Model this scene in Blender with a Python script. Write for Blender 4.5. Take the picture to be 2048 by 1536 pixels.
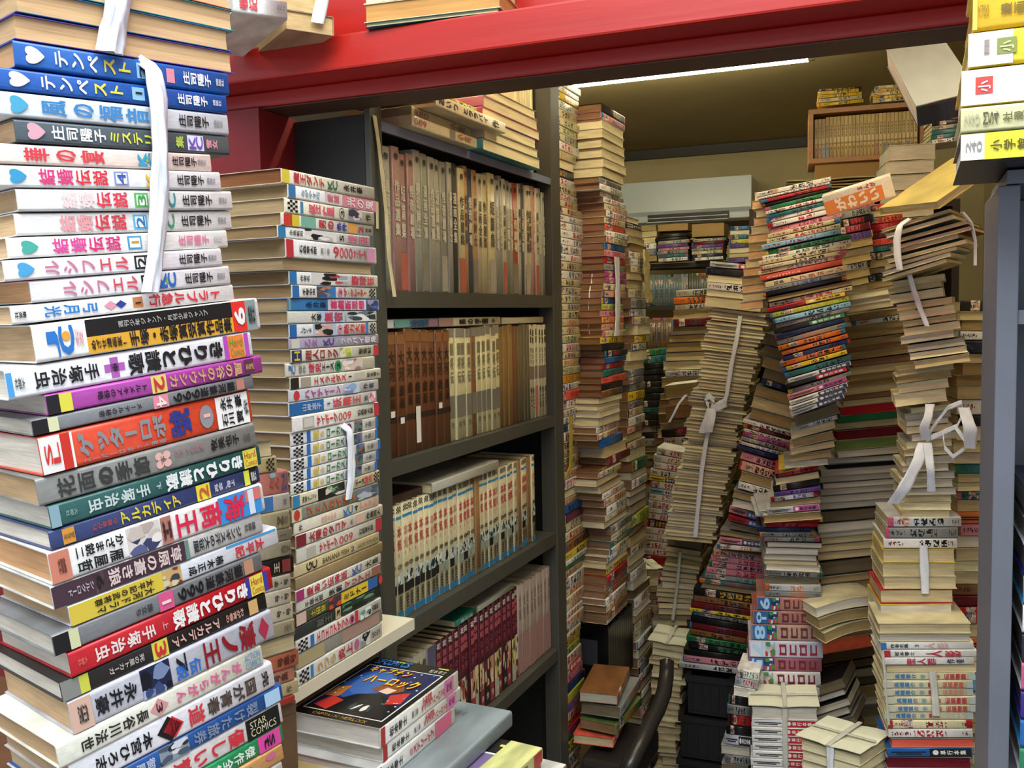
import bpy, math, random
import numpy as np
from mathutils import Matrix, Vector
for _o in list(bpy.data.objects):
    bpy.data.objects.remove(_o)
SC = bpy.context.scene
COL = SC.collection

# ------------------------------------------------------------------ camera, sky, lights, exposure
FPX, PITCH, ROLL, CAMZ = 1850.0, 0.0747, -0.0197, 1.5
_r = np.array([1, 0, 0.]); _u = np.array([0, math.sin(PITCH), math.cos(PITCH)]); _f = np.array([0, math.cos(PITCH), -math.sin(PITCH)])
CR = math.cos(ROLL) * _r + math.sin(ROLL) * _u
CU = -math.sin(ROLL) * _r + math.cos(ROLL) * _u
cam = bpy.data.objects.new('camera', bpy.data.cameras.new('camera')); COL.objects.link(cam)
cam.data.sensor_width = 36; cam.data.lens = FPX / 2048 * 36; cam.data.clip_start = 0.02; cam.data.clip_end = 60
cam.matrix_world = Matrix(((CR[0], CU[0], -_f[0], 0), (CR[1], CU[1], -_f[1], 0), (CR[2], CU[2], -_f[2], CAMZ), (0, 0, 0, 1)))
SC.camera = cam

SC.view_settings.view_transform = 'Standard'; SC.view_settings.look = 'None'
SC.view_settings.gamma = 1; SC.view_settings.use_curve_mapping = False
SC.view_settings.exposure = 0.5
SC.render.film_transparent = False

W = bpy.data.worlds.new('sky'); SC.world = W; W.use_nodes = True
_n = W.node_tree.nodes; _l = W.node_tree.links
_bg = _n['Background']; _tc = _n.new('ShaderNodeTexCoord'); _sp = _n.new('ShaderNodeSeparateXYZ'); _cr = _n.new('ShaderNodeValToRGB')
_l.new(_tc.outputs['Generated'], _sp.inputs[0]); _l.new(_sp.outputs['Z'], _cr.inputs[0]); _l.new(_cr.outputs[0], _bg.inputs['Color'])
_cr.color_ramp.elements[0].position = 0.0; _cr.color_ramp.elements[0].color = (.52, .58, .68, 1)
_cr.color_ramp.elements[1].position = 0.7; _cr.color_ramp.elements[1].color = (.93, .97, 1.0, 1)
_bg.inputs['Strength'].default_value = .85


def area(name, loc, aim, sx, sy, power, col):
    d = bpy.data.lights.new(name, 'AREA'); d.shape = 'RECTANGLE'; d.size = sx; d.size_y = sy; d.energy = power; d.color = col
    o = bpy.data.objects.new(name, d); COL.objects.link(o); o.location = loc
    o.rotation_euler = (Vector(aim) - Vector(loc)).to_track_quat('-Z', 'Y').to_euler()
    return o


# ------------------------------------------------------------------ geometry of the place
def ray(x, y):
    return CR * ((x - 1024) / FPX) + CU * ((768 - y) / FPX) + _f


def at(x, y, D):
    d = ray(x, y); p = d * (D / d[1]); return Vector((p[0], p[1], p[2] + CAMZ))


class Plane:
    """A vertical plane through the point seen at (x, y) at depth D, running along the horizontal direction a (degrees)."""

    def __init__(self, x, y, D, a):
        self.p0 = at(x, y, D); r = math.radians(a)
        self.A = Vector((math.cos(r), math.sin(r), 0)); self.N = Vector((-self.A.y, self.A.x, 0))

    def S(self, x, y):
        d = Vector(ray(x, y)); c = Vector((0, 0, CAMZ)); t = (self.p0 - c).dot(self.N) / d.dot(self.N); p = c + d * t
        return (p - self.p0).dot(self.A), p.z

    def W(self, s, z, dep=0.0):
        p = self.p0 + self.A * s + self.N * dep; return Vector((p.x, p.y, z))


FA = -21.2          # direction of the shop front
FP = Plane(1120, 143, 1.12, FA)
U, V = FP.A, FP.N


def fw(u, v, z):
    p = FP.p0 + U * u + V * v; return Vector((p.x, p.y, z))


# ------------------------------------------------------------------ materials
def lin(h):
    if isinstance(h, str):
        h = [int(h[i:i + 2], 16) / 255 for i in (0, 2, 4)]
    return tuple(c / 12.92 if c <= .04045 else ((c + .055) / 1.055) ** 2.4 for c in h)


MATS = {}


def newmat(name):
    m = bpy.data.materials.new(name); m.use_nodes = True
    return m, m.node_tree.nodes, m.node_tree.links, m.node_tree.nodes['Principled BSDF']


def plain(name, hexc, rough=.55, metal=0.0, noise=0.0, scale=20.0, stretch=(1, 1, 1), bump=0.0, spec=.5, trans=0.0, emit=0.0, coat=0.0):
    if name in MATS:
        return MATS[name]
    m, n, l, b = newmat(name)
    c = lin(hexc)
    b.inputs['Base Color'].default_value = (*c, 1); b.inputs['Roughness'].default_value = rough; b.inputs['Metallic'].default_value = metal
    b.inputs['Specular IOR Level'].default_value = spec; b.inputs['Coat Weight'].default_value = coat
    if trans:
        b.inputs['Transmission Weight'].default_value = trans
    if emit:
        b.inputs['Emission Color'].default_value = (*c, 1); b.inputs['Emission Strength'].default_value = emit
    if noise or bump:
        tc = n.new('ShaderNodeTexCoord'); mp = n.new('ShaderNodeMapping'); nz = n.new('ShaderNodeTexNoise')
        mp.inputs['Scale'].default_value = [scale * s for s in stretch]; nz.inputs['Scale'].default_value = 1; nz.inputs['Detail'].default_value = 6
        l.new(tc.outputs['Object'], mp.inputs[0]); l.new(mp.outputs[0], nz.inputs['Vector'])
        if noise:
            mr = n.new('ShaderNodeMapRange'); mr.inputs[1].default_value = .3; mr.inputs[2].default_value = .7
            mr.inputs[3].default_value = 1 - noise; mr.inputs[4].default_value = 1 + noise
            l.new(nz.outputs[0], mr.inputs[0])
            mx = n.new('ShaderNodeMix'); mx.data_type = 'RGBA'; mx.blend_type = 'MULTIPLY'; mx.inputs[0].default_value = 1
            mx.inputs[6].default_value = (*c, 1); l.new(mr.outputs[0], mx.inputs[7]); l.new(mx.outputs[2], b.inputs['Base Color'])
        if bump:
            bp = n.new('ShaderNodeBump'); bp.inputs['Strength'].default_value = bump; bp.inputs['Distance'].default_value = .004
            l.new(nz.outputs[0], bp.inputs['Height']); l.new(bp.outputs[0], b.inputs['Normal'])
    MATS[name] = m
    return m


def math_node(n, l, op, a, b=None, c=None):
    k = n.new('ShaderNodeMath'); k.operation = op
    for i, v in enumerate((a, b, c)):
        if v is None:
            continue
        if isinstance(v, (int, float)):
            k.inputs[i].default_value = v
        else:
            l.new(v, k.inputs[i])
    return k.outputs[0]


def page_material():
    m, n, l, b = newmat('page_edges')
    oi = n.new('ShaderNodeObjectInfo'); tc = n.new('ShaderNodeTexCoord'); mp = n.new('ShaderNodeMapping')
    mp.inputs['Scale'].default_value = (3, 3, 45); nz = n.new('ShaderNodeTexNoise'); nz.inputs['Scale'].default_value = 1; nz.inputs['Detail'].default_value = 3
    ad = n.new('ShaderNodeVectorMath'); ad.operation = 'ADD'; cx = n.new('ShaderNodeCombineXYZ')
    l.new(math_node(n, l, 'MULTIPLY', oi.outputs['Random'], 37.0), cx.inputs[0])
    l.new(tc.outputs['Object'], ad.inputs[0]); l.new(cx.outputs[0], ad.inputs[1])
    l.new(ad.outputs[0], mp.inputs[0]); l.new(mp.outputs[0], nz.inputs['Vector'])
    mr = n.new('ShaderNodeMapRange'); mr.inputs[1].default_value = .3; mr.inputs[2].default_value = .7; mr.inputs[3].default_value = .78; mr.inputs[4].default_value = 1.12
    l.new(nz.outputs[0], mr.inputs[0])
    n2 = n.new('ShaderNodeTexNoise'); n2.inputs['Scale'].default_value = 2.3; l.new(ad.outputs[0], n2.inputs['Vector'])
    m2 = n.new('ShaderNodeMapRange'); m2.inputs[1].default_value = .3; m2.inputs[2].default_value = .7; m2.inputs[3].default_value = .84; m2.inputs[4].default_value = 1.1
    l.new(n2.outputs[0], m2.inputs[0])
    mx = n.new('ShaderNodeMix'); mx.data_type = 'RGBA'; mx.blend_type = 'MULTIPLY'; mx.inputs[0].default_value = 1
    l.new(oi.outputs['Color'], mx.inputs[6]); l.new(math_node(n, l, 'MULTIPLY', mr.outputs[0], m2.outputs[0]), mx.inputs[7])
    l.new(mx.outputs[2], b.inputs['Base Color']); b.inputs['Roughness'].default_value = .85; b.inputs['Specular IOR Level'].default_value = .15
    return m


INKS = ['b3202a', '1c1a1c', '1f4a8c', 'c23a4a', '2c6e46', '8a2a5a', 'd06a28', '20202a', 'c8556a', '3a6f9a', '8a1c20', '5a4a9a', 'c79a20', '15151a']


def jacket_material():
    """Printed paper jacket: the object's colour is the ground, its alpha picks the ink; 0 leaves it bare."""
    m, n, l, b = newmat('printed_jacket')
    oi = n.new('ShaderNodeObjectInfo'); uv = n.new('ShaderNodeUVMap'); sp = n.new('ShaderNodeSeparateXYZ'); l.new(uv.outputs[0], sp.inputs[0])
    u, v = sp.outputs[0], sp.outputs[1]
    M = lambda op, a, bb=None, c=None: math_node(n, l, op, a, bb, c)
    rnd = oi.outputs['Random']

    def inside(x, lo, hi):
        return M('MULTIPLY', M('GREATER_THAN', x, lo), M('LESS_THAN', x, hi))

    def white(a, bb, c):
        cx = n.new('ShaderNodeCombineXYZ'); l.new(a, cx.inputs[0]); l.new(bb, cx.inputs[1]); l.new(c, cx.inputs[2])
        w = n.new('ShaderNodeTexWhiteNoise'); w.noise_dimensions = '3D'; l.new(cx.outputs[0], w.inputs['Vector']); return w.outputs['Value']

    def fract(k, o=0.0):
        return M('FRACT', M('ADD', M('MULTIPLY', rnd, k), o))

    def text(lo, hi, nchar, vlo, vhi, dens, seed):
        uu = M('MULTIPLY', u, float(nchar)); vv = M('MULTIPLY', v, 7.0)
        cell = white(M('FLOOR', M('MULTIPLY', uu, 6.0)), M('FLOOR', vv), M('ADD', M('MULTIPLY', rnd, 91.0), seed))
        on = M('LESS_THAN', cell, dens)
        gap = inside(M('FRACT', uu), .12, .9)
        return M('MULTIPLY', M('MULTIPLY', on, gap), M('MULTIPLY', inside(u, lo, hi), inside(v, vlo, vhi)))

    def ramp(val, cols):
        r = n.new('ShaderNodeValToRGB'); r.color_ramp.interpolation = 'CONSTANT'
        for i, c in enumerate(cols):
            e = r.color_ramp.elements[i] if i < 2 else r.color_ramp.elements.new(i / len(cols))
            e.position = i / len(cols); e.color = (*lin(c), 1)
        l.new(val, r.inputs[0]); return r.outputs[0]

    def mix(fac, a, bb):
        x = n.new('ShaderNodeMix'); x.data_type = 'RGBA'; l.new(fac, x.inputs[0]); l.new(a, x.inputs[6]); l.new(bb, x.inputs[7]); return x.outputs[2]

    al = oi.outputs['Alpha']; has = M('GREATER_THAN', al, .01)
    ink = ramp(M('SUBTRACT', al, .02), INKS)
    ink2 = ramp(fract(13.7, .3), ['1c1c1e', '2a2a30', '80303a', '1c1c1e', '2b4a80', '3a3a3a'])
    band = ramp(fract(29.1), ['b52a30', '2464a8', '1d1d20', 'd8c040', '2f7d58', 'c85a80', '3a80b0', 'd07030'])
    col = oi.outputs['Color']
    tl = M('ADD', M('MULTIPLY', fract(5.3), .2), .3)
    th = M('ADD', M('MULTIPLY', fract(7.9), .2), .68)
    # an illustrated patch
    nz = n.new('ShaderNodeTexNoise'); nz.inputs['Scale'].default_value = 3.2; nz.inputs['Detail'].default_value = 4
    cx = n.new('ShaderNodeCombineXYZ'); l.new(M('MULTIPLY', u, 3.0), cx.inputs[0]); l.new(v, cx.inputs[1]); l.new(M('MULTIPLY', rnd, 50.0), cx.inputs[2]); l.new(cx.outputs[0], nz.inputs['Vector'])
    art = ramp(nz.outputs[0], ['302a30', '5a3a34', '30507a', 'c8a890', 'e4dccb', 'b06a4a', '70806a'])
    pl = M('ADD', tl, -.14); pm = M('MULTIPLY', inside(u, .16, .3), M('GREATER_THAN', fract(17.0), .55))
    col1 = mix(M('MULTIPLY', has, pm), col, art)
    bm = M('MULTIPLY', M('LESS_THAN', u, M('MULTIPLY', fract(11.0), .09)), M('GREATER_THAN', fract(3.3), .45))
    col1 = mix(M('MULTIPLY', has, bm), col1, band)
    bm2 = M('MULTIPLY', M('GREATER_THAN', u, M('SUBTRACT', 1.0, M('MULTIPLY', fract(23.0), .08))), M('GREATER_THAN', fract(9.1), .5))
    col1 = mix(M('MULTIPLY', has, bm2), col1, band)
    t1 = M('MULTIPLY', text(.3, .9, 9, .14, .86, .62, 1.0), M('MULTIPLY', M('GREATER_THAN', u, tl), M('LESS_THAN', u, th)))
    t2 = text(.04, .27, 16, .3, .7, .5, 5.0)
    t3 = text(.88, .97, 20, .28, .72, .5, 9.0)
    col1 = mix(M('MULTIPLY', has, t2), col1, ink2); col1 = mix(M('MULTIPLY', has, t3), col1, ink2); col1 = mix(M('MULTIPLY', has, t1), col1, ink)
    # wear and dust
    wz = n.new('ShaderNodeTexNoise'); wz.inputs['Scale'].default_value = 9; l.new(cx.outputs[0], wz.inputs['Vector'])
    wr = n.new('ShaderNodeMapRange'); wr.inputs[1].default_value = .3; wr.inputs[2].default_value = .75; wr.inputs[3].default_value = 1.06; wr.inputs[4].default_value = .86; l.new(wz.outputs[0], wr.inputs[0])
    mx = n.new('ShaderNodeMix'); mx.data_type = 'RGBA'; mx.blend_type = 'MULTIPLY'; mx.inputs[0].default_value = 1; l.new(col1, mx.inputs[6]); l.new(wr.outputs[0], mx.inputs[7])
    l.new(mx.outputs[2], b.inputs['Base Color']); b.inputs['Roughness'].default_value = .38
    return m


def board_material():
    m, n, l, b = newmat('jacket_board')
    oi = n.new('ShaderNodeObjectInfo'); tc = n.new('ShaderNodeTexCoord'); nz = n.new('ShaderNodeTexNoise'); nz.inputs['Scale'].default_value = 2.6
    l.new(tc.outputs['Object'], nz.inputs['Vector'])
    mx = n.new('ShaderNodeMix'); mx.data_type = 'RGBA'; mx.blend_type = 'MULTIPLY'; mx.inputs[0].default_value = 1
    mr = n.new('ShaderNodeMapRange'); mr.inputs[1].default_value = .35; mr.inputs[2].default_value = .65; mr.inputs[3].default_value = .7; mr.inputs[4].default_value = 1.1
    l.new(nz.outputs[0], mr.inputs[0]); l.new(oi.outputs['Color'], mx.inputs[6]); l.new(mr.outputs[0], mx.inputs[7]); l.new(mx.outputs[2], b.inputs['Base Color'])
    b.inputs['Roughness'].default_value = .4
    return m


PAGE, JACKET, BOARD = page_material(), jacket_material(), board_material()

# colour codes: code -> (hex, word)
CC = {'w': ('e9e8e2', 'white'), 'c': ('d8cfa9', 'cream'), 'y': ('e3c53a', 'yellow'), 'r': ('b8262c', 'red'), 'k': ('1b1a1c', 'black'), 'b': ('2160a8', 'blue'),
      'n': ('27305e', 'navy'), 'g': ('2f7a4a', 'green'), 't': ('2c6f74', 'teal'), 'p': ('dc8f9c', 'pink'), 'm': ('b04a90', 'magenta'), 'o': ('d9742c', 'orange'),
      'v': ('6a4a94', 'violet'), 'e': ('8b8d8a', 'grey'), 's': ('c3c6c8', 'silver grey'), 'z': ('8a5c34', 'brown'), 'l': ('b6c84a', 'lime'), 'f': ('e3ab92', 'peach'),
      'd': ('6c1c26', 'maroon'), 'x': ('8fc0dc', 'light blue'), 'h': ('b3a888', 'beige'), 'q': ('708848', 'olive green'), 'u': ('a8a494', 'dusty grey'), 'a': ('e2604c', 'salmon')}
INKWORD = {'r': 0, 'k': 1, 'b': 2, 'a': 3, 'g': 4, 'm': 5, 'o': 6, 'n': 7, 'p': 8, 'x': 9, 'd': 10, 'v': 11, 'y': 12, 'i': 13}
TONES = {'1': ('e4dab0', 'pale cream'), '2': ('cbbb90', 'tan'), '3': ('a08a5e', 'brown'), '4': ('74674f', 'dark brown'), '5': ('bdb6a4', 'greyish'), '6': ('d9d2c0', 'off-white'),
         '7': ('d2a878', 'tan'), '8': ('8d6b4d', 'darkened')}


def ink(c, rough=.45):
    h = CC[c][0] if c in CC else c
    return plain('ink_' + (CC[c][1].replace(' ', '_') if c in CC else c), h, rough)


# ------------------------------------------------------------------ mesh helpers
class MB:
    def __init__(self):
        self.v = []; self.f = []; self.m = []; self.mats = []

    def mat(self, m):
        if m not in self.mats:
            self.mats.append(m)
        return self.mats.index(m)

    def quad(self, pts, m):
        i = len(self.v); self.v += [tuple(p) for p in pts]; self.f.append(tuple(range(i, i + len(pts)))); self.m.append(self.mat(m))

    def poly(self, vs, fs, m):
        i = len(self.v); self.v += [tuple(p) for p in vs]; k = self.mat(m)
        for f in fs:
            self.f.append(tuple(i + q for q in f)); self.m.append(k)

    def hexa(self, c, m):
        """c: eight corners, bottom four then top four, both counter-clockwise from above"""
        self.poly(c, [(3, 2, 1, 0), (4, 5, 6, 7), (0, 1, 5, 4), (1, 2, 6, 5), (2, 3, 7, 6), (3, 0, 4, 7)], m)

    def box(self, lo, hi, m, f=None):
        x0, y0, z0 = lo; x1, y1, z1 = hi
        c = [(x0, y0, z0), (x1, y0, z0), (x1, y1, z0), (x0, y1, z0), (x0, y0, z1), (x1, y0, z1), (x1, y1, z1), (x0, y1, z1)]
        self.hexa([f(*p) for p in c] if f else c, m)

    def tube(self, pts, r, m, seg=10, cap=True):
        pts = [Vector(p) for p in pts]; rings = []
        rr = r if isinstance(r, (list, tuple)) else [r] * len(pts)
        up = None
        for i, p in enumerate(pts):
            t = (pts[min(i + 1, len(pts) - 1)] - pts[max(i - 1, 0)]).normalized()
            if up is None:
                up = t.orthogonal().normalized()
            up = (up - t * up.dot(t)).normalized(); sd = t.cross(up)
            rings.append([p + (up * math.cos(k * 2 * math.pi / seg) + sd * math.sin(k * 2 * math.pi / seg)) * rr[i] for k in range(seg)])
        vs = [q for R in rings for q in R]; fs = []
        for i in range(len(pts) - 1):
            for k in range(seg):
                a = i * seg + k; b = i * seg + (k + 1) % seg; fs.append((a, b, b + seg, a + seg))
        if cap:
            fs.append(tuple(reversed(range(seg)))); fs.append(tuple(range((len(pts) - 1) * seg, len(pts) * seg)))
        self.poly(vs, fs, m)

    def mesh(self, name):
        me = bpy.data.meshes.new(name); me.from_pydata(self.v, [], self.f)
        for m in self.mats:
            me.materials.append(m)
        me.polygons.foreach_set('material_index', self.m); me.update()
        return me

    def build(self, name, parent=None, smooth=False, bevel=0.0):
        me = self.mesh(name)
        o = bpy.data.objects.new(name, me); COL.objects.link(o)
        if parent is not None:
            o.parent = parent
        if smooth:
            me.shade_smooth()
        if bevel:
            b = o.modifiers.new('bevel', 'BEVEL'); b.width = bevel; b.segments = 2; b.limit_method = 'ANGLE'
        return o


def tag(o, label, cat, group=None):
    o['label'] = label; o['category'] = cat
    if group:
        o['group'] = group
    return o


def struct(o):
    o['kind'] = 'structure'; return o


def thing(name, label, cat, group=None, loc=None):
    o = bpy.data.objects.new(name, None); COL.objects.link(o); o.empty_display_size = .05
    if loc is not None:
        o.location = loc
    return tag(o, label, cat, group)


ORD1 = 'zeroth first second third fourth fifth sixth seventh eighth ninth tenth eleventh twelfth thirteenth fourteenth fifteenth sixteenth seventeenth eighteenth nineteenth'.split()
TENS = {2: 'twent', 3: 'thirt', 4: 'fort', 5: 'fift', 6: 'sixt', 7: 'sevent', 8: 'eight', 9: 'ninet'}


def ordinal(k):
    if k < 20:
        return ORD1[k]
    if k >= 100:
        return 'hundred-and-' + ordinal(k - 100) if k > 100 else 'hundredth'
    t, r = divmod(k, 10)
    return TENS[t] + 'ieth' if r == 0 else TENS[t] + 'y-' + ORD1[r]


# ------------------------------------------------------------------ lettering
GLY = {}


def glyph(ch, off):
    k = (ch, off)
    if k not in GLY:
        c = bpy.data.curves.new('glyph', 'FONT'); c.body = ch; c.size = 1; c.offset = 0; c.resolution_u = 2
        o = bpy.data.objects.new('glyph', c); COL.objects.link(o); bpy.context.view_layer.update()
        me = bpy.data.meshes.new_from_object(o.evaluated_get(bpy.context.evaluated_depsgraph_get()))
        vs = [tuple(v.co)[:2] for v in me.vertices]; fs = [tuple(p.vertices) for p in me.polygons]
        bpy.data.objects.remove(o); bpy.data.curves.remove(c); bpy.data.meshes.remove(me)
        if vs:
            if ch in '1Il|':
                x0, x1, y0, y1 = -.1, .52, -.02, .75
            elif ord(ch[0]) < 0x2000 or ch in '♥●◆':
                x0 = min(p[0] for p in vs); x1 = max(p[0] for p in vs); y0 = min(p[1] for p in vs); y1 = max(p[1] for p in vs)
                if len(ch) > 1:
                    y0, y1 = min(y0, 0), max(y1, .7)
            else:
                x0, x1, y0, y1 = 0, 1, -.12, .88
            vs = [((p[0] - x0) / max(x1 - x0, 1e-6), (p[1] - y0) / max(y1 - y0, 1e-6)) for p in vs]
        vs = [(q[0], q[1], 0) for q in vs]
        if off and vs and len(ch) == 1:
            n0 = len(vs); e = min(off * 1.5, .03 if ord(ch) > 0x3400 else .05); out = []; of = []
            st = [(dx, dy) for dx in ((-1, 1) if e < .034 else (-1, 0, 1)) for dy in ((-.7, .7) if e < .034 else (-.8, 0, .8))]
            for q, (dx, dy) in enumerate(st):
                out += [(a + dx * e, b + dy * e, q) for a, b, _ in vs]; of += [tuple(i + q * n0 for i in f) for f in fs]
            vs, fs = out, of
        GLY[k] = (vs, fs)
    return GLY[k]


LIFT = .0028


def put(mb, vs, fs, m, lay, fn):
    """2D points in [0,1]^2 of the spine (s to the viewer's right, t up) laid on the spine face of a unit book"""
    mb.poly([(fn(p[0], p[1])[0] - .5, -LIFT * (lay + (.05 * p[2] if len(p) > 2 else 0)), fn(p[0], p[1])[1]) for p in vs], fs, m)


def letter(mb, el, dirn):
    k = el[0]
    if k == 'r':                     # rectangle s0 s1 t0 t1 colour [layer]
        _, s0, s1, t0, t1, c = el[:6]; lay = el[6] if len(el) > 6 else 1
        put(mb, [(s0, t0), (s1, t0), (s1, t1), (s0, t1)], [(0, 1, 2, 3)], ink(c), lay, lambda a, b: (a, b))
    elif k == 'v':                   # upright column of characters s0 s1 colour height centre
        _, tx, s0, s1, c, h = el[:6]; tc = el[6] if len(el) > 6 else .5; off = el[7] if len(el) > 7 else .018
        n = len(tx); w = (s1 - s0) / n
        for i, ch in enumerate(tx):
            if ch == ' ':
                continue
            vs, fs = ([(0, 0, 0), (1, 0, 0), (1, 1, 0), (0, 1, 0)], [(0, 1, 2, 3)]) if ch == 'ー' else glyph(ch, off)
            if dirn == 'R':
                a = s0 + i * w
                fn = lambda gx, gy, a=a: (a + w * .04 + (1 - gy) * w * .92, tc - h / 2 + gx * h)
                if ch == 'ー':
                    fn = lambda gx, gy, a=a: (a + w * .1 + (1 - gy) * w * .8, tc - h * .08 + gx * h * .16)
                flip = False
            else:
                a = s1 - (i + 1) * w
                fn = lambda gx, gy, a=a: (a + w * .04 + gy * w * .92, tc + h / 2 - gx * h)
                if ch == 'ー':
                    fn = lambda gx, gy, a=a: (a + w * .1 + gy * w * .8, tc + h * .08 - gx * h * .16)
            put(mb, vs, fs, ink(c), 3, fn)
    elif k == 'h':                   # a line running along the spine s0 s1 t0 t1 colour
        _, tx, s0, s1, t0, t1, c = el[:7]
        vs, fs = glyph(tx, .012)
        put(mb, vs, fs, ink(c), 3, lambda gx, gy: (s0 + gx * (s1 - s0), t0 + gy * (t1 - t0)))
    elif k == 'H':                   # the same upside down
        _, tx, s0, s1, t0, t1, c = el[:7]
        vs, fs = glyph(tx, .012)
        put(mb, vs, fs, ink(c), 3, lambda gx, gy: (s1 - gx * (s1 - s0), t1 - gy * (t1 - t0)))
    elif k == 'o':                   # disc s t rs rt colour
        _, s, t, rs, rt, c = el[:6]
        put(mb, [(s + rs * math.cos(q * math.pi / 8), t + rt * math.sin(q * math.pi / 8)) for q in range(16)], [tuple(range(16))], ink(c), 2, lambda a, b: (a, b))
    elif k == 'd':                   # diamond
        _, s, t, rs, rt, c = el[:6]
        put(mb, [(s - rs, t), (s, t - rt), (s + rs, t), (s, t + rt)], [(0, 1, 2, 3)], ink(c), 2, lambda a, b: (a, b))
    elif k == 'q':                   # chequered emblem s0 s1 t0 t1
        _, s0, s1, t0, t1 = el[:5]
        for i in range(4):
            for j in range(5):
                if (i + j) % 2:
                    a, b2 = s0 + (s1 - s0) * i / 4, t0 + (t1 - t0) * j / 5
                    put(mb, [(a, b2), (a + (s1 - s0) / 4, b2), (a + (s1 - s0) / 4, b2 + (t1 - t0) / 5), (a, b2 + (t1 - t0) / 5)], [(0, 1, 2, 3)], ink('k'), 2, lambda x, y: (x, y))
    elif k == 'g':                   # a small picture of loose strokes and patches s0 s1 t0 t1 seed palette
        _, s0, s1, t0, t1, seed, pal = el[:7]; rn = random.Random(seed)
        put(mb, [(s0, t0), (s1, t0), (s1, t1), (s0, t1)], [(0, 1, 2, 3)], ink(pal[0]), 1, lambda a, b: (a, b))
        for i in range(9):
            cs, ct = rn.uniform(s0, s1), rn.uniform(t0, t1); a = rn.uniform(.1, .32); pts = []
            for q in range(9):
                an = q * math.pi * 2 / 9; r2 = a * rn.uniform(.6, 1.1)
                pts.append((min(max(cs + math.cos(an) * r2 * (s1 - s0), s0), s1), min(max(ct + math.sin(an) * r2 * (t1 - t0), t0), t1)))
            put(mb, pts, [tuple(range(9))], ink(pal[1 + i % (len(pal) - 1)]), 1.3 + .12 * i, lambda a, b: (a, b))


LET = {}


def spine_mesh(els, dirn, key=None):
    if key is not None and key in LET:
        return LET[key]
    mb = MB()
    for e in els:
        letter(mb, e, dirn)
    me = mb.mesh('spine_lettering')
    if key is not None:
        LET[key] = me
    return me


# ------------------------------------------------------------------ books (unit size: x length, y from the spine, z thickness)
def unit_cover(rs=.022, rz=.13, bend=0.0, tz=.035, ty=.012, hard=False):
    prof = []
    ns = 5
    oy = 0.0
    prof.append((1.0 + (.012 if hard else 0), 0.0))
    for i in range(ns + 1):
        a = math.pi / 2 * i / ns; prof.append((rs * (1 - math.sin(a)), rz * (1 - math.cos(a))))
    for i in range(ns + 1):
        a = math.pi / 2 * i / ns; prof.append((rs * (1 - math.cos(a)), 1 - rz * (1 - math.sin(a))))
    prof.append((1.0 + (.012 if hard else 0), 1.0))
    inner = [(1.0 + (.012 if hard else 0), tz)] + [(ty + max(p[0], 0), min(max(p[1], tz), 1 - tz)) for p in prof[1:-1]] + [(1.0 + (.012 if hard else 0), 1 - tz)]
    k = len(prof); nx = 9 if bend else 2
    vs, fs, mi, uv = [], [], [], []
    hx = .5 + (.012 if hard else 0)
    for j in range(nx):
        x = -hx + 2 * hx * j / (nx - 1); dz = bend * (1 - (2 * x) ** 2)
        for y, z in prof:
            vs.append((x, y, z + dz))
        for y, z in inner:
            vs.append((x, y, z + dz))
    for j in range(nx - 1):
        a, b = j * 2 * k, (j + 1) * 2 * k
        for i in range(k - 1):
            fs.append((a + i, b + i, b + i + 1, a + i + 1)); mi.append(0 if 0 < i < k - 2 else 1)
            fs.append((a + k + i + 1, b + k + i + 1, b + k + i, a + k + i)); mi.append(1)
        fs.append((a + k, b + k, b, a)); mi.append(1)
        fs.append((a + k - 1, b + k - 1, b + 2 * k - 1, a + 2 * k - 1)); mi.append(1)
    for i in range(k - 1):
        fs.append((i + 1, k + i + 1, k + i, i)); mi.append(1)
        q = (nx - 1) * 2 * k
        fs.append((q + i, q + k + i, q + k + i + 1, q + i + 1)); mi.append(1)
    me = bpy.data.meshes.new('cover'); me.from_pydata(vs, [], fs); me.materials.append(JACKET); me.materials.append(BOARD)
    me.polygons.foreach_set('material_index', mi)
    ul = me.uv_layers.new(name='UVMap')
    for lp in me.loops:
        c = me.vertices[lp.vertex_index].co; ul.data[lp.index].uv = (c.x + .5, c.z)
    for p in me.polygons:
        p.use_smooth = p.material_index == 0
    me.update()
    return me


def unit_pages(bend=0.0, wob=0.0, seed=0):
    rn = random.Random(seed); nx = 9 if (bend or wob) else 2
    vs, fs = [], []
    for j in range(nx):
        x = -.488 + .976 * j / (nx - 1); dz = bend * (1 - (2 * x) ** 2)
        w = rn.uniform(-wob, wob)
        vs += [(x, .014, .036 + dz), (x, .985 + w, .036 + dz), (x, .978 + w * .6, .5 + dz), (x, .985 + w, .964 + dz), (x, .014, .964 + dz)]
    for j in range(nx - 1):
        a, b = j * 5, j * 5 + 5
        for i in range(5):
            fs.append((a + i, a + (i + 1) % 5, b + (i + 1) % 5, b + i))
    fs.append((4, 3, 2, 1, 0)); q = (nx - 1) * 5; fs.append(tuple(q + i for i in range(5)))
    me = bpy.data.meshes.new('page_block'); me.from_pydata(vs, [], fs); me.materials.append(PAGE); me.update()
    return me


COVER = {'soft': unit_cover(), 'thin': unit_cover(rs=.012, rz=.3, tz=.06), 'hard': unit_cover(rs=.03, rz=.2, tz=.09, ty=.03, hard=True), 'sag': unit_cover(bend=.35), 'sag2': unit_cover(bend=-.3)}
PAGES = {'soft': unit_pages(), 'thin': unit_pages(wob=.008, seed=3), 'hard': unit_pages(), 'sag': unit_pages(bend=.35), 'sag2': unit_pages(bend=-.3)}


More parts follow.
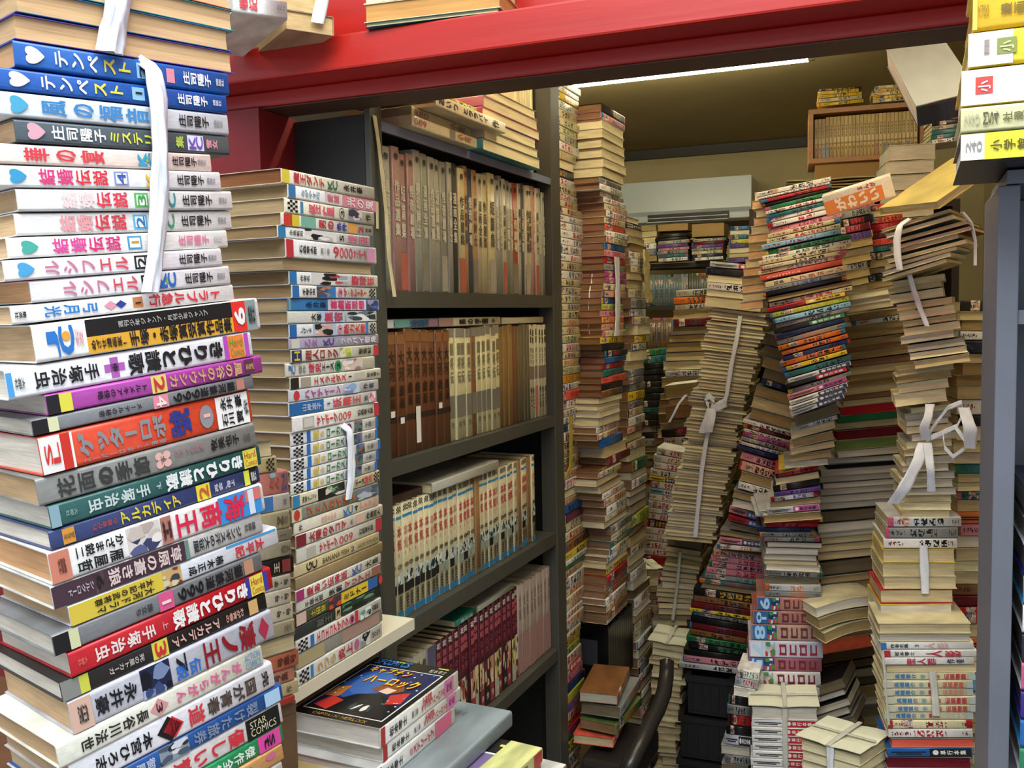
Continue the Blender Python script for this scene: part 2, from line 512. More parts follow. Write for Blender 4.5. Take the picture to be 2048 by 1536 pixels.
def make_book(name, label, cat, mtx, L, Wd, T, cover=None, ink_i=0.0, pages='1', style='soft', group=None, let=None, extra=None):
    r = thing(name, label, cat, group)
    r.matrix_world = mtx @ Matrix.Diagonal((L, Wd, T, 1))
    c = bpy.data.objects.new('cover', COVER[style]); COL.objects.link(c); c.parent = r
    hx = CC[cover][0] if cover in CC else cover
    j = random.uniform(.9, 1.06)
    c.color = (*[min(1, q * j) for q in lin(hx)], ink_i)
    p = bpy.data.objects.new('page_block', PAGES[style]); COL.objects.link(p); p.parent = r
    hp = TONES[pages][0] if pages in TONES else (CC[pages][0] if pages in CC else pages)
    j = random.uniform(.86, 1.08)
    p.color = (*[min(1, q * j) for q in lin(hp)], 1)
    if let is not None:
        o = bpy.data.objects.new('spine_lettering', let); COL.objects.link(o); o.parent = c
    if extra is not None:
        o = bpy.data.objects.new('cover_print', extra); COL.objects.link(o); o.parent = c
    return r


def frame(loc, x, y, z):
    return Matrix(((x.x, y.x, z.x, loc.x), (x.y, y.y, z.y, loc.y), (x.z, y.z, z.z, loc.z), (0, 0, 0, 1)))


ZUP = Vector((0, 0, 1))


def interp(pts, y):
    pts = sorted(pts, key=lambda p: p[1])
    if y <= pts[0][1]:
        (x0, y0), (x1, y1) = pts[0], pts[1]
    elif y >= pts[-1][1]:
        (x0, y0), (x1, y1) = pts[-2], pts[-1]
    else:
        for (x0, y0), (x1, y1) in zip(pts, pts[1:]):
            if y0 <= y <= y1:
                break
    return x0 + (x1 - x0) * (y - y0) / (y1 - y0) if y1 != y0 else x0


ALLB = {}


def place(pl, orient, sL, sR, zmid, phi, T, dims, rn, jit=1.0, dep=0.0):
    """Matrix and size of one book whose visible face runs from sL to sR in the plane, tilted phi, its lower edge through zmid at the middle."""
    ax = pl.A * math.cos(phi) + ZUP * math.sin(phi); az = ZUP * math.cos(phi) - pl.A * math.sin(phi); N = pl.N
    yw = rn.gauss(0, .012) * jit
    ax, N2 = ax * math.cos(yw) + N * math.sin(yw), N * math.cos(yw) - ax * math.sin(yw)
    mid = pl.W((sL + sR) / 2, zmid, dep + abs(rn.gauss(0, .002)) * jit)
    ln = (sR - sL) / math.cos(phi)
    if orient == 's':
        return frame(mid, ax, N2, az), ln, dims
    if orient == 'F':
        return frame(mid + N2 * dims, -ax, -N2, az), ln, dims
    if orient == 'H':
        return frame(mid + ax * (ln / 2) + N2 * (dims / 2), N2, -ax, az), dims, ln
    return frame(mid - ax * (ln / 2) + N2 * (dims / 2), -N2, ax, az), dims, ln


def tokens(s):
    out = []
    for t in s.split():
        k = 1
        if 'x' in t and t.rsplit('x', 1)[1].isdigit():
            t, k = t.rsplit('x', 1)
        out += [t] * int(k)
    return out


def tower(phrase, pl, L, R, books, wd=.113, kind=None, jit=1.0, seed=1, group=None, dep=0.0, pages='2', fill=.955, thick=None, lets=None, tj=0.0, noun=None):
    """A pile. L, R: how its lower-left to upper-left and lower-right to upper-right outline runs; books from the top down."""
    rn = random.Random(seed); random.seed(seed)
    bs = tokens(books) if isinstance(books, str) else books
    wts = []
    for t in bs:
        wts.append(float(t.split('*')[1]) if '*' in t else 1.0)
    if tj:
        wts = [w * rn.uniform(1 - tj, 1 + tj) for w in wts]
    tot = sum(wts); acc = 0
    yl = [p[1] for p in L]; yr = [p[1] for p in R]
    rows = []
    for w in wts:
        acc += w
        tb = acc / tot
        a = pl.S(interp(L, min(yl) + (max(yl) - min(yl)) * tb), min(yl) + (max(yl) - min(yl)) * tb)
        b = pl.S(interp(R, min(yr) + (max(yr) - min(yr)) * tb), min(yr) + (max(yr) - min(yr)) * tb)
        rows.append((a, b))
    ta = pl.S(interp(L, min(yl)), min(yl)); tb_ = pl.S(interp(R, min(yr)), min(yr))
    prev = (ta[1] + tb_[1]) / 2
    made = []
    for i, (t, (a, b)) in enumerate(zip(bs, rows)):
        t = t.split('*')[0]
        phi = math.atan2(b[1] - a[1], b[0] - a[0]); zm = (a[1] + b[1]) / 2
        half = (b[0] - a[0]) / 2; T = max((prev - zm) * math.cos(phi) * fill - abs(phi - (lastphi if i else phi)) * half, .0015); prev = zm; lastphi = phi
        js = rn.gauss(0, .003) * jit
        sL, sR = a[0] + js, b[0] + js + rn.uniform(-.003, .003) * jit
        k = ordinal(i + 1)
        if t[0] in 'FHG':
            o = t[0]; tone = t[1]; cv = t[2] if len(t) > 2 else rn.choice('eezwchkdn')
            pg = tone; word = TONES[tone][1] if tone in TONES else CC[tone][1]
            m, ln, w2 = place(pl, o, sL, sR, zm, phi, T, wd * rn.uniform(.96, 1.04), rn, jit, dep)
            kn = kind or 'paperback_book'
            lab = f"{'magazine' if kn == 'magazine' else 'paperback'}, {word} page edges, {k} from top of {phrase}"
            made.append(make_book(kn, lab, 'magazine' if kn == 'magazine' else 'book', m, ln, w2, T, cv, 0, pg, 'thin' if T < .008 else 'soft', group))
        else:
            base, inkc = t[0], t[1] if len(t) > 1 else 'k'
            let = None; al = 0.0; word = CC[base][1]
            if len(t) > 2 and t[1] == '/':      # two-tone spine
                c2 = t[2]; s0 = .5; let = spine_mesh([('r', .5, .985, .07, .93, c2), ('r', .04, .46, .5, .62, 'k', 2), ('r', .1, .4, .3, .42, 'k', 2), ('o', .57, .5, .035, .28, 'w' if c2 not in 'wcs' else 'r'),
                                                      ('v', '単行本集', .62, .93, 'w' if c2 in 'nkbvdgtrz' else 'k', .5)], 'R', ('two', c2))
                word = CC[base][1] + ' and ' + CC[c2][1]
            else:
                al = .02 + (INKWORD.get(inkc, 1) + .5) / len(INKS)
            if lets and i in lets:
                let = lets[i]; al = 0.0
            m, ln, w2 = place(pl, 's', sL, sR, zm, phi, T, wd * rn.uniform(.97, 1.03), rn, jit, dep)
            kn = kind or 'comic_book'
            iw = CC[inkc][1] if inkc in CC and inkc != '/' else 'black'
            lab = f"{word} {'magazine' if kn == 'magazine' else 'comic'}" + (' spine' if '/' in t else f", {iw} lettering") + f", {k} from top of {phrase}"
            made.append(make_book(kn, lab, 'magazine' if kn == 'magazine' else 'book', m, ln, w2, T, base, al, pages, 'thin' if T < .008 else 'soft', group, let))
    return made


def mix_tokens(n, pool, seed):
    rn = random.Random(seed); p = pool.split(); return ' '.join(rn.choice(p) for _ in range(n))


STRING = None


def ribbon(name, label, pts, width, wdir, mat, thick=.0012, group=None, cat='string', crinkle=.0, bulge=0.0):
    """A flat plastic string through pts; wdir: its width direction."""
    rn = random.Random(len(pts) * 7 + int(width * 1e5)); mb = MB(); pts = [Vector(p) for p in pts]; wd = Vector(wdir).normalized()
    # resample
    fine = []
    for a, b in zip(pts, pts[1:]):
        k = max(2, int((b - a).length / .012))
        for q in range(k):
            fine.append(a.lerp(b, q / k))
    fine.append(pts[-1]); vs = []; fs = []
    ncol = 7; ph0 = rn.uniform(0, 6)
    for i, p in enumerate(fine):
        wv = width * (1 + .09 * math.sin(i * .9 + ph0) + .05 * math.sin(i * 2.3))
        fold = .18 * math.sin(i * .35 + ph0)
        t = (fine[min(i + 1, len(fine) - 1)] - fine[max(i - 1, 0)]).normalized(); nn = wd.cross(t).normalized()
        for q in range(ncol):
            tq = q / (ncol - 1) - .5; off = tq * wv
            vs.append(p + wd * off - nn * (bulge * math.cos(tq * 3.1) * (1 + .8 * math.cos((tq - fold) * 14))) + nn * (rn.uniform(-crinkle, crinkle)))
        for q in range(ncol):
            off = (q / (ncol - 1) - .5) * wv
            vs.append(p + wd * off + nn * thick)
    st = 2 * ncol
    for i in range(len(fine) - 1):
        a, b = i * st, (i + 1) * st
        for q in range(ncol - 1):
            fs.append((a + q, b + q, b + q + 1, a + q + 1)); fs.append((a + ncol + q + 1, b + ncol + q + 1, b + ncol + q, a + ncol + q))
        fs.append((a + ncol, b + ncol, b, a)); fs.append((a + ncol - 1, b + ncol - 1, b + st - 1, a + st - 1))
    mb.poly(vs, fs, mat); o = mb.build(name, smooth=True)
    return tag(o, label, cat, group)
# ------------------------------------------------------------------ the setting
def ray_z(x, y, z):
    d = ray(x, y); t = (z - CAMZ) / d[2]; return Vector((d[0] * t, d[1] * t, z))


def uv_of(p):
    q = p - FP.p0; return q.dot(U), q.dot(V)


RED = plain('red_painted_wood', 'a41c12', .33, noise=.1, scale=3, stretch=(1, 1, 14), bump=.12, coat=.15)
RED_SHADED = plain('shaded_red_painted_wood', '741012', .5, noise=.1, scale=4, stretch=(1, 1, 8))  # same red paint as the beam, with the pillar's shade put into the colour
SOFF = plain('brown_soffit_wood', '4c3428', .6, noise=.2, scale=5, stretch=(1, 6, 1), bump=.1)
CEIL = plain('ceiling_board', '9c8a5e', .7, noise=.12, scale=2, bump=.05)
WALLM = plain('yellowed_wall', 'a89b74', .8, noise=.14, scale=1.6, bump=.05)
FLOORM = plain('floor_vinyl', '5a4c3c', .6, noise=.2, scale=3)
GROUND = plain('pavement', '8c8a86', .9, noise=.15, scale=5)
WOODD = plain('plain_wood', '5a442c', .55, noise=.2, scale=4, stretch=(1, 8, 8), bump=.08)

ZS = FP.S(1120, 143)[1]                       # soffit height
BK = uv_of(ray_z(1120, 168, ZS))[1]           # soffit depth
ZC = at(1440, 293, 5.1).z                     # ceiling height
VB = 4.05; UL = -1.25; UR = .86
ZG = FP.S(1120, 108.7)[1]
VP = uv_of(ray_z(1120, 81, ZG))[1]            # how far the upper board juts out
_p = Plane(1120, 81, 1.0, FA); _p.p0 = FP.p0 + V * VP
ZK = _p.S(1110, 4)[1]


def fbox(name, u0, u1, v0, v1, z0, z1, m, parent=None, bevel=0.0):
    mb = MB(); mb.box((u0, v0, z0), (u1, v1, z1), m, fw); return mb.build(name, parent, bevel=bevel)


struct(fbox('floor', -3, 2.6, -.1, VB + .2, -.1, 0, FLOORM))
struct(fbox('ground', -4, 4, -4, -.1, -.12, -.02, GROUND))
struct(fbox('ceiling', UL - .1, UR + .2, BK, VB + .2, ZC, ZC + .12, CEIL))
struct(fbox('wall_back', UL - .1, UR + .2, VB, VB + .15, 0, ZC, WALLM))
struct(fbox('wall_left', UL - .12, UL, BK, VB, 0, ZC, WALLM))
struct(fbox('wall_right', UR, UR + .12, BK, VB, 0, ZC, WALLM))
struct(fbox('wall_front', -3, 3, .03, BK + .02, ZK + .0, 3.4, RED))
struct(fbox('trim_1', -2.2, 1.9, VP, .03, ZG, ZK, RED, bevel=.003))
struct(fbox('trim_2', -2.2, 1.9, 0, BK, ZS, ZG, RED, bevel=.002))
struct(fbox('trim_3', -2.2, 1.9, .003, BK + .004, ZS - .002, ZS - .0005, SOFF))
struct(fbox('trim_4', UL, UR, VB - .03, VB - .001, ZC - .05, ZC - .001, plain('dark_trim', '2c2a26', .6)))
_ul = uv_of(FP.W(FP.S(527, 250)[0], 1.5))[0]
struct(fbox('wall_front_left', -3, _ul, -.01, BK + .02, 0, ZS - .003, RED_SHADED))
struct(fbox('wall_front_right', UR + .02, 3, -.01, BK + .02, 0, ZS - .003, RED_SHADED))

# ceiling lamp
_e = ray_z(1630, 112, ZC - .055); _u, _v = uv_of(_e)
TUBE = plain('lit_tube', 'fbf4d0', .4, emit=52.0)
CAPM = plain('lamp_metal', 'c9c6b8', .4, metal=.6)


def tube_lamp(label, u1, v1):
    lamp = thing('ceiling_lamp', label, 'lamp')
    mb = MB(); mb.tube([fw(u1 - 1.19 + .02, v1, ZC - .055), fw(u1 - .02, v1, ZC - .055)], .016, TUBE, 14); mb.build('tube', lamp, smooth=True)
    for uu in (u1 - 1.19, u1 - .022):
        mb = MB(); mb.tube([fw(uu, v1, ZC - .055), fw(uu + .022, v1, ZC - .055)], .0163, CAPM, 12); mb.build('end_cap', lamp, smooth=True)
        mb = MB(); mb.box((uu + .004, v1 - .012, ZC - .066), (uu + .02, v1 + .012, ZC), CAPM, fw); mb.build('socket', lamp)
    fbox('base_strip', u1 - 1.2, u1 + .01, v1 - .02, v1 + .02, ZC - .022, ZC - .0005, CAPM, lamp)


tube_lamp('bare white fluorescent tube lamp glowing under the ceiling', _u, _v)
tube_lamp('second bare tube lamp, just inside the shop behind the red beam', .72, .42)

# daylight from the open sky above the narrow street
area('sky_light', fw(.2, -1.2, 2.95), fw(-.25, .0, 1.45), 1.6, 1.0, 46, (.93, .97, 1.0))

# ------------------------------------------------------------------ air conditioner on the end wall
ac_p = Plane(1370, 400, 4.85, FA)
acL, acT = ac_p.S(1232, 368); acR, _ = ac_p.S(1503, 346); _, acB = ac_p.S(1300, 449)
ac = thing('air_conditioner', 'white wall-mounted air conditioner above the far shelves', 'air conditioner')
ACW = plain('white_plastic', 'bcc6cc', .3, coat=.2); ACK = plain('black_vent', '131313', .5)
af = lambda s, d, z: ac_p.W(s, z, d)
acd = VB - .004 - uv_of(ac_p.p0)[1]
acH = acT - acB
mb = MB()
prof = [(.012, acT), (acd, acT), (acd, acB + .03), (.05, acB), (.012, acB + .012), (.012, acB + .2 * acH), (.0, acB + .27 * acH)]
n = len(prof); vs = [af(acL, d, z) for d, z in prof] + [af(acR, d, z) for d, z in prof]
mb.poly(vs, [tuple(range(n)), tuple(reversed(range(n, 2 * n)))] + [(i + n, (i + 1) % n + n, (i + 1) % n, i) for i in range(n)], ACW)
mb.build('housing', ac, bevel=.004)
mb = MB(); mb.hexa([af(acL, -.004, acB + .28 * acH), af(acR, -.004, acB + .28 * acH), af(acR, .0, acB + .28 * acH), af(acL, .0, acB + .28 * acH), af(acL, .006, acT), af(acR, .006, acT), af(acR, .012, acT), af(acL, .012, acT)], ACW); mb.build('front_panel', ac, bevel=.003)
aw = acR - acL
mb = MB(); mb.box((acL + .24 * aw, .002, acB + .07 * acH), (acR - .16 * aw, .0115, acB + .22 * acH), ACK, af); mb.build('air_outlet', ac)
for q in (.03, .12):
    mb = MB(); mb.box((acL + .24 * aw, -.012 + .04 * q, acB + q * acH), (acR - .17 * aw, .0015, acB + q * acH + .004), ACW, af); mb.build('louver', ac)

# ------------------------------------------------------------------ steel shelf against the left wall
SP = Plane(765, 600, 1.31, 65.6)
STEEL = plain('grey_painted_steel', '48473e', .42, noise=.1, scale=8, metal=.15, bump=.03)
STEELB = plain('blue_grey_steel', '6f7790', .45, noise=.12, scale=9, metal=.1)
STEELD = plain('dark_steel_panel', '1e1d19', .6, noise=.15, scale=4)
sf = lambda s, d, z: SP.W(s, z, d)
s0 = SP.S(741, 450)[0]; s0b = SP.S(765, 450)[0]; s1 = SP.S(1101, 450)[0]; s1b = SP.S(1118, 450)[0]
ztop = SP.S(753, 150)[1] + .32
steel = thing('steel_shelf', 'grey steel shelf unit full of comics inside the shop opening', 'shelf')
SD = .2
mb = MB(); mb.box((s0, -.004, 0), (s0b, .006, ztop), STEEL, sf); mb.build('post', steel, bevel=.0015)
mb = MB(); mb.box((s1, -.004, 0), (s1b, .03, ztop), STEEL, sf); mb.build('post', steel, bevel=.0015)
mb = MB(); mb.box((s0, SD - .03, 0), (s0 + .015, SD, SP.S(753, 150)[1] - .02), STEEL, sf); mb.build('post', steel)
mb = MB(); mb.box((s1b - .015, SD - .03, 0), (s1b, SD, ztop), STEEL, sf); mb.build('post', steel)
mb = MB(); mb.box((s0 + .001, .0065, .0), (s0 + .006, SD - .03, SP.S(753, 240)[1] + .005), STEELD, sf); mb.build('side_panel', steel)
mb = MB(); mb.box((s1b - .006, .03, .0), (s1b - .001, SD - .03, ztop), STEELD, sf); mb.build('side_panel', steel)
mb = MB(); mb.box((s0 + .015, SD - .004, .0), (s1b - .015, SD, ztop - .3), STEELD, sf); mb.build('back_panel', steel)
BZ = []
for (ya, yb), x in zip(((240, 259.4), (581.4, 616), (926, 957.6), (1261, 1296), (1600, 1632)), (753, 762, 775, 784, 784)):
    za = SP.S(x, ya)[1]; zb = SP.S(x, yb)[1]
    BZ.append(za)
    mb = MB(); mb.box((s0b + .0005, -.002, zb), (s1 - .0005, .002, za), STEEL if ya > 300 else STEELB, sf); mb.box((s0b + .0005, .002, za - .004), (s1 - .0005, SD - .005, za), STEEL, sf)
    b = mb.build('shelf_board', steel)
BZ.append(.1)
# a strip of old adhesive tape hanging from the post
TAPE = plain('old_tape', 'bcae86', .35, noise=.2, scale=20)
zt = lambda x, y: SP.S(x, y)
t = thing('tape_strip', 'peeling yellowed tape strip hanging down the post of the steel shelf', 'tape')
tp = [sf(zt(x, y)[0], -.007 - k, zt(x, y)[1]) for x, y, k in ((741, 232, .0), (748, 290, .001), (752, 350, .004), (760, 430, .004), (766, 520, .004), (774, 594, .006))]
ribbon('tape', 'x', tp, .009, SP.A, TAPE, .0008, crinkle=.0004)
bpy.data.objects['tape'].parent = t
for kx in ('label', 'category'):
    del bpy.data.objects['tape'][kx]
tp = [sf(zt(x, y)[0], -.0062, zt(x, y)[1]) for x, y in ((747, 404), (748, 458))]
ribbon('loose_end', 'x', tp, .006, SP.A, TAPE, .0008); o = bpy.data.objects['loose_end']; o.parent = t
for kx in ('label', 'category'):
    del o[kx]


def shelf_row(ki, spec, height, phrase, group, s_from, s_to, dep=.012, pages='2', seed=5, hj=.003, wd=.12, tilt=0.0, name='shelved_comic'):
    """Books standing on shelf board ki; spec: list of (base, ink, weight, lettering mesh or None, word)."""
    rn = random.Random(seed); random.seed(seed)
    tot = sum(q[2] for q in spec); s = s_from
    for i, q in enumerate(spec):
        base, ik, w, let, word = q[:5]; h = q[5] if len(q) > 5 else height
        wdt = (s_to - s_from) * w / tot
        h2 = h + rn.uniform(-hj, hj); d = dep + rn.uniform(0, .004)
        loc = SP.W(s, BZ[ki] + .0008 + h2 / 2, d)
        al = 0.0 if ik is None else .02 + (INKWORD.get(ik, 1) + .5) / len(INKS)
        # local x points down the spine, z along the shelf
        m = frame(loc, -ZUP, SP.N, SP.A)
        if let is not None and ik is None:
            pass
        lab = f"{word}, {ordinal(i + 1)} from near post, {phrase}"
        make_book(name, lab, 'book', m, h2, min(wd, SD - .02), wdt * .97, base, al, pages, 'soft', group, let)
        s += wdt


sA = s0b + .0015; sB = s1 - .0015
# row under the top board: tall faded volumes
DC = {'e': '8e8b80', 'g2': '7e7e72', 'p2': 'a58078', 'c2': 'b9ae8c', 'k2': '47463f', 'o2': 'b48560', 'n2': '4e5560', 'r2': 'a8503a', 'y2': 'bcae78'}
CC.update({'1': ('a9a797', 'faded grey'), '2': ('b08a80', 'faded pink'), '3': ('c8bf9e', 'faded cream'), '4': ('48473f', 'dark grey'), '5': ('c09a6c', 'faded orange'), '6': ('545b66', 'slate'),
           '7': ('a9583e', 'rusty red'), '8': ('d2c896', 'yellowed'), '9': ('989a86', 'grey-green'), '0': ('6b3f22', 'brown taped')})
row1 = '1 1*1.3 2*1.1 2 2 1*1.1 9 1 1 9 1*.8 4 8*1.1 5*.7 6 5*.9 3*.9 8 8*1.3 1*.9 9*.7 3*.7 9*.9 1*.7 7*1.3 3*.7 6*.7 3 8*.8 2*.7 3*.7 1*.8 9*.7'.split()


def rl(i, b):
    els = []
    tx = ['夢幻紳士', '漫画全集', '作品選集', '短篇集', '怪奇劇場'][i % 5]
    els.append(('v', tx, .22, .62, 'cfcab4' if b in '149672' else '5a5648', .62))
    els.append(('v', '巻', .04, .09, '3a382f', .5))
    if i % 3 == 0:
        els.append(('r', .72, .99, .03, .97, ['9c9684', 'ab5a48', '7d7466'][i % 9 // 3]))
    return spine_mesh(els, 'R', ('row1', i % 5, i % 3, i % 9 // 3, b in '149672'))


spec = []
for i, t_ in enumerate(row1):
    b = t_.split('*')[0]; w = float(t_.split('*')[1]) if '*' in t_ else 1.0
    spec.append((b, None, w, rl(i, b), f"{CC[b][1]} tall volume upright"))
shelf_row(1, spec, .209, 'top row of steel shelf', 'tall faded volumes under the top board', sA, sB, seed=3, hj=.006, wd=.15)

# row two: taped brown volumes, then cream sets
TP = lambda i: spine_mesh([('r', .02, .1, .04, .96, '8a5c34'), ('v', '大河', .14, .4, '3c2a18', .7), ('v', '劇画', .42, .62, '2e1c10', .6), ('r', .68, .73, .03, .97, '2c1c12')] +
                          ([('r', .63, .93, .2, .8, 'd8d4c4', 3.5), ('v', '団犬', .7, .9, '2a2420', .5)] if i == 4 else []) + ([('r', .57 + .06 * (i % 3), .62 + .06 * (i % 3), .2, .7, 'd8d4c4', 3.4)] if i in (1, 2, 7) else []), 'R', ('tp', i))
CR1 = lambda k: spine_mesh([('r', .0, .08, .04, .96, '8f8a78'), ('v', '闘将伝', .12, .5, '7d765a', .6), ('r', .6, .8, .04, .96, '6e6a5e'), ('v', '作', .83, .9, '6d6650', .5)], 'R', ('cr', k))
BL = lambda k: spine_mesh([('v', '風雲', .04, .2, '3a3a34', .5), ('v', '児たち', .24, .42, '6b6a5c', .6), ('r', .44, .58, .04, .96, '7b6f60'), ('v', '巻之' + '一二三四五六'[k % 6], .66, .9, '4a4a40', .6)] +
                          ([('r', .66, .96, .06, .94, 'c06a50', 3.5)] if k == 2 else []), 'R', ('bl', k))
spec = [('0', None, 1.0, TP(i), ('brown' if i != 4 else 'white-patched brown') + ' tape-wrapped volume') for i in range(9)]
spec += [('8', None, .85, CR1(0), 'cream volume with a grey lower band')] * 4 + [('z', None, .8, CR1(1), 'browned volume with a grey lower band')]
spec += [('8', None, .8, CR1(0), 'cream volume with a grey lower band')] * 5
spec += [('8a6c3a', None, .8, None, 'ochre wrapped volume')] * 3 + [('7a5230', None, .6, None, 'brown wrapped volume')] * 2 + [('6e6444', None, .55, None, 'olive brown volume')] * 4
spec += [('cfc8a8', None, .62, BL(i), ('cream volume with a grey middle band' if i != 2 else 'red-labelled cream volume with grey band')) for i in range(6)]
shelf_row(2, spec, .187, 'second row of steel shelf', 'old sets on the second steel shelf', sA, sB, seed=8, hj=.0025)

# row three: one long numbered series
spec = []
for i in range(34):
    els = [('q', .01, .06, .12, .88), ('r', .095, .115, .04, .96, '2a86b4'), ('v', '本気', .17, .4, 'b8463e' if i % 5 != 3 else 'c89a84', .62), ('v', '！', .41, .46, 'b8463e', .5), ('o', .545, .5, .022, .42, '8a8270'), ('o', .545, .5, .019, .36, 'd2c8a4'),
           ('h', str(i + 5), .53, .56, .22, .78, '3a362c')] if False else None
    num = i + 5
    els = [('q', .01, .065, .12, .88), ('r', .1, .125, .03, .97, '2a86b4'), ('v', '本気', .18, .4, 'b8463e' if i % 5 != 3 else 'c8937c', .7), ('v', '！', .41, .46, 'b8463e', .6),
           ('v', '①②③④⑤⑥⑦⑧⑨⑩⑪⑫⑬⑭⑮⑯⑰⑱⑲⑳'[num - 1] if num <= 20 else '◎', .515, .565, '4a4436', .8),
           ('g', .6, .73, .05, .95, 40 + i, ['b7bcae', '2c4a44', '8fa39a', '1a1a1a', 'd8d8cc']), ('r', .7, .78, .04, .96, '151515' if i < 9 or i % 3 == 0 else '87907f', 3.2),
           ('v', '立原あゆみ', .795, .925, '26241f', .6), ('r', .94, .99, .03, .97, '1f6f9c')]
    wrd = f"slim cream volume numbered {num}" if num <= 20 else 'slim cream numbered-series volume'
    spec.append(('cdc29a', None, 1.0 if i not in (18, 29, 32) else 1.1, spine_mesh(els, 'R', ('hn', i)), wrd))
    if i in (18, 29, 32):
        spec[-1] = ('8d6a42', None, 1.1, spine_mesh([('r', .94, .99, .03, .97, '5a5a4a')], 'R', ('hb',)), 'brown paper-wrapped volume')
shelf_row(3, spec, .173, 'third row of steel shelf', 'numbered comic series on the third steel shelf', sA, SP.S(1080, 900)[0], seed=9, hj=.001)

# row four
spec = [('9a9480', None, 1.0, spine_mesh([('v', '剣客', .06, .3, '4a463c', .6), ('v', '帖', .34, .46, '4a463c', .6)], 'R', ('r4a',)), 'pale worn volume with dark title')] * 6
spec += [('8a7a76', None, 1.5, spine_mesh([('r', 0, .2, .03, .97, '55566a'), ('g', .2, .75, .04, .96, 77, ['b8a89c', 'd4c4b4', '8a6a60', '5a4a48']), ('r', .75, 1, .03, .97, '5a3c34')], 'R', ('r4f',)), 'wide volume with a painted picture')]
for i in range(17):
    rn = random.Random(i)
    low = [['c9b98c', 'd8cfa8', '2a2420', '9a4a3a'], ['2a2226', '6b2c2c', 'c0ad88'], ['c08868', 'd9c9a4', '5a3030'], ['b8a860', 'd0c48c', '4a4030']][i % 4]
    els = [('v', '花', .02, .085, 'd8d4cc', .7), ('v', '無頼', .1, .26, 'b0545c', .72), ('v', 'の男', .28, .46, '8c3a44', .66), ('g', .52, .8, .05, .95, 100 + i, low), ('r', .8, .99, .04, .96, ['7a2a2a', '241c1e', '8a3434', 'a8a490'][i % 4]), ('v', '作', .86, .94, 'c8c0ac', .5)]
    if i == 2:
        els += [('r', .36, .72, .1, .9, '2a4f9c', 3.6), ('v', '特製', .4, .6, 'b8c4e0', .6)]
    spec.append(('4a1420', None, 1.0, spine_mesh(els, 'R', ('r4', i)), 'maroon volume with ' + ('a blue paper band' if i == 2 else 'a white flower mark')))
spec += [('a39284', None, .95, spine_mesh([('r', .55, .99, .04, .96, 'a07a72'), ('v', '全集', .1, .4, '857868', .5)], 'R', ('r4p',)), 'pale pinkish faded volume')] * 9
shelf_row(4, spec, .176, 'fourth row of steel shelf', 'volumes on the fourth steel shelf', sA, sB, seed=12, hj=.0015)
spec = [('8f8676', None, 1.0, spine_mesh([('r', .0, .2, .04, .96, '7b7468'), ('v', '文庫', .25, .5, '6a6354', .5)], 'R', ('r5',)), 'dull beige upright volume')] * 26
shelf_row(5, spec, .18, 'fifth row of steel shelf', 'dull volumes on the lowest steel shelf', sA, sB, seed=13, hj=.004)

# lying on top of row two, three and four
def lying(kind, ki, z, sa, sb, T, base, ik, lab, let=None, dep=.014, wd=.12, style='soft', pages='2', flip=False):
    random.seed(int(sa * 1e4) & 0xffff)
    m = frame(SP.W((sa + sb) / 2, z, dep), SP.A, SP.N, ZUP)
    if flip:
        m = frame(SP.W((sa + sb) / 2, z, dep + wd), -SP.A, -SP.N, ZUP)
    al = 0 if ik is None else .02 + (INKWORD[ik] + .5) / len(INKS)
    return make_book(kind, lab, 'book', m, sb - sa, wd, T, base, al, pages, style, None, let)


sx = lambda x, y: SP.S(x, y)[0]
zz = BZ[2] + .187 + .0035
lying('comic_book', 2, zz, sx(769, 630), sx(892, 626), .0145, 'e', 'x', 'grey blue comic lying flat across the brown taped volumes', spine_mesh([('r', .03, .25, .1, .9, 'cfd2d0'), ('r', .27, .5, .1, .9, '6fa79a'), ('v', '戦闘機', .53, .8, '2f5a7c', .7), ('r', .82, .98, .1, .9, 'a07c84')], 'R'))
lying('comic_book', 2, zz, sx(894, 626), sx(1014, 622), .0145, 'c', None, 'cream comic lying flat on the cream set, second steel shelf', spine_mesh([('r', .0, .2, .05, .95, 'b08c7c'), ('v', '悪の学園', .28, .78, '26221e', .66), ('v', '作', .84, .9, '26221e', .5)], 'R'))
lying('paperback_book', 2, zz, sx(1017, 622), sx(1099, 618), .0125, 'c', None, 'cream paperback lying flat at the far end of the second steel shelf')
zz = BZ[3] + .173 + .002
lying('paperback_book', 3, zz, sx(868, 940), sx(1001, 905), .016, 'u', None, 'grey plastic-covered book lying on the numbered series', dep=.004)
lying('comic_book', 3, zz, sx(770, 960), sx(866, 940), .012, '3c241c', None, 'dark brown book lying at the near end of the numbered series', dep=.02)
zz = BZ[4] + .176 + .003
lying('comic_book', 4, zz, sx(926, 1225), sx(966, 1190), .01, '2f7f68', None, 'green book lying on the maroon volumes', spine_mesh([('v', '旅日記', .2, .8, 'c8d8cc', .6)], 'R'))
lying('comic_book', 4, zz, sx(969, 1200), sx(1040, 1130), .01, 'u', None, 'pale book lying on the maroon volumes beyond the green one')

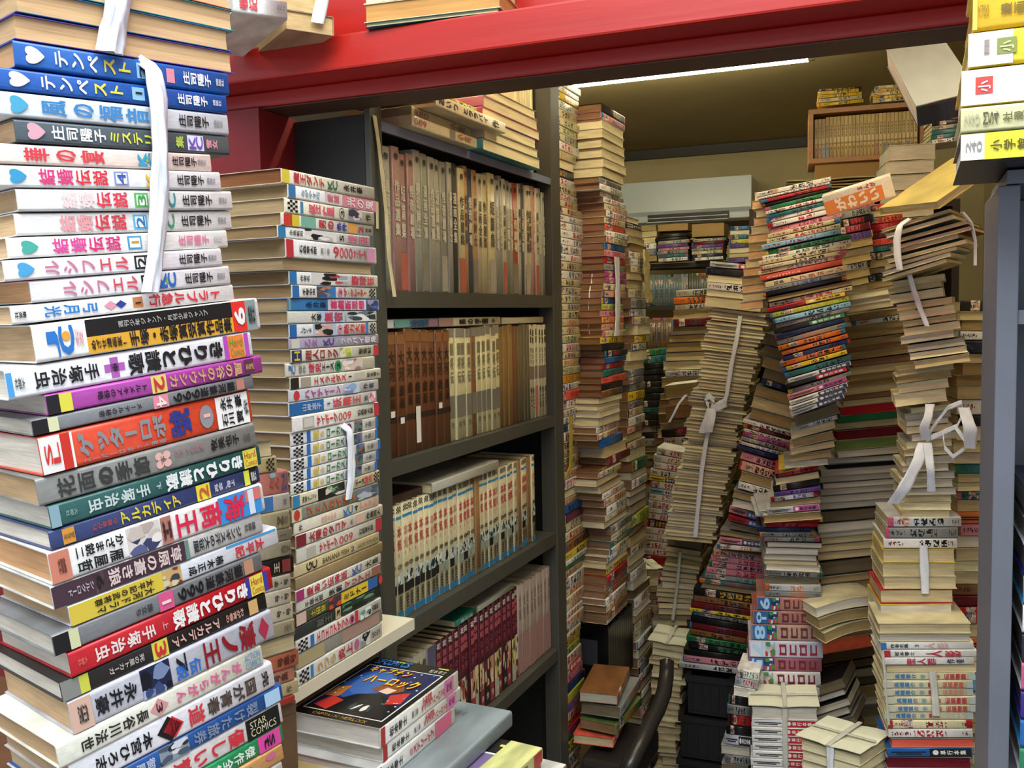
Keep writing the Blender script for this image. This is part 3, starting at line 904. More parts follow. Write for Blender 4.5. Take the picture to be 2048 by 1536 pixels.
# piled on the top board
zz = BZ[0] + .001
lying('comic_book', 0, zz, sx(800, 262), sx(932, 290), .0165, 'c', None, 'cream comic lying lowest on the topmost steel board', spine_mesh([('h', '089', .03, .2, .2, .8, 'b0524a'), ('r', .55, .64, .1, .9, '8a8478'), ('v', '小花', .66, .9, 'b86a58', .6)], 'R'), dep=-.02)
lying('comic_book', 0, zz + .017, sx(812, 240), sx(930, 262), .016, 'h', None, 'beige comic lying second on the topmost steel board', spine_mesh([('h', '880', .03, .25, .2, .8, '8a6a5c'), ('v', '小花', .6, .9, '6a5a50', .6)], 'R'), dep=-.01)
lying('comic_book', 0, zz + .0335, sx(825, 222), sx(968, 246), .018, 'd9cfae', None, 'cream comic with black lettering tilted on the topmost board pile', spine_mesh([('v', 'あいつ', .02, .3, '3a3230', .6), ('v', 'とララバイ', .35, .72, '2c2420', .66), ('v', '作', .78, .9, '1c1a1a', .7)], 'R'), dep=-.04, wd=.085)
lying('comic_book', 0, zz + .052, sx(880, 206), sx(932, 222), .014, 'l', 'k', 'lime comic near the beam on the topmost steel board', dep=-.02)
lying('paperback_book', 0, zz + .0335, sx(768, 236), sx(812, 226), .024, '5c3a2c', None, 'paperback with cream page edges at the near end of the topmost board', dep=-.05, flip=True, pages='1', wd=.13)
for i, (bz, T, base, wrd) in enumerate(((0.0, .019, '2a7f86', 'teal'), (.0195, .015, 'h', 'beige'), (.035, .018, 'n', 'navy'), (.0535, .017, 'c24a6c', 'dark pink'), (.071, .019, 'd68a98', 'pink'), (.0905, .015, 'h', 'beige'))):
    random.seed(i)
    a, b = sx(938 + 3 * (i % 3), 290), sx(1058, 320)
    # the tail edge faces out: spine towards the near side
    m = frame(SP.W(a, zz + bz, .05), -SP.N, SP.A, ZUP)
    make_book('paperback_book', f"{wrd} comic with its page ends out, {ordinal(i + 1)} from below on the topmost steel board", 'book', m, .15, b - a - .01 * (i % 3), T, base, 0, '1', 'soft', 'books stacked page ends out on the topmost steel board')
for i in range(7):
    random.seed(30 + i); a = sx(1061, 300) + i * .0125
    m = frame(SP.W(a, zz + .1 + .003 * (i % 3), .03 + .002 * (i % 2)), -ZUP, SP.N, SP.A)
    make_book('shelved_comic', f"tall cream book standing on the topmost steel board, {ordinal(i + 1)} from the lying pile", 'book', m, .19, .12, .0118, ['d6cba0', 'c9bd94', 'cfc49a'][i % 3], 0, '2', 'soft', 'tall cream books standing on the topmost steel board')
# ------------------------------------------------------------------ the pile in front (spines towards the street)
FR = Plane(470, 620, .75, 50)
NAVYS = '2f3d6e'


def hard(s1, c='e0622a', t='Hard Comics', tc='4a9a3a', bar=None):
    e = [('r', s1, s1 + .075, .05, .95, c), ('h', 'Hard', s1 + .006, s1 + .066, .52, .86, tc), ('h', 'Comics', s1 + .006, s1 + .07, .14, .46, tc)]
    if bar:
        e += [('r', s1 - .025, s1 - .002, .04, .96, bar), ('r', s1 + .077, s1 + .1, .04, .96, bar)]
    return e


SY = lambda c, s0=.75, s1=.9: [('v', '庄司陽子', s0, s1, c, .58), ('v', '講談社', .925, .97, 'b8b8c0' if c != 'k' else '8a8a88', .34)]
KC = lambda s, c, c2='8fb84a': [('v', 'K', s, s + .045, c, .7, .5, .05), ('v', 'C', s + .05, s + .095, c, .7, .5, .05), ('o', s + .05, .5, .012, .14, c2)]


def box(s, txt, bg, fg):
    return [('r', s, s + .065, .14, .86, bg), ('r', s + .008, s + .057, .24, .76, 'w' if bg != 'y' else 'e8d860', 2), ('v', txt, s + .012, s + .053, fg, .5)]


KEK = lambda c1, c2, s0=.24: [('v', '結婚', s0, s0 + .15, c1, .78), ('v', '伝説', s0 + .15, s0 + .3, c2, .78)]
FRONT = [  # word, base, xL, yL, xR, yR (its lower edge), thickness share, lettering, reading direction, extras
    ('blue comic spine with white and yellow katakana, number two', '1c5fb0', 32, 132, 460, 184, 'R', [('v', '♥', .04, .12, 'w', .62), ('v', 'テンペ', .15, .36, 'e8e6e0', .72), ('v', 'スト', .36, .5, 'e2d84a', .72)] + [('r', .525, .58, .2, .84, '8fc0e0'), ('v', '2', .535, .57, 'k', .5), ('r', .67, .71, .2, .8, 'd88a9a')] + SY('w')),
    ('blue comic spine with white and yellow katakana, number one', '1a58ac', -8, 175, 455, 227, 'R', [('v', '♥', .05, .13, 'w', .66), ('v', 'テンペ', .16, .37, 'e8e6e0', .74), ('v', 'スト', .37, .51, 'e2d84a', .74), ('r', .545, .6, .18, .82, '8fc0e0'), ('v', '1', .555, .59, 'k', .5), ('r', .665, .7, .2, .8, '4a9a6a')] + SY('w')),
    ('pale blue-white comic spine with wide blue lettering', 'dfe6ea', -10, 230, 460, 269, 'R', [('v', '♥', .055, .125, '4aa8cc', .66), ('v', '風の福音', .16, .62, '3a86c4', .66)] + SY('k')),
    ('slate comic spine with white and yellow lettering and a pink heart', '4a555c', 33, 283, 463, 303, 'R', [('v', '♥', .045, .12, 'd8a8b4', .7), ('v', '庄司陽子', .14, .38, 'e8e8e8', .66), ('v', 'ミステリー', .39, .66, 'd8d84a', .66), ('v', '集', .71, .755, 'b4c848', .6), ('r', .775, .86, .12, .88, 'd8d4e4'), ('v', 'KC', .78, .855, '6a4aa4', .62), ('v', '雪女', .87, .935, 'd88a98', .5)]),
    ('pale pink comic spine with wide red lettering', 'ecd8cc', -10, 325, 425, 337, 'R', [('v', '華の宴', .11, .47, 'd8404c', .7)] + KC(.62, '2f9ac4') + SY('k', .79, .92)),
    ('white comic spine with crimson lettering, number four in a box', 'eef0f0', 0, 373, 442, 375, 'R', [('v', '♥', .04, .11, '3a9ac8', .62)] + KEK('d83a78', 'd83240', .15) + box(.475, '4', '8a98cc', '3a5aa8') + KC(.62, 'e0b83a') + SY('k', .77, .91)),
    ('white comic spine with half-faded red lettering, number three', 'f0efec', 38, 422, 467, 419, 'R', KEK('f0d4d4', 'd8384a', .17) + box(.5, '3', '5aae5a', '3f9a48') + [('v', 'C', .66, .7, '2f8a94', .7)] + SY('k', .73, .89)),
    ('white comic spine with pale and red lettering, number two in blue', 'efeeea', 38, 471, 470, 462, 'R', KEK('e8a0a4', 'd83848', .17) + box(.5, '2', '5ab0dc', '2a74b4') + [('v', 'C', .66, .7, '3a9a6a', .7)] + SY('k', .73, .89)),
    ('white comic spine with magenta lettering, number one on yellow', 'f0efe8', 20, 517, 461, 498, 'R', [('v', '♥', .05, .12, '4ab0a0', .62)] + KEK('dc4a9a', 'd8307a', .17) + box(.5, '1', '4a9ac8', 'c89a28') + SY('d8789a', .74, .9)),
    ('white comic spine with pink katakana, number two', 'eeedf0', 12, 563, 447, 535, 'R', [('v', '♥', .05, .12, '4aa4d8', .66), ('v', 'ルシフ', .15, .38, 'cc7a94', .74), ('v', 'エル', .38, .53, 'd44a5a', .74)] + box(.555, '2', 'k', 'k') + SY('k', .77, .92)),
    ('white comic spine with pink katakana, number one and blue initials', 'f0eff0', 68, 606, 464, 570, 'R', [('v', 'ルシフ', .13, .36, 'cc7a94', .76), ('v', 'エル', .36, .5, 'd44a5a', .76)] + box(.515, '1', 'k', 'k') + KC(.6, '2a6cc0') + SY('k', .74, .9)),
    ('white comic spine with red katakana and blue author name', 'ebe9e4', 30, 650, 473, 605, 'L', [('v', 'トラブル急行', .57, .93, 'd43240', .8), ('v', '弓月光', .12, .35, '2f80c4', .62), ('d', .4, .5, .03, .26, 'e098a8'), ('d', .445, .5, .025, .24, '2a3a9a'), ('r', .5, .545, .2, .82, 'c8804a'), ('v', '1', .508, .538, 'k', .4), ('v', '集英社', .01, .055, 'k', .4)]),
    ('thick white comic with a black and yellow title block, number six', 'eeeeea', 75, 727, 523, 668, 'R', [('v', 'J', .045, .09, '2a78c8', .66, .42, .05), ('v', 'C', .09, .15, '2a78c8', .72, .5, .05), ('o', .12, .62, .016, .13, 'e8a83a'), ('v', 'デラックス', .155, .185, 'c83a48', .6), ('r', .2, .86, .5, .97, '161414'), ('r', .2, .86, .04, .5, 'e0a832'), ('v', 'めざせ漫画家！', .21, .36, '2a2018', .3, .27), ('v', '手塚・赤塚賞受賞作品集', .37, .85, 'k', .5, .3, .035), ('v', '週刊少年ジャンプ・月刊少年ジャンプ', .33, .74, 'a8a8a4', .2, .74),
        ('r', .86, .93, .03, .97, 'd83228'), ('v', '6', .868, .922, 'w', .5, .5, .05), ('r', .93, .985, .03, .97, '86928e'), ('v', '集英社', .94, .975, '2a3030', .6)]),
    ('white comic spine with heavy black lettering and a violet cross', 'eff0f2', 22, 802, 508, 738, 'L', [('v', 'きりひと讃歌', .44, .86, 'k', .78, .5, .035), ('r', .35, .43, .36, .64, 'b060b4'), ('r', .374, .406, .14, .86, 'b060b4'), ('v', '中', .378, .402, 'k', .3), ('v', '手塚治虫', .09, .33, 'k', .6), ('v', '大都社', .025, .06, '5a5a5a', .4), ('r', .865, .885, .03, .97, 'b04ab0'), ('r', .965, .985, .03, .97, 'b04ab0'), ('r', .0, .02, .1, .9, '4aa0dc')] + hard(.886, 'e88038')),
    ('thin magenta film comic with tan lettering, number two on yellow', 'a8449c', 98, 832, 525, 745, 'L', [('r', 0, .05, .05, .95, '1a1a1e'), ('r', .05, .1, .05, .95, 'dcd84a'), ('v', 'トルメキアの侵略', .2, .42, '2a1a2a', .44), ('r', .44, .51, .04, .96, 'e0d070'), ('v', '2', .45, .5, 'c8323a', .74), ('v', '風の谷のナウシカ', .52, .89, 'c4a070', .8), ('r', .905, .955, .08, .92, '5a3048'), ('h', 'ANIME', .908, .952, .34, .66, 'd8b060')]),
    ('thin grey film comic with black lettering, pink number four', '7f8284', 68, 873, 508, 785, 'L', [('r', 0, .06, .05, .95, '18181a'), ('r', .06, .1, .05, .95, 'd8dcae'), ('v', 'メーテルの秘密', .26, .45, '2a2a30', .44), ('r', .5, .57, .05, .95, 'dc8a9c'), ('v', '4', .51, .56, 'ecdcd0', .7), ('v', '銀河鉄道', .72, .9, '151518', .7), ('v', '999', .59, .72, '151518', .62), ('r', .91, .95, .12, .88, 'b87a68')]),
    ('thick orange-red comic with grey katakana and a white author panel', 'd84a2c', 88, 953, 510, 840, 'R', [('r', 0, .085, .03, .97, 'efeeea'), ('v', 'SL', .015, .075, 'd0382c', .5, .52), ('r', .085, .125, .03, .97, 'cc3428'), ('r', .125, .135, .03, .97, 'efeeea'), ('v', 'ゲッターロボ', .15, .55, '8d8f92', .66, .56, .03), ('v', 'スーパーロボット漫画', .16, .54, '8d8f92', .12, .14), ('v', '號', .56, .68, '283a86', .8, .5, .05), ('o', .755, .5, .035, .34, '8d8f92'), ('v', '1', .735, .775, 'f0b0a0', .5), ('r', .81, .985, .03, .97, 'efeeea'), ('v', '永井', .83, .9, 'k', .4, .74), ('v', '豪', .91, .95, 'k', .4, .74), ('v', '石川', .83, .9, 'k', .4, .28), ('v', '賢', .91, .95, 'k', .4, .28), ('v', '大都社', .956, .98, 'k', .5)]),
    ('grey comic spine with outlined white lettering and a pink flower', '8a8b86', 82, 1015, 513, 885, 'R', [('v', '花面の季節', .07, .47, '3a3a38', .74, .49, .05), ('v', '花面の季節', .07, .47, 'e4e2d8', .7, .5, .0)] + [('o', .53 + .018 * dx, .5 + .16 * dy, .018, .16, 'dcb0a4') for dx, dy in ((1, 1), (1, -1), (-1, 1), (-1, -1))] + [('v', '下', .515, .545, '8a6a64', .34), ('v', 'ロマンの探求', .58, .73, '9c7478', .3, .6), ('v', '牧美也子', .76, .91, '161616', .5, .55), ('v', '小学館', .93, .97, '55564f', .36)]),
    ('dark green comic spine with heavy white lettering', '2c5a56', 105, 1060, 526, 932, 'L', [('r', 0, .04, .05, .95, '8aacb8'), ('v', 'きりひと讃歌', .5, .9, 'e6eae6', .78, .5, .035), ('v', '下', .455, .48, 'c4d0cc', .36), ('v', '手塚治虫', .15, .43, 'c4d4d0', .58), ('v', '大都社', .06, .11, '7a9a98', .3)] + hard(.905, 'e2d84e', tc='b8382e')),
    ('navy film comic spine with yellow lettering, number two', '34406e', 105, 1102, 525, 962, 'R', [('r', .05, .1, .1, .9, 'd89a38'), ('h', 'ANIME', .053, .097, .36, .64, '3a3040'), ('v', 'わが青春の', .17, .28, 'a04a50', .4), ('v', 'アルカディア', .29, .58, 'e0d03c', .8), ('r', .66, .73, .04, .96, 'e4d83e'), ('v', '2', .67, .72, 'c85a3a', .7), ('v', '再会、母よ', .75, .86, 'c4c8d0', .5), ('r', .915, .945, .05, .95, 'd8d848'), ('r', .945, .985, .05, .95, '17171c'), ('v', '講談社', .95, .98, 'c8c8c8', .6)]),
    ('thick white comic with a bold crimson title on light blue', 'efeeea', 108, 1172, 530, 1020, 'L', [('r', 0, .08, .03, .97, 'd0846c'), ('v', '講談社', .03, .06, '6a3a30', .5), ('v', 'かざま鋭二', .1, .31, 'k', .38, .72), ('v', '雁屋哲', .1, .3, 'k', .38, .27), ('g', .32, .47, .04, .96, 3, ['d8d2cc', '3a4064', 'c8beb4', '5a6088', 'e8e2dc', 'b8a8a0']), ('r', .475, .525, .04, .96, 'b0786c'), ('v', '第1集', .48, .52, '3a2420', .7), ('r', .76, .985, .03, .97, '3a8ed0'), ('v', '海商王', .535, .9, 'd42848', .86, .5, .05), ('r', .9, .985, .52, .94, 'd0746c', 2), ('r', .915, .945, .06, .94, 'd4dce4', 2.4)]),
    ('comic spine, half dark brown half grey-white, with brush lettering', 'cfd0cc', 112, 1222, 527, 1060, 'L', [('r', 0, .59, .04, .96, '46303a'), ('v', 'シルクロード', .06, .17, 'b8a8b4', .44), ('r', .175, .215, .05, .95, 'd0a8a8'), ('v', '6', .18, .21, 'k', .6), ('v', '草原の蒼き狼', .23, .57, 'd8c4c0', .78), ('r', .585, .61, .05, .95, '6a8a80'), ('v', 'ジンギス汗の大征服', .63, .88, '2a2e34', .62), ('v', '講談社', .9, .96, '4a4a4a', .4)]),
    ('comic spine, yellow end and white end with a red title', 'e6ebf0', 145, 1255, 560, 1090, 'L', [('r', 0, .4, .04, .96, 'd8c244'), ('v', '太平記の武将群', .1, .36, '2a2418', .34, .66), ('v', '大河ドラマ', .1, .36, '2a2418', .3, .28), ('g', .4, .49, .04, .96, 9, ['c8a86a', '7a3a34', '3a4048', 'd8c8a8']), ('v', '楠木正成', .52, .7, '1d1d22', .48, .42), ('v', '太平記', .76, .92, 'c82c34', .66, .45), ('r', .72, .99, .84, .96, '3f9ad8')]),
    ('thin grey film comic with black lettering, pink number one', '77797a', 112, 1315, 527, 1145, 'L', [('r', 0, .065, .05, .95, '161618'), ('r', .065, .105, .05, .95, 'd4d8aa'), ('v', '旅立ち', .35, .43, '3a3a40', .44), ('r', .46, .53, .05, .95, 'd85a8a'), ('v', '1', .47, .52, 'f0dcd0', .7), ('v', '999', .55, .68, '151518', .62), ('v', '銀河鉄道', .69, .89, '151518', .7), ('r', .9, .95, .12, .88, 'b88a68')]),
    ('red comic spine with heavy white lettering', 'c8202c', 145, 1357, 549, 1175, 'L', [('v', 'きりひと讃歌', .46, .86, 'f0eeea', .8, .5, .035), ('v', '上', .41, .44, 'd0a8a4', .36), ('v', '手塚治虫', .1, .38, 'ecdcd8', .58), ('v', '大都社', .03, .07, 'd86a60', .3)] + hard(.875, 'e6d84e', tc='b8382e', bar='3a3a9c')),
    ('black film comic spine with pale katakana, red number three', '26211f', 130, 1408, 537, 1215, 'L', [('r', 0, .075, .04, .96, '8a8c86'), ('r', .075, .115, .05, .95, 'd4d850'), ('v', '死の星トカーガ', .2, .36, 'b8b4ac', .42), ('r', .4, .475, .04, .96, 'e0d64a'), ('v', '3', .41, .465, 'cc3038', .74), ('v', 'アルカディア', .49, .74, 'd8b0a4', .66), ('v', 'わが青春の', .77, .87, 'c89888', .5), ('r', .9, .95, .1, .9, 'd0a868')]),
    ('thick silver comic with red title and a blue-black picture', 'bfc0c8', 150, 1472, 549, 1270, 'L', [('r', 0, .09, .03, .97, 'dcb8a4'), ('v', '角川書店', .03, .07, '3a3a3a', .6), ('v', '永井豪', .1, .29, '1a1a22', .6), ('g', .31, .45, .03, .97, 21, ['1c2644', '0e1220', 'a8b4cc', '3a4a7a', '7a8ab0']), ('v', '7', .48, .53, 'k', .6, .6), ('v', '伝説', .47, .6, '2f6cc4', .5, .35), ('v', '凄ノ王', .61, .9, '8a1420', .9, .5, .05), ('v', '凄ノ王', .61, .9, 'c83a4a', .8, .5, .0), ('d', .945, .5, .03, .4, 'a82c44')]),
    ('cream comic spine with pink brush lettering', 'e2e2d2', 120, 1540, 528, 1320, 'L', [('v', '長谷川法世', .09, .4, '2c2c2a', .54), ('d', .45, .5, .045, .4, 'd89a9c'), ('v', '3', .435, .465, '3a2a2a', .4), ('v', 'がんがらがん', .53, .88, 'd86a94', .56), ('h', 'ACTION', .9, .985, .54, .86, '3a8cc0'), ('h', 'COMICS', .9, .985, .14, .48, '3a8cc0')]),
    ('white comic spine with a red and black diamond and brush title', 'e9eaee', 150, 1590, 550, 1352, 'L', [('v', '本宮ひろ志', .1, .36, '16161a', .6), ('d', .44, .5, .06, .46, '1a1416'), ('d', .46, .5, .05, .4, 'd0303a'), ('v', '二', .445, .475, '1a1416', .4), ('v', '道', .53, .62, 'cc3a40', .7), ('v', '国が青春', .63, .9, '4a3c34', .66), ('v', '完', .93, .97, '1a1a1a', .6)]),
    ('blue comic spine with grey-blue lettering and a picture', '28589c', 160, 1628, 567, 1385, 'L', [('v', '御厨さと美', .12, .34, 'b4c4d8', .6), ('g', .36, .5, .04, .96, 31, ['8a9aa8', '2a3038', 'd8dce0', '4a5a6a']), ('v', '裂けた旅券', .52, .86, '7a8aa4', .7), ('r', .9, .985, .1, .9, 'a8cce4')]),
    ('white comic spine with red title and a black end panel', 'e6e5e2', 165, 1680, 568, 1440, 'L', [('v', '優しい鷲', .42, .79, 'd03440', .74), ('v', 'JJ', .3, .4, 'd03440', .7), ('v', '作者', .1, .24, 'k', .5), ('r', .8, .985, .03, .97, '15181a'), ('h', 'STAR', .82, .91, .52, .84, 'd4d0a4'), ('h', 'COMICS', .82, .96, .14, .48, 'd4d0a4')]),
    ('green comic spine with a pink end panel', '2f9c62', 170, 1722, 570, 1490, 'L', [('v', '傑作全集', .6, .84, 'd4e8d8', .6), ('v', '短篇', .3, .5, 'e8f0e8', .7), ('r', .86, .985, .03, .97, 'd84a9a'), ('v', 'St', .89, .95, '1a1a20', .6)]),
    ('orange-tan comic spine with violet lettering', 'd8a86a', 170, 1765, 570, 1533, 'L', [('v', 'まんが', .5, .84, '4a3484', .7), ('o', .93, .66, .03, .2, 'c86a8c')]),
    ('white comic spine at the foot of the pile', 'd8d4cc', 172, 1805, 570, 1575, 'L', [('v', '作品集', .4, .8, '2a2a30', .6)]),
]
PGF = ['d9a878', 'd6b48a', 'cfae84', 'd2b28a', 'd8c09a']
rows = []
for r in FRONT:
    a = FR.S(r[2], r[3]); b = FR.S(r[4], r[5]); rows.append((a, b, math.atan2(b[1] - a[1], b[0] - a[0])))
zz_ = np.array([(a[1] + b[1]) / 2 for a, b, _ in rows]); ph = np.array([p for *_, p in rows])
cf = np.polyfit(zz_, ph, 2)
rn = random.Random(4); random.seed(4)
sref = -.06
base = []
for (a, b, _), z in zip(rows, zz_):
    phi = float(np.polyval(cf, z)); base.append((a[1] + (sref - a[0]) * math.tan(phi), phi))
prevz = base[0][0] + .0176
for i, (r, (a, b, _), (zc, phi)) in enumerate(zip(FRONT, rows, base)):
    T = max((prevz - zc) * math.cos(phi) * .985 - (abs(phi - base[i - 1][1]) * .1 if i else 0), .006); prevz = zc
    mid_s = (a[0] + b[0]) / 2; zm = zc + (mid_s - sref) * math.tan(phi)
    m, ln, w2 = place(FR, 's', a[0], b[0], zm, phi, T, .108 if i < 12 else .122, rn, .8)
    pg = 'e4dccb' if i in (13, 14, 15, 16, 18, 19, 23, 24, 25) else PGF[i % 5]
    make_book('comic_book', f"{r[0]}, street pile", 'book', m, ln, w2, T, r[1], 0, pg, 'soft', 'comics in the tall pile nearest the street', spine_mesh(r[7], r[6]))
# page-edge books on top of it
prevz = base[0][0] + .0185; tops = [(32, 85, 472, 155), (34, 27, 472, 113), (36, -22, 472, 78), (40, -66, 475, 38), (40, -108, 476, 2), (40, -150, 476, -38)]
zl = [None] * 6
ra = [(FR.S(t_[0], t_[1]), FR.S(t_[2], t_[3])) for t_ in tops]
bot = base[0][0] + .0176
for i, (a, b) in enumerate(ra):
    phi = base[0][1] + (-.006 * i)
    T = (.0163, .016, .016, .016, .0152, .0152)[i]
    m, ln, w2 = place(FR, 'F', a[0], b[0] - .004 * (i % 2), bot + .0006 + ((a[0] + b[0]) / 2 - sref) * math.tan(phi), phi, T, .113, rn, .6)
    make_book('paperback_book', f"paperback with tan fore-edge out, {ordinal(6 - i)} from top of the street pile", 'book', m, ln, w2, T, ['5a3a9a', '2a6a9c', '2a8a94', 'b84a38', 'c8c4b4', '4a7a9a'][i], 0, 'd3b083', 'soft', 'comics in the tall pile nearest the street')
    bot += T / math.cos(phi) + .0008
PLASTIC = plain('white_plastic_string', 'dfe3ea', .3, noise=.08, scale=60, spec=.6)
PLASTIC2 = plain('dull_plastic_string', 'c9c8bc', .35, noise=.1, scale=60)


def on_plane(pl, pts, dep=-.004):
    out = []
    for q in pts:
        s, z = pl.S(q[0], q[1]); out.append(pl.W(s, z, dep if len(q) < 3 else q[2]))
    return out


def tape(name, label, pl, pts, wpx, mat=None, dep=-.004, group=None, crinkle=.0006, wdir=None, bulge=.0012):
    a = pl.S(pts[0][0], pts[0][1])[0]; b = pl.S(pts[0][0] + wpx, pts[0][1])[0]
    return ribbon(name, label, on_plane(pl, pts, dep), abs(b - a), wdir or pl.A, mat or PLASTIC, crinkle=crinkle, group=group, bulge=bulge)


tape('plastic_string', 'white plastic string tied round the page-edge books on the street pile', FR, [(243, -90), (236, -30), (229, 20), (222, 62), (214, 108)], 50, crinkle=.001, bulge=.004)
tape('plastic_string', 'long white plastic string running down the coloured spines of the street pile', FR, [(289, 118, .004), (300, 145), (309, 200), (313, 300), (311, 400), (306, 480), (300, 540), (293, 585)], 34, crinkle=.001, dep=-.006, bulge=.003)

# ------------------------------------------------------------------ second pile, beside the steel shelf
S2 = Plane(575, 640, .97, 65.6)
CHK = [('q', .02, .12, .1, .9)]
TABB = lambda c: [('r', 0, .07, .04, .96, c)]


def lt(*e):
    return list(e)


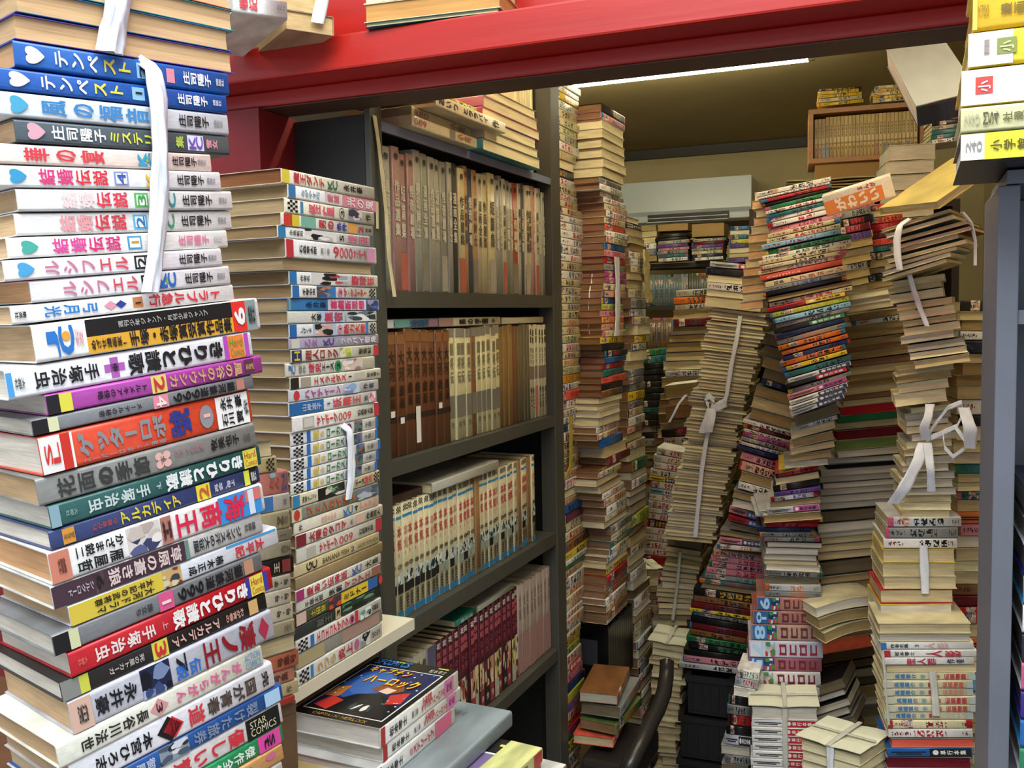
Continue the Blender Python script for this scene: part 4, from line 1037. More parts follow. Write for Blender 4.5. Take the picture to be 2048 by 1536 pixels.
SEC = [  # lower edge y at the near end, x near, base, label word, lettering
    (365, 566, 'd6cdb4', 'white comic with yellow tab and red title, green initials', TABB('d8c846') + lt(('v', '魔王ダンテ', .1, .42, 'b8303a', .8), ('v', 'KC', .45, .56, '2f6a50', .66), ('v', '永井豪', .62, .85, '1c1c1c', .5))),
    (395, 577, 'd8d4cc', 'pale comic with blue tab and pink title panel', TABB('3a78a8') + lt(('v', 'ながやす巧', .12, .32, '6a98a8', .6), ('r', .38, .56, .05, .95, 'cfc4bc'), ('v', '愛誠', .4, .54, 'd06a78', .6), ('r', .58, 1, .05, .95, 'd08088'), ('v', '光の鬼', .62, .96, 'e8d0cc', .8))),
    (425, 572, 'dcd4bc', 'cream comic with chequered mark and pink title, number three', CHK + lt(('r', .15, .18, .1, .9, '4a84a8'), ('v', '怪童', .22, .52, 'd0606c', .7), ('o', .6, .5, .03, .4, '2a2a2a'), ('o', .6, .5, .026, .34, 'dcd4bc'), ('v', '3', .58, .62, 'k', .4), ('g', .68, .84, .05, .95, 51, ['8a8490', '3a3640', 'c8b8b0']), ('v', '作', .88, .95, 'k', .5))),
    (450, 565, 'd8d4c4', 'comic with red, yellow and green panels on its spine', lt(('r', .02, .1, .05, .95, 'c83c34'), ('r', .1, .17, .05, .95, 'd8c43a'), ('r', .19, .34, .05, .95, '7ab09a'), ('v', '男の', .36, .54, 'c02834', .8), ('v', '条件', .56, .68, '34348c', .8), ('r', .7, .8, .08, .92, 'd89a4a'), ('v', '2', .82, .88, 'c83c34', .6), ('v', '作者', .9, .98, '3a3a3a', .4))),
    (474, 560, 'dedad0', 'white comic with a sketched picture and pink title, number five', TABB('2f7fae') + lt(('v', '水島新司', .1, .24, '4a4a4a', .5), ('g', .26, .6, .05, .95, 55, ['dcd8d0', '1c1c1c', 'b8b4b0', 'e8e4dc']), ('v', '5', .63, .68, 'k', .5), ('v', '球団', .72, .98, 'd06a80', .7))),
    (515, 573, 'e2e0d8', 'thick white comic with red title and zeros', TABB('c0343c') + lt(('v', '石森章太郎', .12, .3, '222222', .46), ('v', '第一巻', .34, .44, '8a8a86', .36), ('h', '9', .48, .54, .2, .8, 'c83a44'), ('h', '000', .55, .7, .2, .8, 'c83a44'), ('v', 'サイボーグ', .71, .87, 'c83a44', .6), ('r', .88, .98, .1, .9, 'c88aa0'))),
    (540, 567, 'F', 'comic turned with its page edges out', None),
    (569, 580, 'd8d6cc', 'white comic with black and white figures and red title', TABB('2a74b0') + lt(('v', '作者名', .1, .2, '4a4a4a', .5), ('g', .22, .62, .05, .95, 61, ['d8d4cc', '1c1c20', 'a8a4a4', 'b84a50', 'e4e0d8']), ('v', '野球狂', .66, .95, 'c8384a', .74))),
    (596, 583, 'd4d0c4', 'comic with blue tab and red katakana, number two', TABB('2a70b4') + lt(('v', '手塚治虫', .1, .24, '1f1f1f', .6), ('g', .26, .48, .05, .95, 63, ['3a7ab0', 'b08060', '6a4a3a', '2a5a90']), ('o', .53, .5, .03, .36, 'd888a0'), ('v', '2', .515, .545, '7a2a4a', .4), ('v', 'ザ・クレーター', .57, .86, 'c4302c', .8)) + [('q', .9, .98, .1, .9)]),
    (622, 580, '2f70a4', 'blue comic with a crimson title panel', lt(('r', 0, .02, .05, .95, '7aa08a'), ('v', '永井豪', .16, .38, '1a2a48', .5), ('r', .4, .84, .05, .95, 'd4c4cc'), ('v', '喜劇新思想', .42, .82, 'cc3a68', .8), ('g', .86, 1, .05, .95, 66, ['8a8aa0', '3a3a5a', '2a4a90']))),
    (648, 577, 'cbc9b8', 'pale comic with a picture and blue-black lettering', lt(('v', '大塚', .22, .34, '2a2a2a', .6), ('r', .3, .6, .05, .95, 'b4c4d4'), ('v', '無宿', .36, .58, 'cc3454', .8), ('g', .62, .98, .05, .95, 68, ['b8bcb8', '2a3038', '5a6a78', 'd8d8d0', '3a4048']))),
    (676, 580, 'd4d4d0', 'white comic with blue tab and red title, number one', TABB('2668b0') + lt(('v', 'しげくま', .1, .22, '2a2a2a', .46), ('r', .24, .5, .05, .95, 'a8c4d4'), ('g', .26, .46, .05, .95, 70, ['d8b8a8', '1c1c20', 'e4d0c4', '2a2a30']), ('o', .54, .5, .03, .36, 'd888a0'), ('v', '1', .525, .555, 'k', .4), ('v', '熱力大陸', .58, .85, 'c83034', .8), ('r', .86, .89, .05, .95, '2a70b4')) + [('q', .91, .98, .1, .9)]),
    (700, 580, 'a8a0b0', 'lavender comic with grey lettering', lt(('r', .02, .1, .1, .9, 'd4d4c8'), ('v', '乙女', .14, .28, 'b070a0', .7), ('v', 'KC', .34, .46, '5a3a8a', .6), ('v', 'ララバイ街角', .52, .96, 'd0ccd4', .66))),
    (726, 583, 'd4cfba', 'cream comic with navy initial and dark red title', lt(('r', .0, .1, .05, .95, '2c3a64'), ('v', 'H', .02, .08, 'd8c83a', .7), ('v', '超人ロック', .13, .5, 'a0282c', .86), ('g', .52, .66, .1, .9, 74, ['d4d0bc', '8aa848', 'c8c04a']), ('v', '聖悠紀', .74, .9, '242424', .56), ('r', .94, 1, .05, .95, 'b03038'))),
    (756, 575, 'cfcabc', 'cream comic with red and black title, green number', lt(('v', 'JC', .02, .09, '3a7ab0', .6), ('v', '傑作', .12, .2, '8a8a80', .6), ('v', '球児', .22, .36, 'c8384a', .72), ('v', 'エース', .36, .5, '1c1c1c', .7), ('o', .55, .5, .04, .42, '3a8a5a'), ('v', '2', .53, .57, '1c2c20', .5), ('g', .6, .84, .05, .95, 76, ['c8b4a4', 'a06a5a', '8a98a8', 'e0d4c8']))),
    (780, 583, 'd8d4c4', 'cream comic with dark tab and red katakana', lt(('r', 0, .08, .05, .95, '2c2620'), ('r', .1, .2, .1, .9, 'a8a08a'), ('v', 'エメラルダス', .22, .58, 'c43a40', .74), ('v', '1', .6, .64, 'k', .5), ('r', .68, .8, .2, .8, 'b0ac9c'), ('v', '松本零士', .82, .98, '34342f', .44))),
    (806, 580, 'c4c4c8', 'pale comic with magenta katakana and blue sketch', lt(('o', .07, .5, .03, .4, 'cc3a40'), ('v', 'ハイティーン', .14, .54, 'b84a88', .8), ('g', .58, .76, .05, .95, 80, ['b8c0cc', '8aa4c4', 'd8c8cc', '6a84a8']), ('v', '作者', .8, .94, '34344a', .5))),
    (834, 580, 'd8d8d4', 'white comic with blue panel and red title, number one', lt(('r', 0, .36, .05, .95, '2c6ca8'), ('v', '山岸凉子', .12, .33, 'c8d4dc', .56), ('v', '1', .39, .43, '2a6ca8', .6), ('v', '妖精王', .45, .8, 'c8454c', .72), ('v', '集英', .84, .88, '3a3a4a', .5), ('g', .9, .98, .1, .9, 82, ['d8d0d0', 'd87a8a', '4a8a6a']))),
    (867, 583, 'dedcd2', 'white comic with red katakana, zeros and a red end', lt(('r', .1, .22, .15, .85, 'b8b8a0'), ('r', .11, .21, .22, .78, 'd8d6c8', 2), ('v', 'サイボーグ', .24, .48, 'c43a3c', .7), ('h', '009', .49, .64, .2, .75, 'c43a3c'), ('v', '石森章太郎', .72, .92, '34342f', .44), ('r', .94, 1, .05, .95, 'b8343c'))),
]
for k, y in ((5, 894), (4, 919), (3, 944), (2, 968), (1, 992)):
    SEC.append((y, 584, 'd8d8d4', f'white comic, yellow and green title, number {k} of a tied set', CHK + lt(('r', .16, .2, .06, .94, '2f70b8'), ('v', '花', .22, .29, 'd8b838', .8), ('v', 'の', .29, .35, 'd8b838', .5), ('v', 'ローカス', .36, .58, '2f7a3a', .8), ('o', .63, .5, .035, .4, '8a3a8a'), ('o', .63, .5, .03, .34, 'e0d0e0'), ('v', str(k), .61, .65, '5a1a5a', .44), ('g', .7, .8, .05, .95, 90 + k, ['6a6a80', '4a3a30', '8a5a4a', '3a5a8a', '4a7a5a']), ('v', '千葉二', .83, .95, '5a5a60', .5), ('r', .97, 1, .05, .95, '2a68b0'))))
SEC += [
    (1019, 585, 'cfc7a8', 'comic with blue tab, black patch and red end, number four', TABB('3a84b0') + lt(('v', '海堂よしつぐ', .09, .24, '4a4438', .5), ('r', .26, .34, .05, .95, '181818'), ('g', .34, .56, .05, .95, 97, ['202420', '6aa07a', 'd8c8b4', '2c4a3a']), ('r', .58, .66, .08, .92, '8ab4c4'), ('v', '4', .6, .64, 'k', .5), ('v', 'エース', .68, .8, '161616', .7), ('v', '球児', .8, .9, 'c83a44', .7)) + [('q', .92, .99, .1, .9)]),
    (1048, 583, '8a8878', 'grey comic with orange-red katakana', lt(('r', 0, .1, .05, .95, 'd0c8a8'), ('o', .05, .5, .03, .4, 'c43a30'), ('v', 'ジェンカイザー', .14, .7, 'c85a2c', .84), ('g', .72, 1, .05, .95, 99, ['6a7480', '4a5462', 'a8b0b4']))),
    (1072, 589, 'd8d2ba', 'cream comic with blue initials and faded pink title, number four', lt(('v', '作', .04, .08, '3a3a34', .5), ('v', '吉田まゆみ', .28, .46, 'd8a89c', .6), ('v', 'KC', .54, .66, '2f70b8', .7), ('v', '4', .68, .72, 'k', .5), ('v', 'アイドル', .74, .98, 'd8808c', .7))),
    (1098, 592, 'c4bcae', 'comic with maroon panel and red title', lt(('r', 0, .1, .05, .95, '7a2430'), ('v', '太陽のタコマ', .12, .54, 'a82a34', .8), ('v', '三', .58, .62, 'k', .5), ('r', .66, .76, .15, .85, 'c8a890'), ('v', '作画同人', .78, .96, '2a2826', .56))),
    (1130, 594, 'd6d2c4', 'white comic with red katakana and red end beside the cream one', lt(('r', .1, .2, .2, .8, 'b4b0a0'), ('v', 'サイボーグ', .23, .44, 'b84040', .7), ('h', '009', .46, .62, .2, .74, 'b84040'), ('v', '石森章太郎', .7, .88, '33332f', .44), ('r', .92, 1, .05, .95, 'a83038'))),
    (1158, 590, 'c9b98c', 'tan comic with black roman lettering', lt(('v', 'GC', .12, .24, '1a1814', .6), ('h', 'BANANA FISH', .3, .6, .26, .72, '1a1814'), ('h', '2', .63, .67, .26, .7, '4a4a80'), ('h', 'AKIMI YOSHIDA', .71, .98, .3, .66, '6a604c'))),
    (1182, 592, '9c8660', 'plain brown comic without lettering', []),
    (1206, 592, 'd4cfc0', 'cream comic with magenta tab and crimson title', lt(('r', 0, .08, .05, .95, 'a03068'), ('v', '愛あい伝神話', .1, .56, 'b82c48', .82), ('v', 'KC', .62, .74, '3a58a8', .7), ('v', '大島', .78, .96, '2a2a2a', .6))),
    (1228, 594, 'd0cdc0', 'cream comic with fine dark title and red katakana', lt(('v', '千葉太郎', .08, .28, '4a4a44', .6), ('v', '笑劇', .34, .5, '2a2a28', .6), ('v', 'マリアエ', .52, .86, 'a8383c', .8), ('r', .88, 1, .05, .95, '8a5a4a'))),
    (1255, 593, '4a4a38', 'dark olive comic with a yellow title panel', lt(('r', 0, .1, .05, .95, 'd0b4a4'), ('v', '土田世', .14, .3, 'c4b83a', .6), ('g', .34, .48, .05, .95, 111, ['3a3834', 'c8482c', '5a2a4a']), ('r', .48, .8, .05, .95, 'd8b830'), ('v', 'ミドナー', .5, .78, '3a3420', .7), ('r', .8, .92, .05, .95, '2a5c9c'), ('o', .96, .5, .025, .4, 'b83a3c'))),
    (1284, 590, '2c302a', 'black-green comic with a cream band, number three', lt(('v', '獣王', .22, .4, '5a6058', .6), ('r', .44, .5, .05, .95, 'c8b484'), ('v', '3', .45, .49, 'k', .5), ('g', .52, .92, .05, .95, 113, ['24382c', '4a7a5c', '18221c', '6a8a70']))),
    (1312, 594, 'd4d2c8', 'white comic with chequered mark and crimson katakana, number eight', CHK + lt(('r', .15, .19, .1, .9, '2f6eb0'), ('v', 'エコエコアザラク', .21, .58, 'c42c3c', .84), ('o', .62, .5, .03, .36, 'c06080'), ('v', '8', .605, .635, 'k', .4), ('r', .66, .7, .05, .95, 'c02c3c'), ('g', .72, .86, .05, .95, 115, ['b8c4b8', '3a3a3a', '6a8a7a', 'e0e0d8']), ('v', '古賀新一', .87, .98, '2c2c2c', .5))),
    (1343, 594, '8f8d80', 'dull grey comic with tan and salmon patches', lt(('r', .02, .3, .05, .95, 'a89c74'), ('r', .5, .96, .05, .95, 'a08474'))),
    (1376, 596, 'd4d2c8', 'white comic with yellow and red title, lowest', CHK + lt(('r', .14, .17, .1, .9, '3a7ab0'), ('v', 'うつら', .2, .42, 'c8a03a', .8), ('v', '炎上', .44, .62, 'b82c38', .8), ('o', .67, .5, .03, .36, 'b06080'), ('g', .72, .84, .05, .95, 117, ['c8c8c0', '1c1c1c', '8a8a88']), ('v', 'ほりのぶ', .86, .97, '4a4a48', .5))),
]
rn = random.Random(11); random.seed(11)
prevz = S2.S(565, 335)[1]
for i, (y, x, basec, word, els) in enumerate(SEC):
    s, z = S2.S(x, y); T = (prevz - z) * .985; prevz = z
    o = 'F' if basec == 'F' else 's'
    ln = .173 if i != 5 else .18
    m, L_, w2 = place(S2, o, s, s + ln - .003 * (i % 3), z, 0.0, T, .113 + .004 * (i % 3), rn, .6)
    pg = ['8d7450', '9c8660', 'a08a66', '947c58'][i % 4]
    make_book('comic_book' if o == 's' else 'paperback_book', word + ', pile by steel shelf', 'book', m, L_, w2, T, basec if o == 's' else '6a6a60', 0, pg if i else '7a4e30', 'soft', 'comics in the pile against the steel shelf', spine_mesh(els, 'R') if els else None)
tape('plastic_string', 'white plastic string tied round the set with yellow and green titles', S2, [(688, 848, .003), (694, 862), (697, 890), (698, 930), (697, 960), (692, 998)], 13, crinkle=.0008)
z1 = S2.S(600, 1402)[1]
mb = MB(); mb.box((-.02, .0, z1), (.24, .17, prevz - .0006), plain('cream_card', 'cfc7ae', .6, noise=.06, scale=6), lambda s, d, z: S2.W(s, z, d))
b = mb.build('cardboard_sheet'); tag(b, 'cream board lying flat under the pile against the steel shelf', 'board')

# ------------------------------------------------------------------ third pile, half hidden between the two
T3 = Plane(560, 1000, .89, 46)
TH = [(912, 548, 'F', 'paperback with cream page edges out', None), (943, 555, 'd0c28c', 'yellowish comic with a chequered end', [('q', .84, .96, .1, .9)]), (985, 580, 'd08478', 'salmon comic with dark initials at its end', [('v', 'NC', .9, .98, '3a4a74', .7), ('v', 'たん', .7, .86, 'a04a3a', .6), ('o', .76, .86, .05, .12, '8ab0b8')]),
      (1018, 582, 'cfccc0', 'cream comic with a blue end of its jacket', [('r', .0, .74, .06, .94, '3a74ac'), ('v', '講談社', .9, .95, '6a6a64', .4)]), (1055, 580, 'b8ae88', 'beige comic with pencilled figures', [('v', '96', .8, .9, '4a4434', .5), ('v', '60', .9, .97, '6a604c', .4)]), (1078, 585, '9c947c', 'grey comic with a rubbed spine', [('v', '11', .8, .9, '5a523f', .4)]),
      (1110, 583, 'aea78c', 'grey-beige comic with pencilled figures', [('v', '60', .84, .92, '5a523f', .5), ('v', '96', .93, .98, '5a523f', .4)]), (1145, 589, '1c1a1a', 'black comic with a dull red end', [('v', '王', .68, .78, 'c8b8a0', .6), ('r', .82, .95, .15, .85, '7a2c28')]), (1174, 582, 'd2ccb4', 'cream comic with small black dots, topmost of three alike', [('v', '学・号', .74, .96, '2c2a24', .5)]),
      (1205, 583, 'd4ceb8', 'cream comic with small black dots, middle of three alike', [('v', '号・号', .74, .96, '2c2a24', .5)]), (1237, 588, 'd2ccb4', 'cream comic with small black dots, lowest of three alike', [('v', '号・号', .74, .96, '2c2a24', .5)]), (1266, 590, 'b4ac8e', 'worn beige comic with a grey end mark', [('v', '22', .84, .94, '6a624c', .5)]),
      (1297, 592, 'F', 'paperback with tan page edges out', None), (1330, 598, 'b4664c', 'rust-coloured comic with dark lettering', [('v', '号集号', .66, .96, '4a1c18', .6)]), (1361, 592, 'c88874', 'salmon comic with a dark mark', [('v', '号集', .66, .9, '4a2a24', .6)]), (1386, 600, 'c8bc94', 'cream comic with rubbed corners', [('v', '作', .8, .9, '5a523f', .5)]), (1404, 590, 'a83a30', 'red-edged comic at the foot of its pile', [])]
rn = random.Random(21); random.seed(21); prevz = T3.S(549, 880)[1]
for i, (y, x, basec, word, els) in enumerate(TH):
    s, z = T3.S(x, y); T = (prevz - z) * .985; prevz = z; o = 'F' if basec == 'F' else 's'
    m, L_, w2 = place(T3, o, s - .072, s, z, 0.0, T, .1, rn, .7)
    make_book('comic_book' if o == 's' else 'paperback_book', word + ', half-hidden pile', 'book', m, L_, w2, T, basec if o == 's' else '6a6a60', 0, 'cbbb90', 'soft', 'comics in the pile behind the street pile', spine_mesh(els, 'R') if els else None)
z3 = prevz

# ------------------------------------------------------------------ the low pile with a black-bordered cover on top
KP = Plane(761, 1458, .945, 65.0)
rn = random.Random(31); random.seed(31)
cov = MB()


def cp(x0, x1, y0, y1, c, lay):
    cov.poly([(x0, y0, 1 + .012 * lay), (x1, y0, 1 + .012 * lay), (x1, y1, 1 + .012 * lay), (x0, y1, 1 + .012 * lay)], [(0, 1, 2, 3)], ink(c, .25))


def cpoly(pts, c, lay):
    cov.poly([(a, b, 1 + .012 * lay) for a, b in pts], [tuple(range(len(pts)))], ink(c, .25))


def ctext(tx, x_up, w, y0, h, c, lay, off=.02, vert=False):
    """reads across the cover, from the far edge of the page side to the spine; top of the letters towards +x"""
    n = len(tx)
    for i, ch in enumerate(tx):
        vs, fs = glyph(ch, off); a = y0 - (i + 1) * w / n
        cov.poly([(x_up - h + gy * h, a + (1 - gx) * w / n * .92, 1 + .012 * lay + .002 * l_) for gx, gy, l_ in vs], fs, ink(c, .25))


cp(-.5, .5, .005, .995, '14130f', .3)
cp(-.42, .36, .06, .94, 'e4e2da', 1); cp(-.41, .35, .073, .927, '16224c', 1.6)
# sky, planet and abstract night scene in place of the printed figure
cpoly([(.05 + .26 * math.cos(q * math.pi / 10), .66 + .24 * math.sin(q * math.pi / 10)) for q in range(20)], '2f4f94', 2.0)
cpoly([(.07 + .2 * math.cos(q * math.pi / 10), .64 + .18 * math.sin(q * math.pi / 10)) for q in range(20)], '3f64a8', 2.2)
cpoly([(-.41, .073), (-.41, .927), (-.3, .8), (-.12, .62), (-.06, .4), (-.14, .2), (-.24, .073)], '121214', 2.5)
cpoly([(-.36, .88), (-.2, .82), (-.24, .66), (-.4, .7)], 'b8322a', 2.8); cpoly([(-.06, .3), (.02, .14), (-.16, .1), (-.2, .24)], 'b8322a', 2.8)
cpoly([(-.22, .92), (-.06, .9), (-.02, .78), (-.2, .76)], 'b06a34', 3.0)
cpoly([(-.02, .56), (.1, .5), (.12, .3), (.02, .22), (-.06, .34)], '7a4a28', 3.0); cpoly([(-.04, .46), (.04, .42), (.02, .3), (-.06, .34)], 'd8b8a4', 3.2)
for q in range(26):
    a, b2 = random.uniform(-.3, .34), random.choice([random.uniform(.08, .3), random.uniform(.78, .92)]); cp(a, a + .014, b2, b2 + .02, ['8ab4dc', 'd8e0e8', '5a86c0'][q % 3], 3.1)
for q in range(5):
    cpoly([(-.3 + .05 * math.cos(k * math.pi / 5 + q), .5 - q * .045 + .03 * math.sin(k * math.pi / 5)) for k in range(10)], 'd8d8d0' if q % 2 else '3a3a3c', 3.3)
ctext('キャプテン', .33, .5, .86, .1, 'b8341f', 3.6, .05); ctext('キャプテン', .33, .5, .86, .1, 'e4d23a', 6.0, .01)
ctext('ハーロック', .2, .62, .76, .15, 'b8341f', 3.6, .05); ctext('ハーロック', .2, .62, .76, .15, 'e4d23a', 6.0, .012)
ctext('SFCOMICS', .475, .42, .93, .085, '2f74c4', 1.6, .03)
ctext('松本零士', .44, .2, .26, .06, 'c8c8c4', 1.6, .0)
cp(.46, .475, .58, .72, 'd8d04a', 1.6); cp(.46, .475, .08, .2, 'd8d04a', 1.6)
ctext('CAPTAIN HERLOCK', -.445, .6, .78, .035, 'a8843a', 1.6, .0)
cov_me = cov.mesh('cover_print')
SFL = lambda n_: [('r', 0, .05, .03, .97, 'a8242c'), ('v', '松本零士', .09, .3, '2a2a2c', .5), ('v', '第' + n_ + '巻', .36, .44, '6a6a6c', .4), ('v', '宇宙海賊', .5, .62, 'b83040', .5, .74), ('v', 'キャプテンハーロック', .48, .8, 'b83040', .5, .45), ('r', .8, .93, .06, .94, 'c878a0'), ('v', '作品', .82, .9, '7a3a64', .5)]
low = [('e4e2dc', 'white comic with a black-bordered colour cover, topmost of the low pile', SFL('二'), 761, 1478, .023, '15130f', 'd6d2c8'),
       ('e2e0da', 'white comic with red katakana spine, second in the low pile', SFL('一'), 768, 1502, .018, 'c', 'cfcabc'),
       ('d8d6d0', 'white comic with red title and a red-haired picture, third in the low pile', [('r', 0, .06, .03, .97, 'a8242c'), ('v', '松本零士', .09, .3, '2a2a2c', .5), ('v', 'ミステリーイブ', .38, .7, 'b83040', .6), ('r', .72, .95, .06, .94, 'c8607c')], 752, 1535, .022, 'w', 'd8d4ca'),
       ('cc4a64', 'crimson-pink comic with a yellow disc, fourth in the low pile', [('o', .14, .5, .06, .36, 'd8c860'), ('v', '美女', .3, .5, '5a1428', .5), ('r', .6, .98, .05, .95, 'd8a49c')], 738, 1560, .016, 'p', 'c4bca8'),
       ('dcdce0', 'white comic with violet patch and red katakana, fifth in the low pile', [('g', .05, .3, .05, .95, 133, ['d8d8e0', '2a2a30', 'b070b0', 'e8e8e8']), ('v', 'ザ・パンニー', .42, .8, 'c02c34', .74), ('r', .82, .88, .05, .95, '2a6cb4')], 742, 1590, .018, 'w', 'c4bca8'),
       ('d8cfb0', 'cream comic with red lettering, sixth in the low pile', [('v', '傑作漫画集', .3, .8, 'b03040', .6)], 742, 1615, .016, 'c', 'c4bca8'),
       ('cfc8b4', 'cream comic at the foot of the low pile', [('v', '作品', .3, .8, 'b03040', .6)], 742, 1640, .016, 'c', 'c4bca8')]
zt_ = KP.S(761, 1456)[1]
for i, (bc, word, els, x, y, T, pgc, pg) in enumerate(low):
    s = KP.S(x, y)[0]
    m, L_, w2 = place(KP, 's', s, s + .173, zt_ - T, 0, T * .985, .118, rn, .5, .0 if i else 0)
    bk = make_book('comic_book', word, 'book', m, L_, w2, T * .985, bc, 0, pg, 'soft', 'comics in the low pile', spine_mesh(els, 'R'), cov_me if i == 0 else None)
    zt_ -= T
zlow = zt_
TABLE_Z = zlow - .001
# the tan-covered volume behind and the big grey volume beside it
tan = Plane(726, 1545, .9, 65.0)
s_, z_ = tan.S(728, 1550)
mb = MB()


def up_text(tx, x_up, w, y0, h, c, me, lay=1):
    n = len(tx)
    for i, ch in enumerate(tx):
        vs, fs = glyph(ch, .0); a = y0 - (i + 1) * w / n
        me.poly([(x_up - h + gy * h, a + (1 - gx) * w / n * .9, 1 + .006 * lay + .001 * l_) for gx, gy, l_ in vs], fs, ink(c, .5))


mb = MB(); up_text('カムイ伝', .38, .56, .93, .16, '3a3426', mb); up_text('その前後の巻', .17, .4, .8, .06, '5a523c', mb); up_text('白土三平', .06, .34, .85, .08, '4a4432', mb)
tpm = mb.mesh('cover_print')
_q = KP.W(-.008, 0, .14); thick = at(578, 1474, _q.y).z - TABLE_Z
random.seed(5); make_book('hardcover_book', 'thick tan-covered volume with black brush lettering lying before the low pile', 'book', frame(KP.W(-.125, TABLE_Z + .001, .015), KP.A, KP.N, ZUP), .17, .115, thick - .002, 'b5a06c', 0, '2', 'hard', None, None, tpm)
gp = Plane(1022, 1420, 1.12, 64.0)
sg, zg = gp.S(1022, 1424)
random.seed(6)
mb = MB(); up_text('漫画史', .42, .26, .78, .05, '4a5258', mb, 1)
make_book('hardcover_book', 'big silver-grey hardcover lying beside the low pile', 'book', frame(gp.W(sg - .13, zg - .021, 0), gp.A, gp.N, ZUP), .26, .092, .021, '7c878c', 0, '6', 'hard', None, None, mb.mesh('cover_print'))
# three low piles further along the table
for k, (x, y, D, n_, cols) in enumerate(((1046, 1470, 1.09, 4, ['16161a', 'c8b89c', 'c88a74', 'd8d0c0']), (1092, 1490, 1.06, 3, ['c2c484', 'd8d4b0', 'c8a08c']), (1142, 1524, 1.08, 2, ['c6c4be', '3a3634', 'b8a890']))):
    q = Plane(x, y, D, 64 if k == 0 else 61); zz = q.S(x, y)[1] if k else zg - .0225; hgt = (zz - TABLE_Z) / n_
    for i in range(n_):
        random.seed(60 + k * 9 + i)
        els = [('v', ['宇宙戦艦', '青い鳥', '霧の街'][k], .4, .8, ['b83a34', '8a4a3a', '3a3a3a'][k], .6), ('r', .88, .99, .05, .95, 'c8c860' if k == 0 else 'a83a34')]
        ex = None
        if i == n_ - 1 and k == 0:
            e = MB()
            for (x0, x1, y0, y1, c, l_) in ((-.46, .3, .06, .94, 'd8d8d4', .6), (-.44, .28, .08, .92, '6a5a86', 1), (-.4, 0, .3, .8, 'c86a44', 1.5), (.4, .43, .1, .3, 'd8d04a', .8)):
                e.poly([(x0, y0, 1 + .02 * l_), (x1, y0, 1 + .02 * l_), (x1, y1, 1 + .02 * l_), (x0, y1, 1 + .02 * l_)], [(0, 1, 2, 3)], ink(c))
            ex = e.mesh('cover_print')
        where = ['short pile beside the grey hardcover', 'short green-topped table pile', 'short pile at the table end'][k]
        make_book('comic_book', f"thin comic, {ordinal(n_ - i)} from top of the {where}", 'book', frame(q.W(-.1, TABLE_Z + .001 + i * hgt, .002 * (i % 2)), q.A, q.N, ZUP), .182, .042 if k else .055, hgt * .97, cols[n_ - 1 - i], 0, '2', 'soft', 'comics in the short table piles', spine_mesh(els, 'R'), ex)

# the table and the crates that lift the piles (all below the picture's edge)
tb = thing('display_table', 'wooden display table standing in the shop opening under the comic piles', 'table')
TBW = plain('table_wood', '6a4a30', .6, noise=.2, scale=4, stretch=(1, 8, 1))
ta, tb_p = S2, None
mb = MB(); mb.box((-.95, -.8, TABLE_Z - .03), (.1, -.02, TABLE_Z), TBW, fw); mb.build('table_top', tb)
for a, d in ((-.94, -.79), (.05, -.79), (-.94, -.07), (.05, -.07)):
    mb = MB(); mb.box((a, d, -.02 if d < -.1 else -.02), (a + .04, d + .04, TABLE_Z - .03), TBW, fw); mb.build('leg', tb)


def crate(label, pl, a, b, d0, d1, z0, z1):
    t = thing('wooden_crate', label, 'crate')
    f = lambda s, d, z: pl.W(s, z, d)
    mb = MB(); mb.box((a, d0, z1 - .012), (b, d1, z1), WOODD, f); mb.build('lid', t)
    for (p, q, r, s) in ((a, b, d0, d0 + .012), (a, b, d1 - .012, d1), (a, a + .012, d0 + .012, d1 - .012), (b - .012, b, d0 + .012, d1 - .012)):
        mb = MB(); mb.box((p, r, z0), (q, s, z1 - .0125), WOODD, f); mb.build('side_panel', t)
    return t


crate('wooden crate under the pile against the steel shelf', S2, .03, .2, .03, .15, TABLE_Z + .001, z1 - .001)
zf = base[-1][0] - .145 * math.tan(base[-1][1]) - .004
crate('wooden crate under the street pile', FR, -.2, -.01, .0, .11, TABLE_Z + .001, zf)
crate('wooden crate under the half-hidden pile', T3, T3.S(590, 1404)[0] - .07, T3.S(590, 1404)[0] + .004, .005, .1, TABLE_Z + .001, z3 - .001)
# ------------------------------------------------------------------ piles along the left side beyond the steel shelf
WARM = 'wr wk cr wb ck wa ck wm cd wn cg co wp cb wd wv yr ck wr cn wi ca'
A1P = Plane(1160, 620, 2.15, 65.6)
a1R = [(1160, 178), (1157, 250), (1160, 318), (1148, 350), (1158, 420), (1174, 470), (1176, 500), (1166, 545), (1166, 610), (1166, 690), (1160, 770), (1172, 800), (1166, 850), (1160, 930), (1168, 960), (1162, 1000), (1172, 1050), (1184, 1085), (1166, 1130), (1176, 1150), (1170, 1220), (1160, 1280), (1168, 1330), (1172, 1400), (1164, 1470), (1160, 1560)]
a1L = [(x - 73, y + (x * 0) + (y - 620) * .0) for x, y in a1R]
# the near ends lie lower or higher in the picture, level in the place


def level_tower(phrase, pl, corner, n_or_tokens, length, **kw):
    """Level books: corner = the far or near lower corner outline (px); length along the plane, negative to run towards the near side."""
    L = []; R = []
    for x, y in corner:
        s, z = pl.S(x, y); q = pl.W(s + length, z)
        d = q - Vector((0, 0, CAMZ)); d = np.array(d)
        den = d @ _f; px = 1024 + FPX * (d @ CR) / den; py = 768 - FPX * (d @ CU) / den
        (L if length < 0 else R).append((px, py)); (R if length < 0 else L).append((x, y))
    return tower(phrase, pl, L, R, n_or_tokens, **kw)


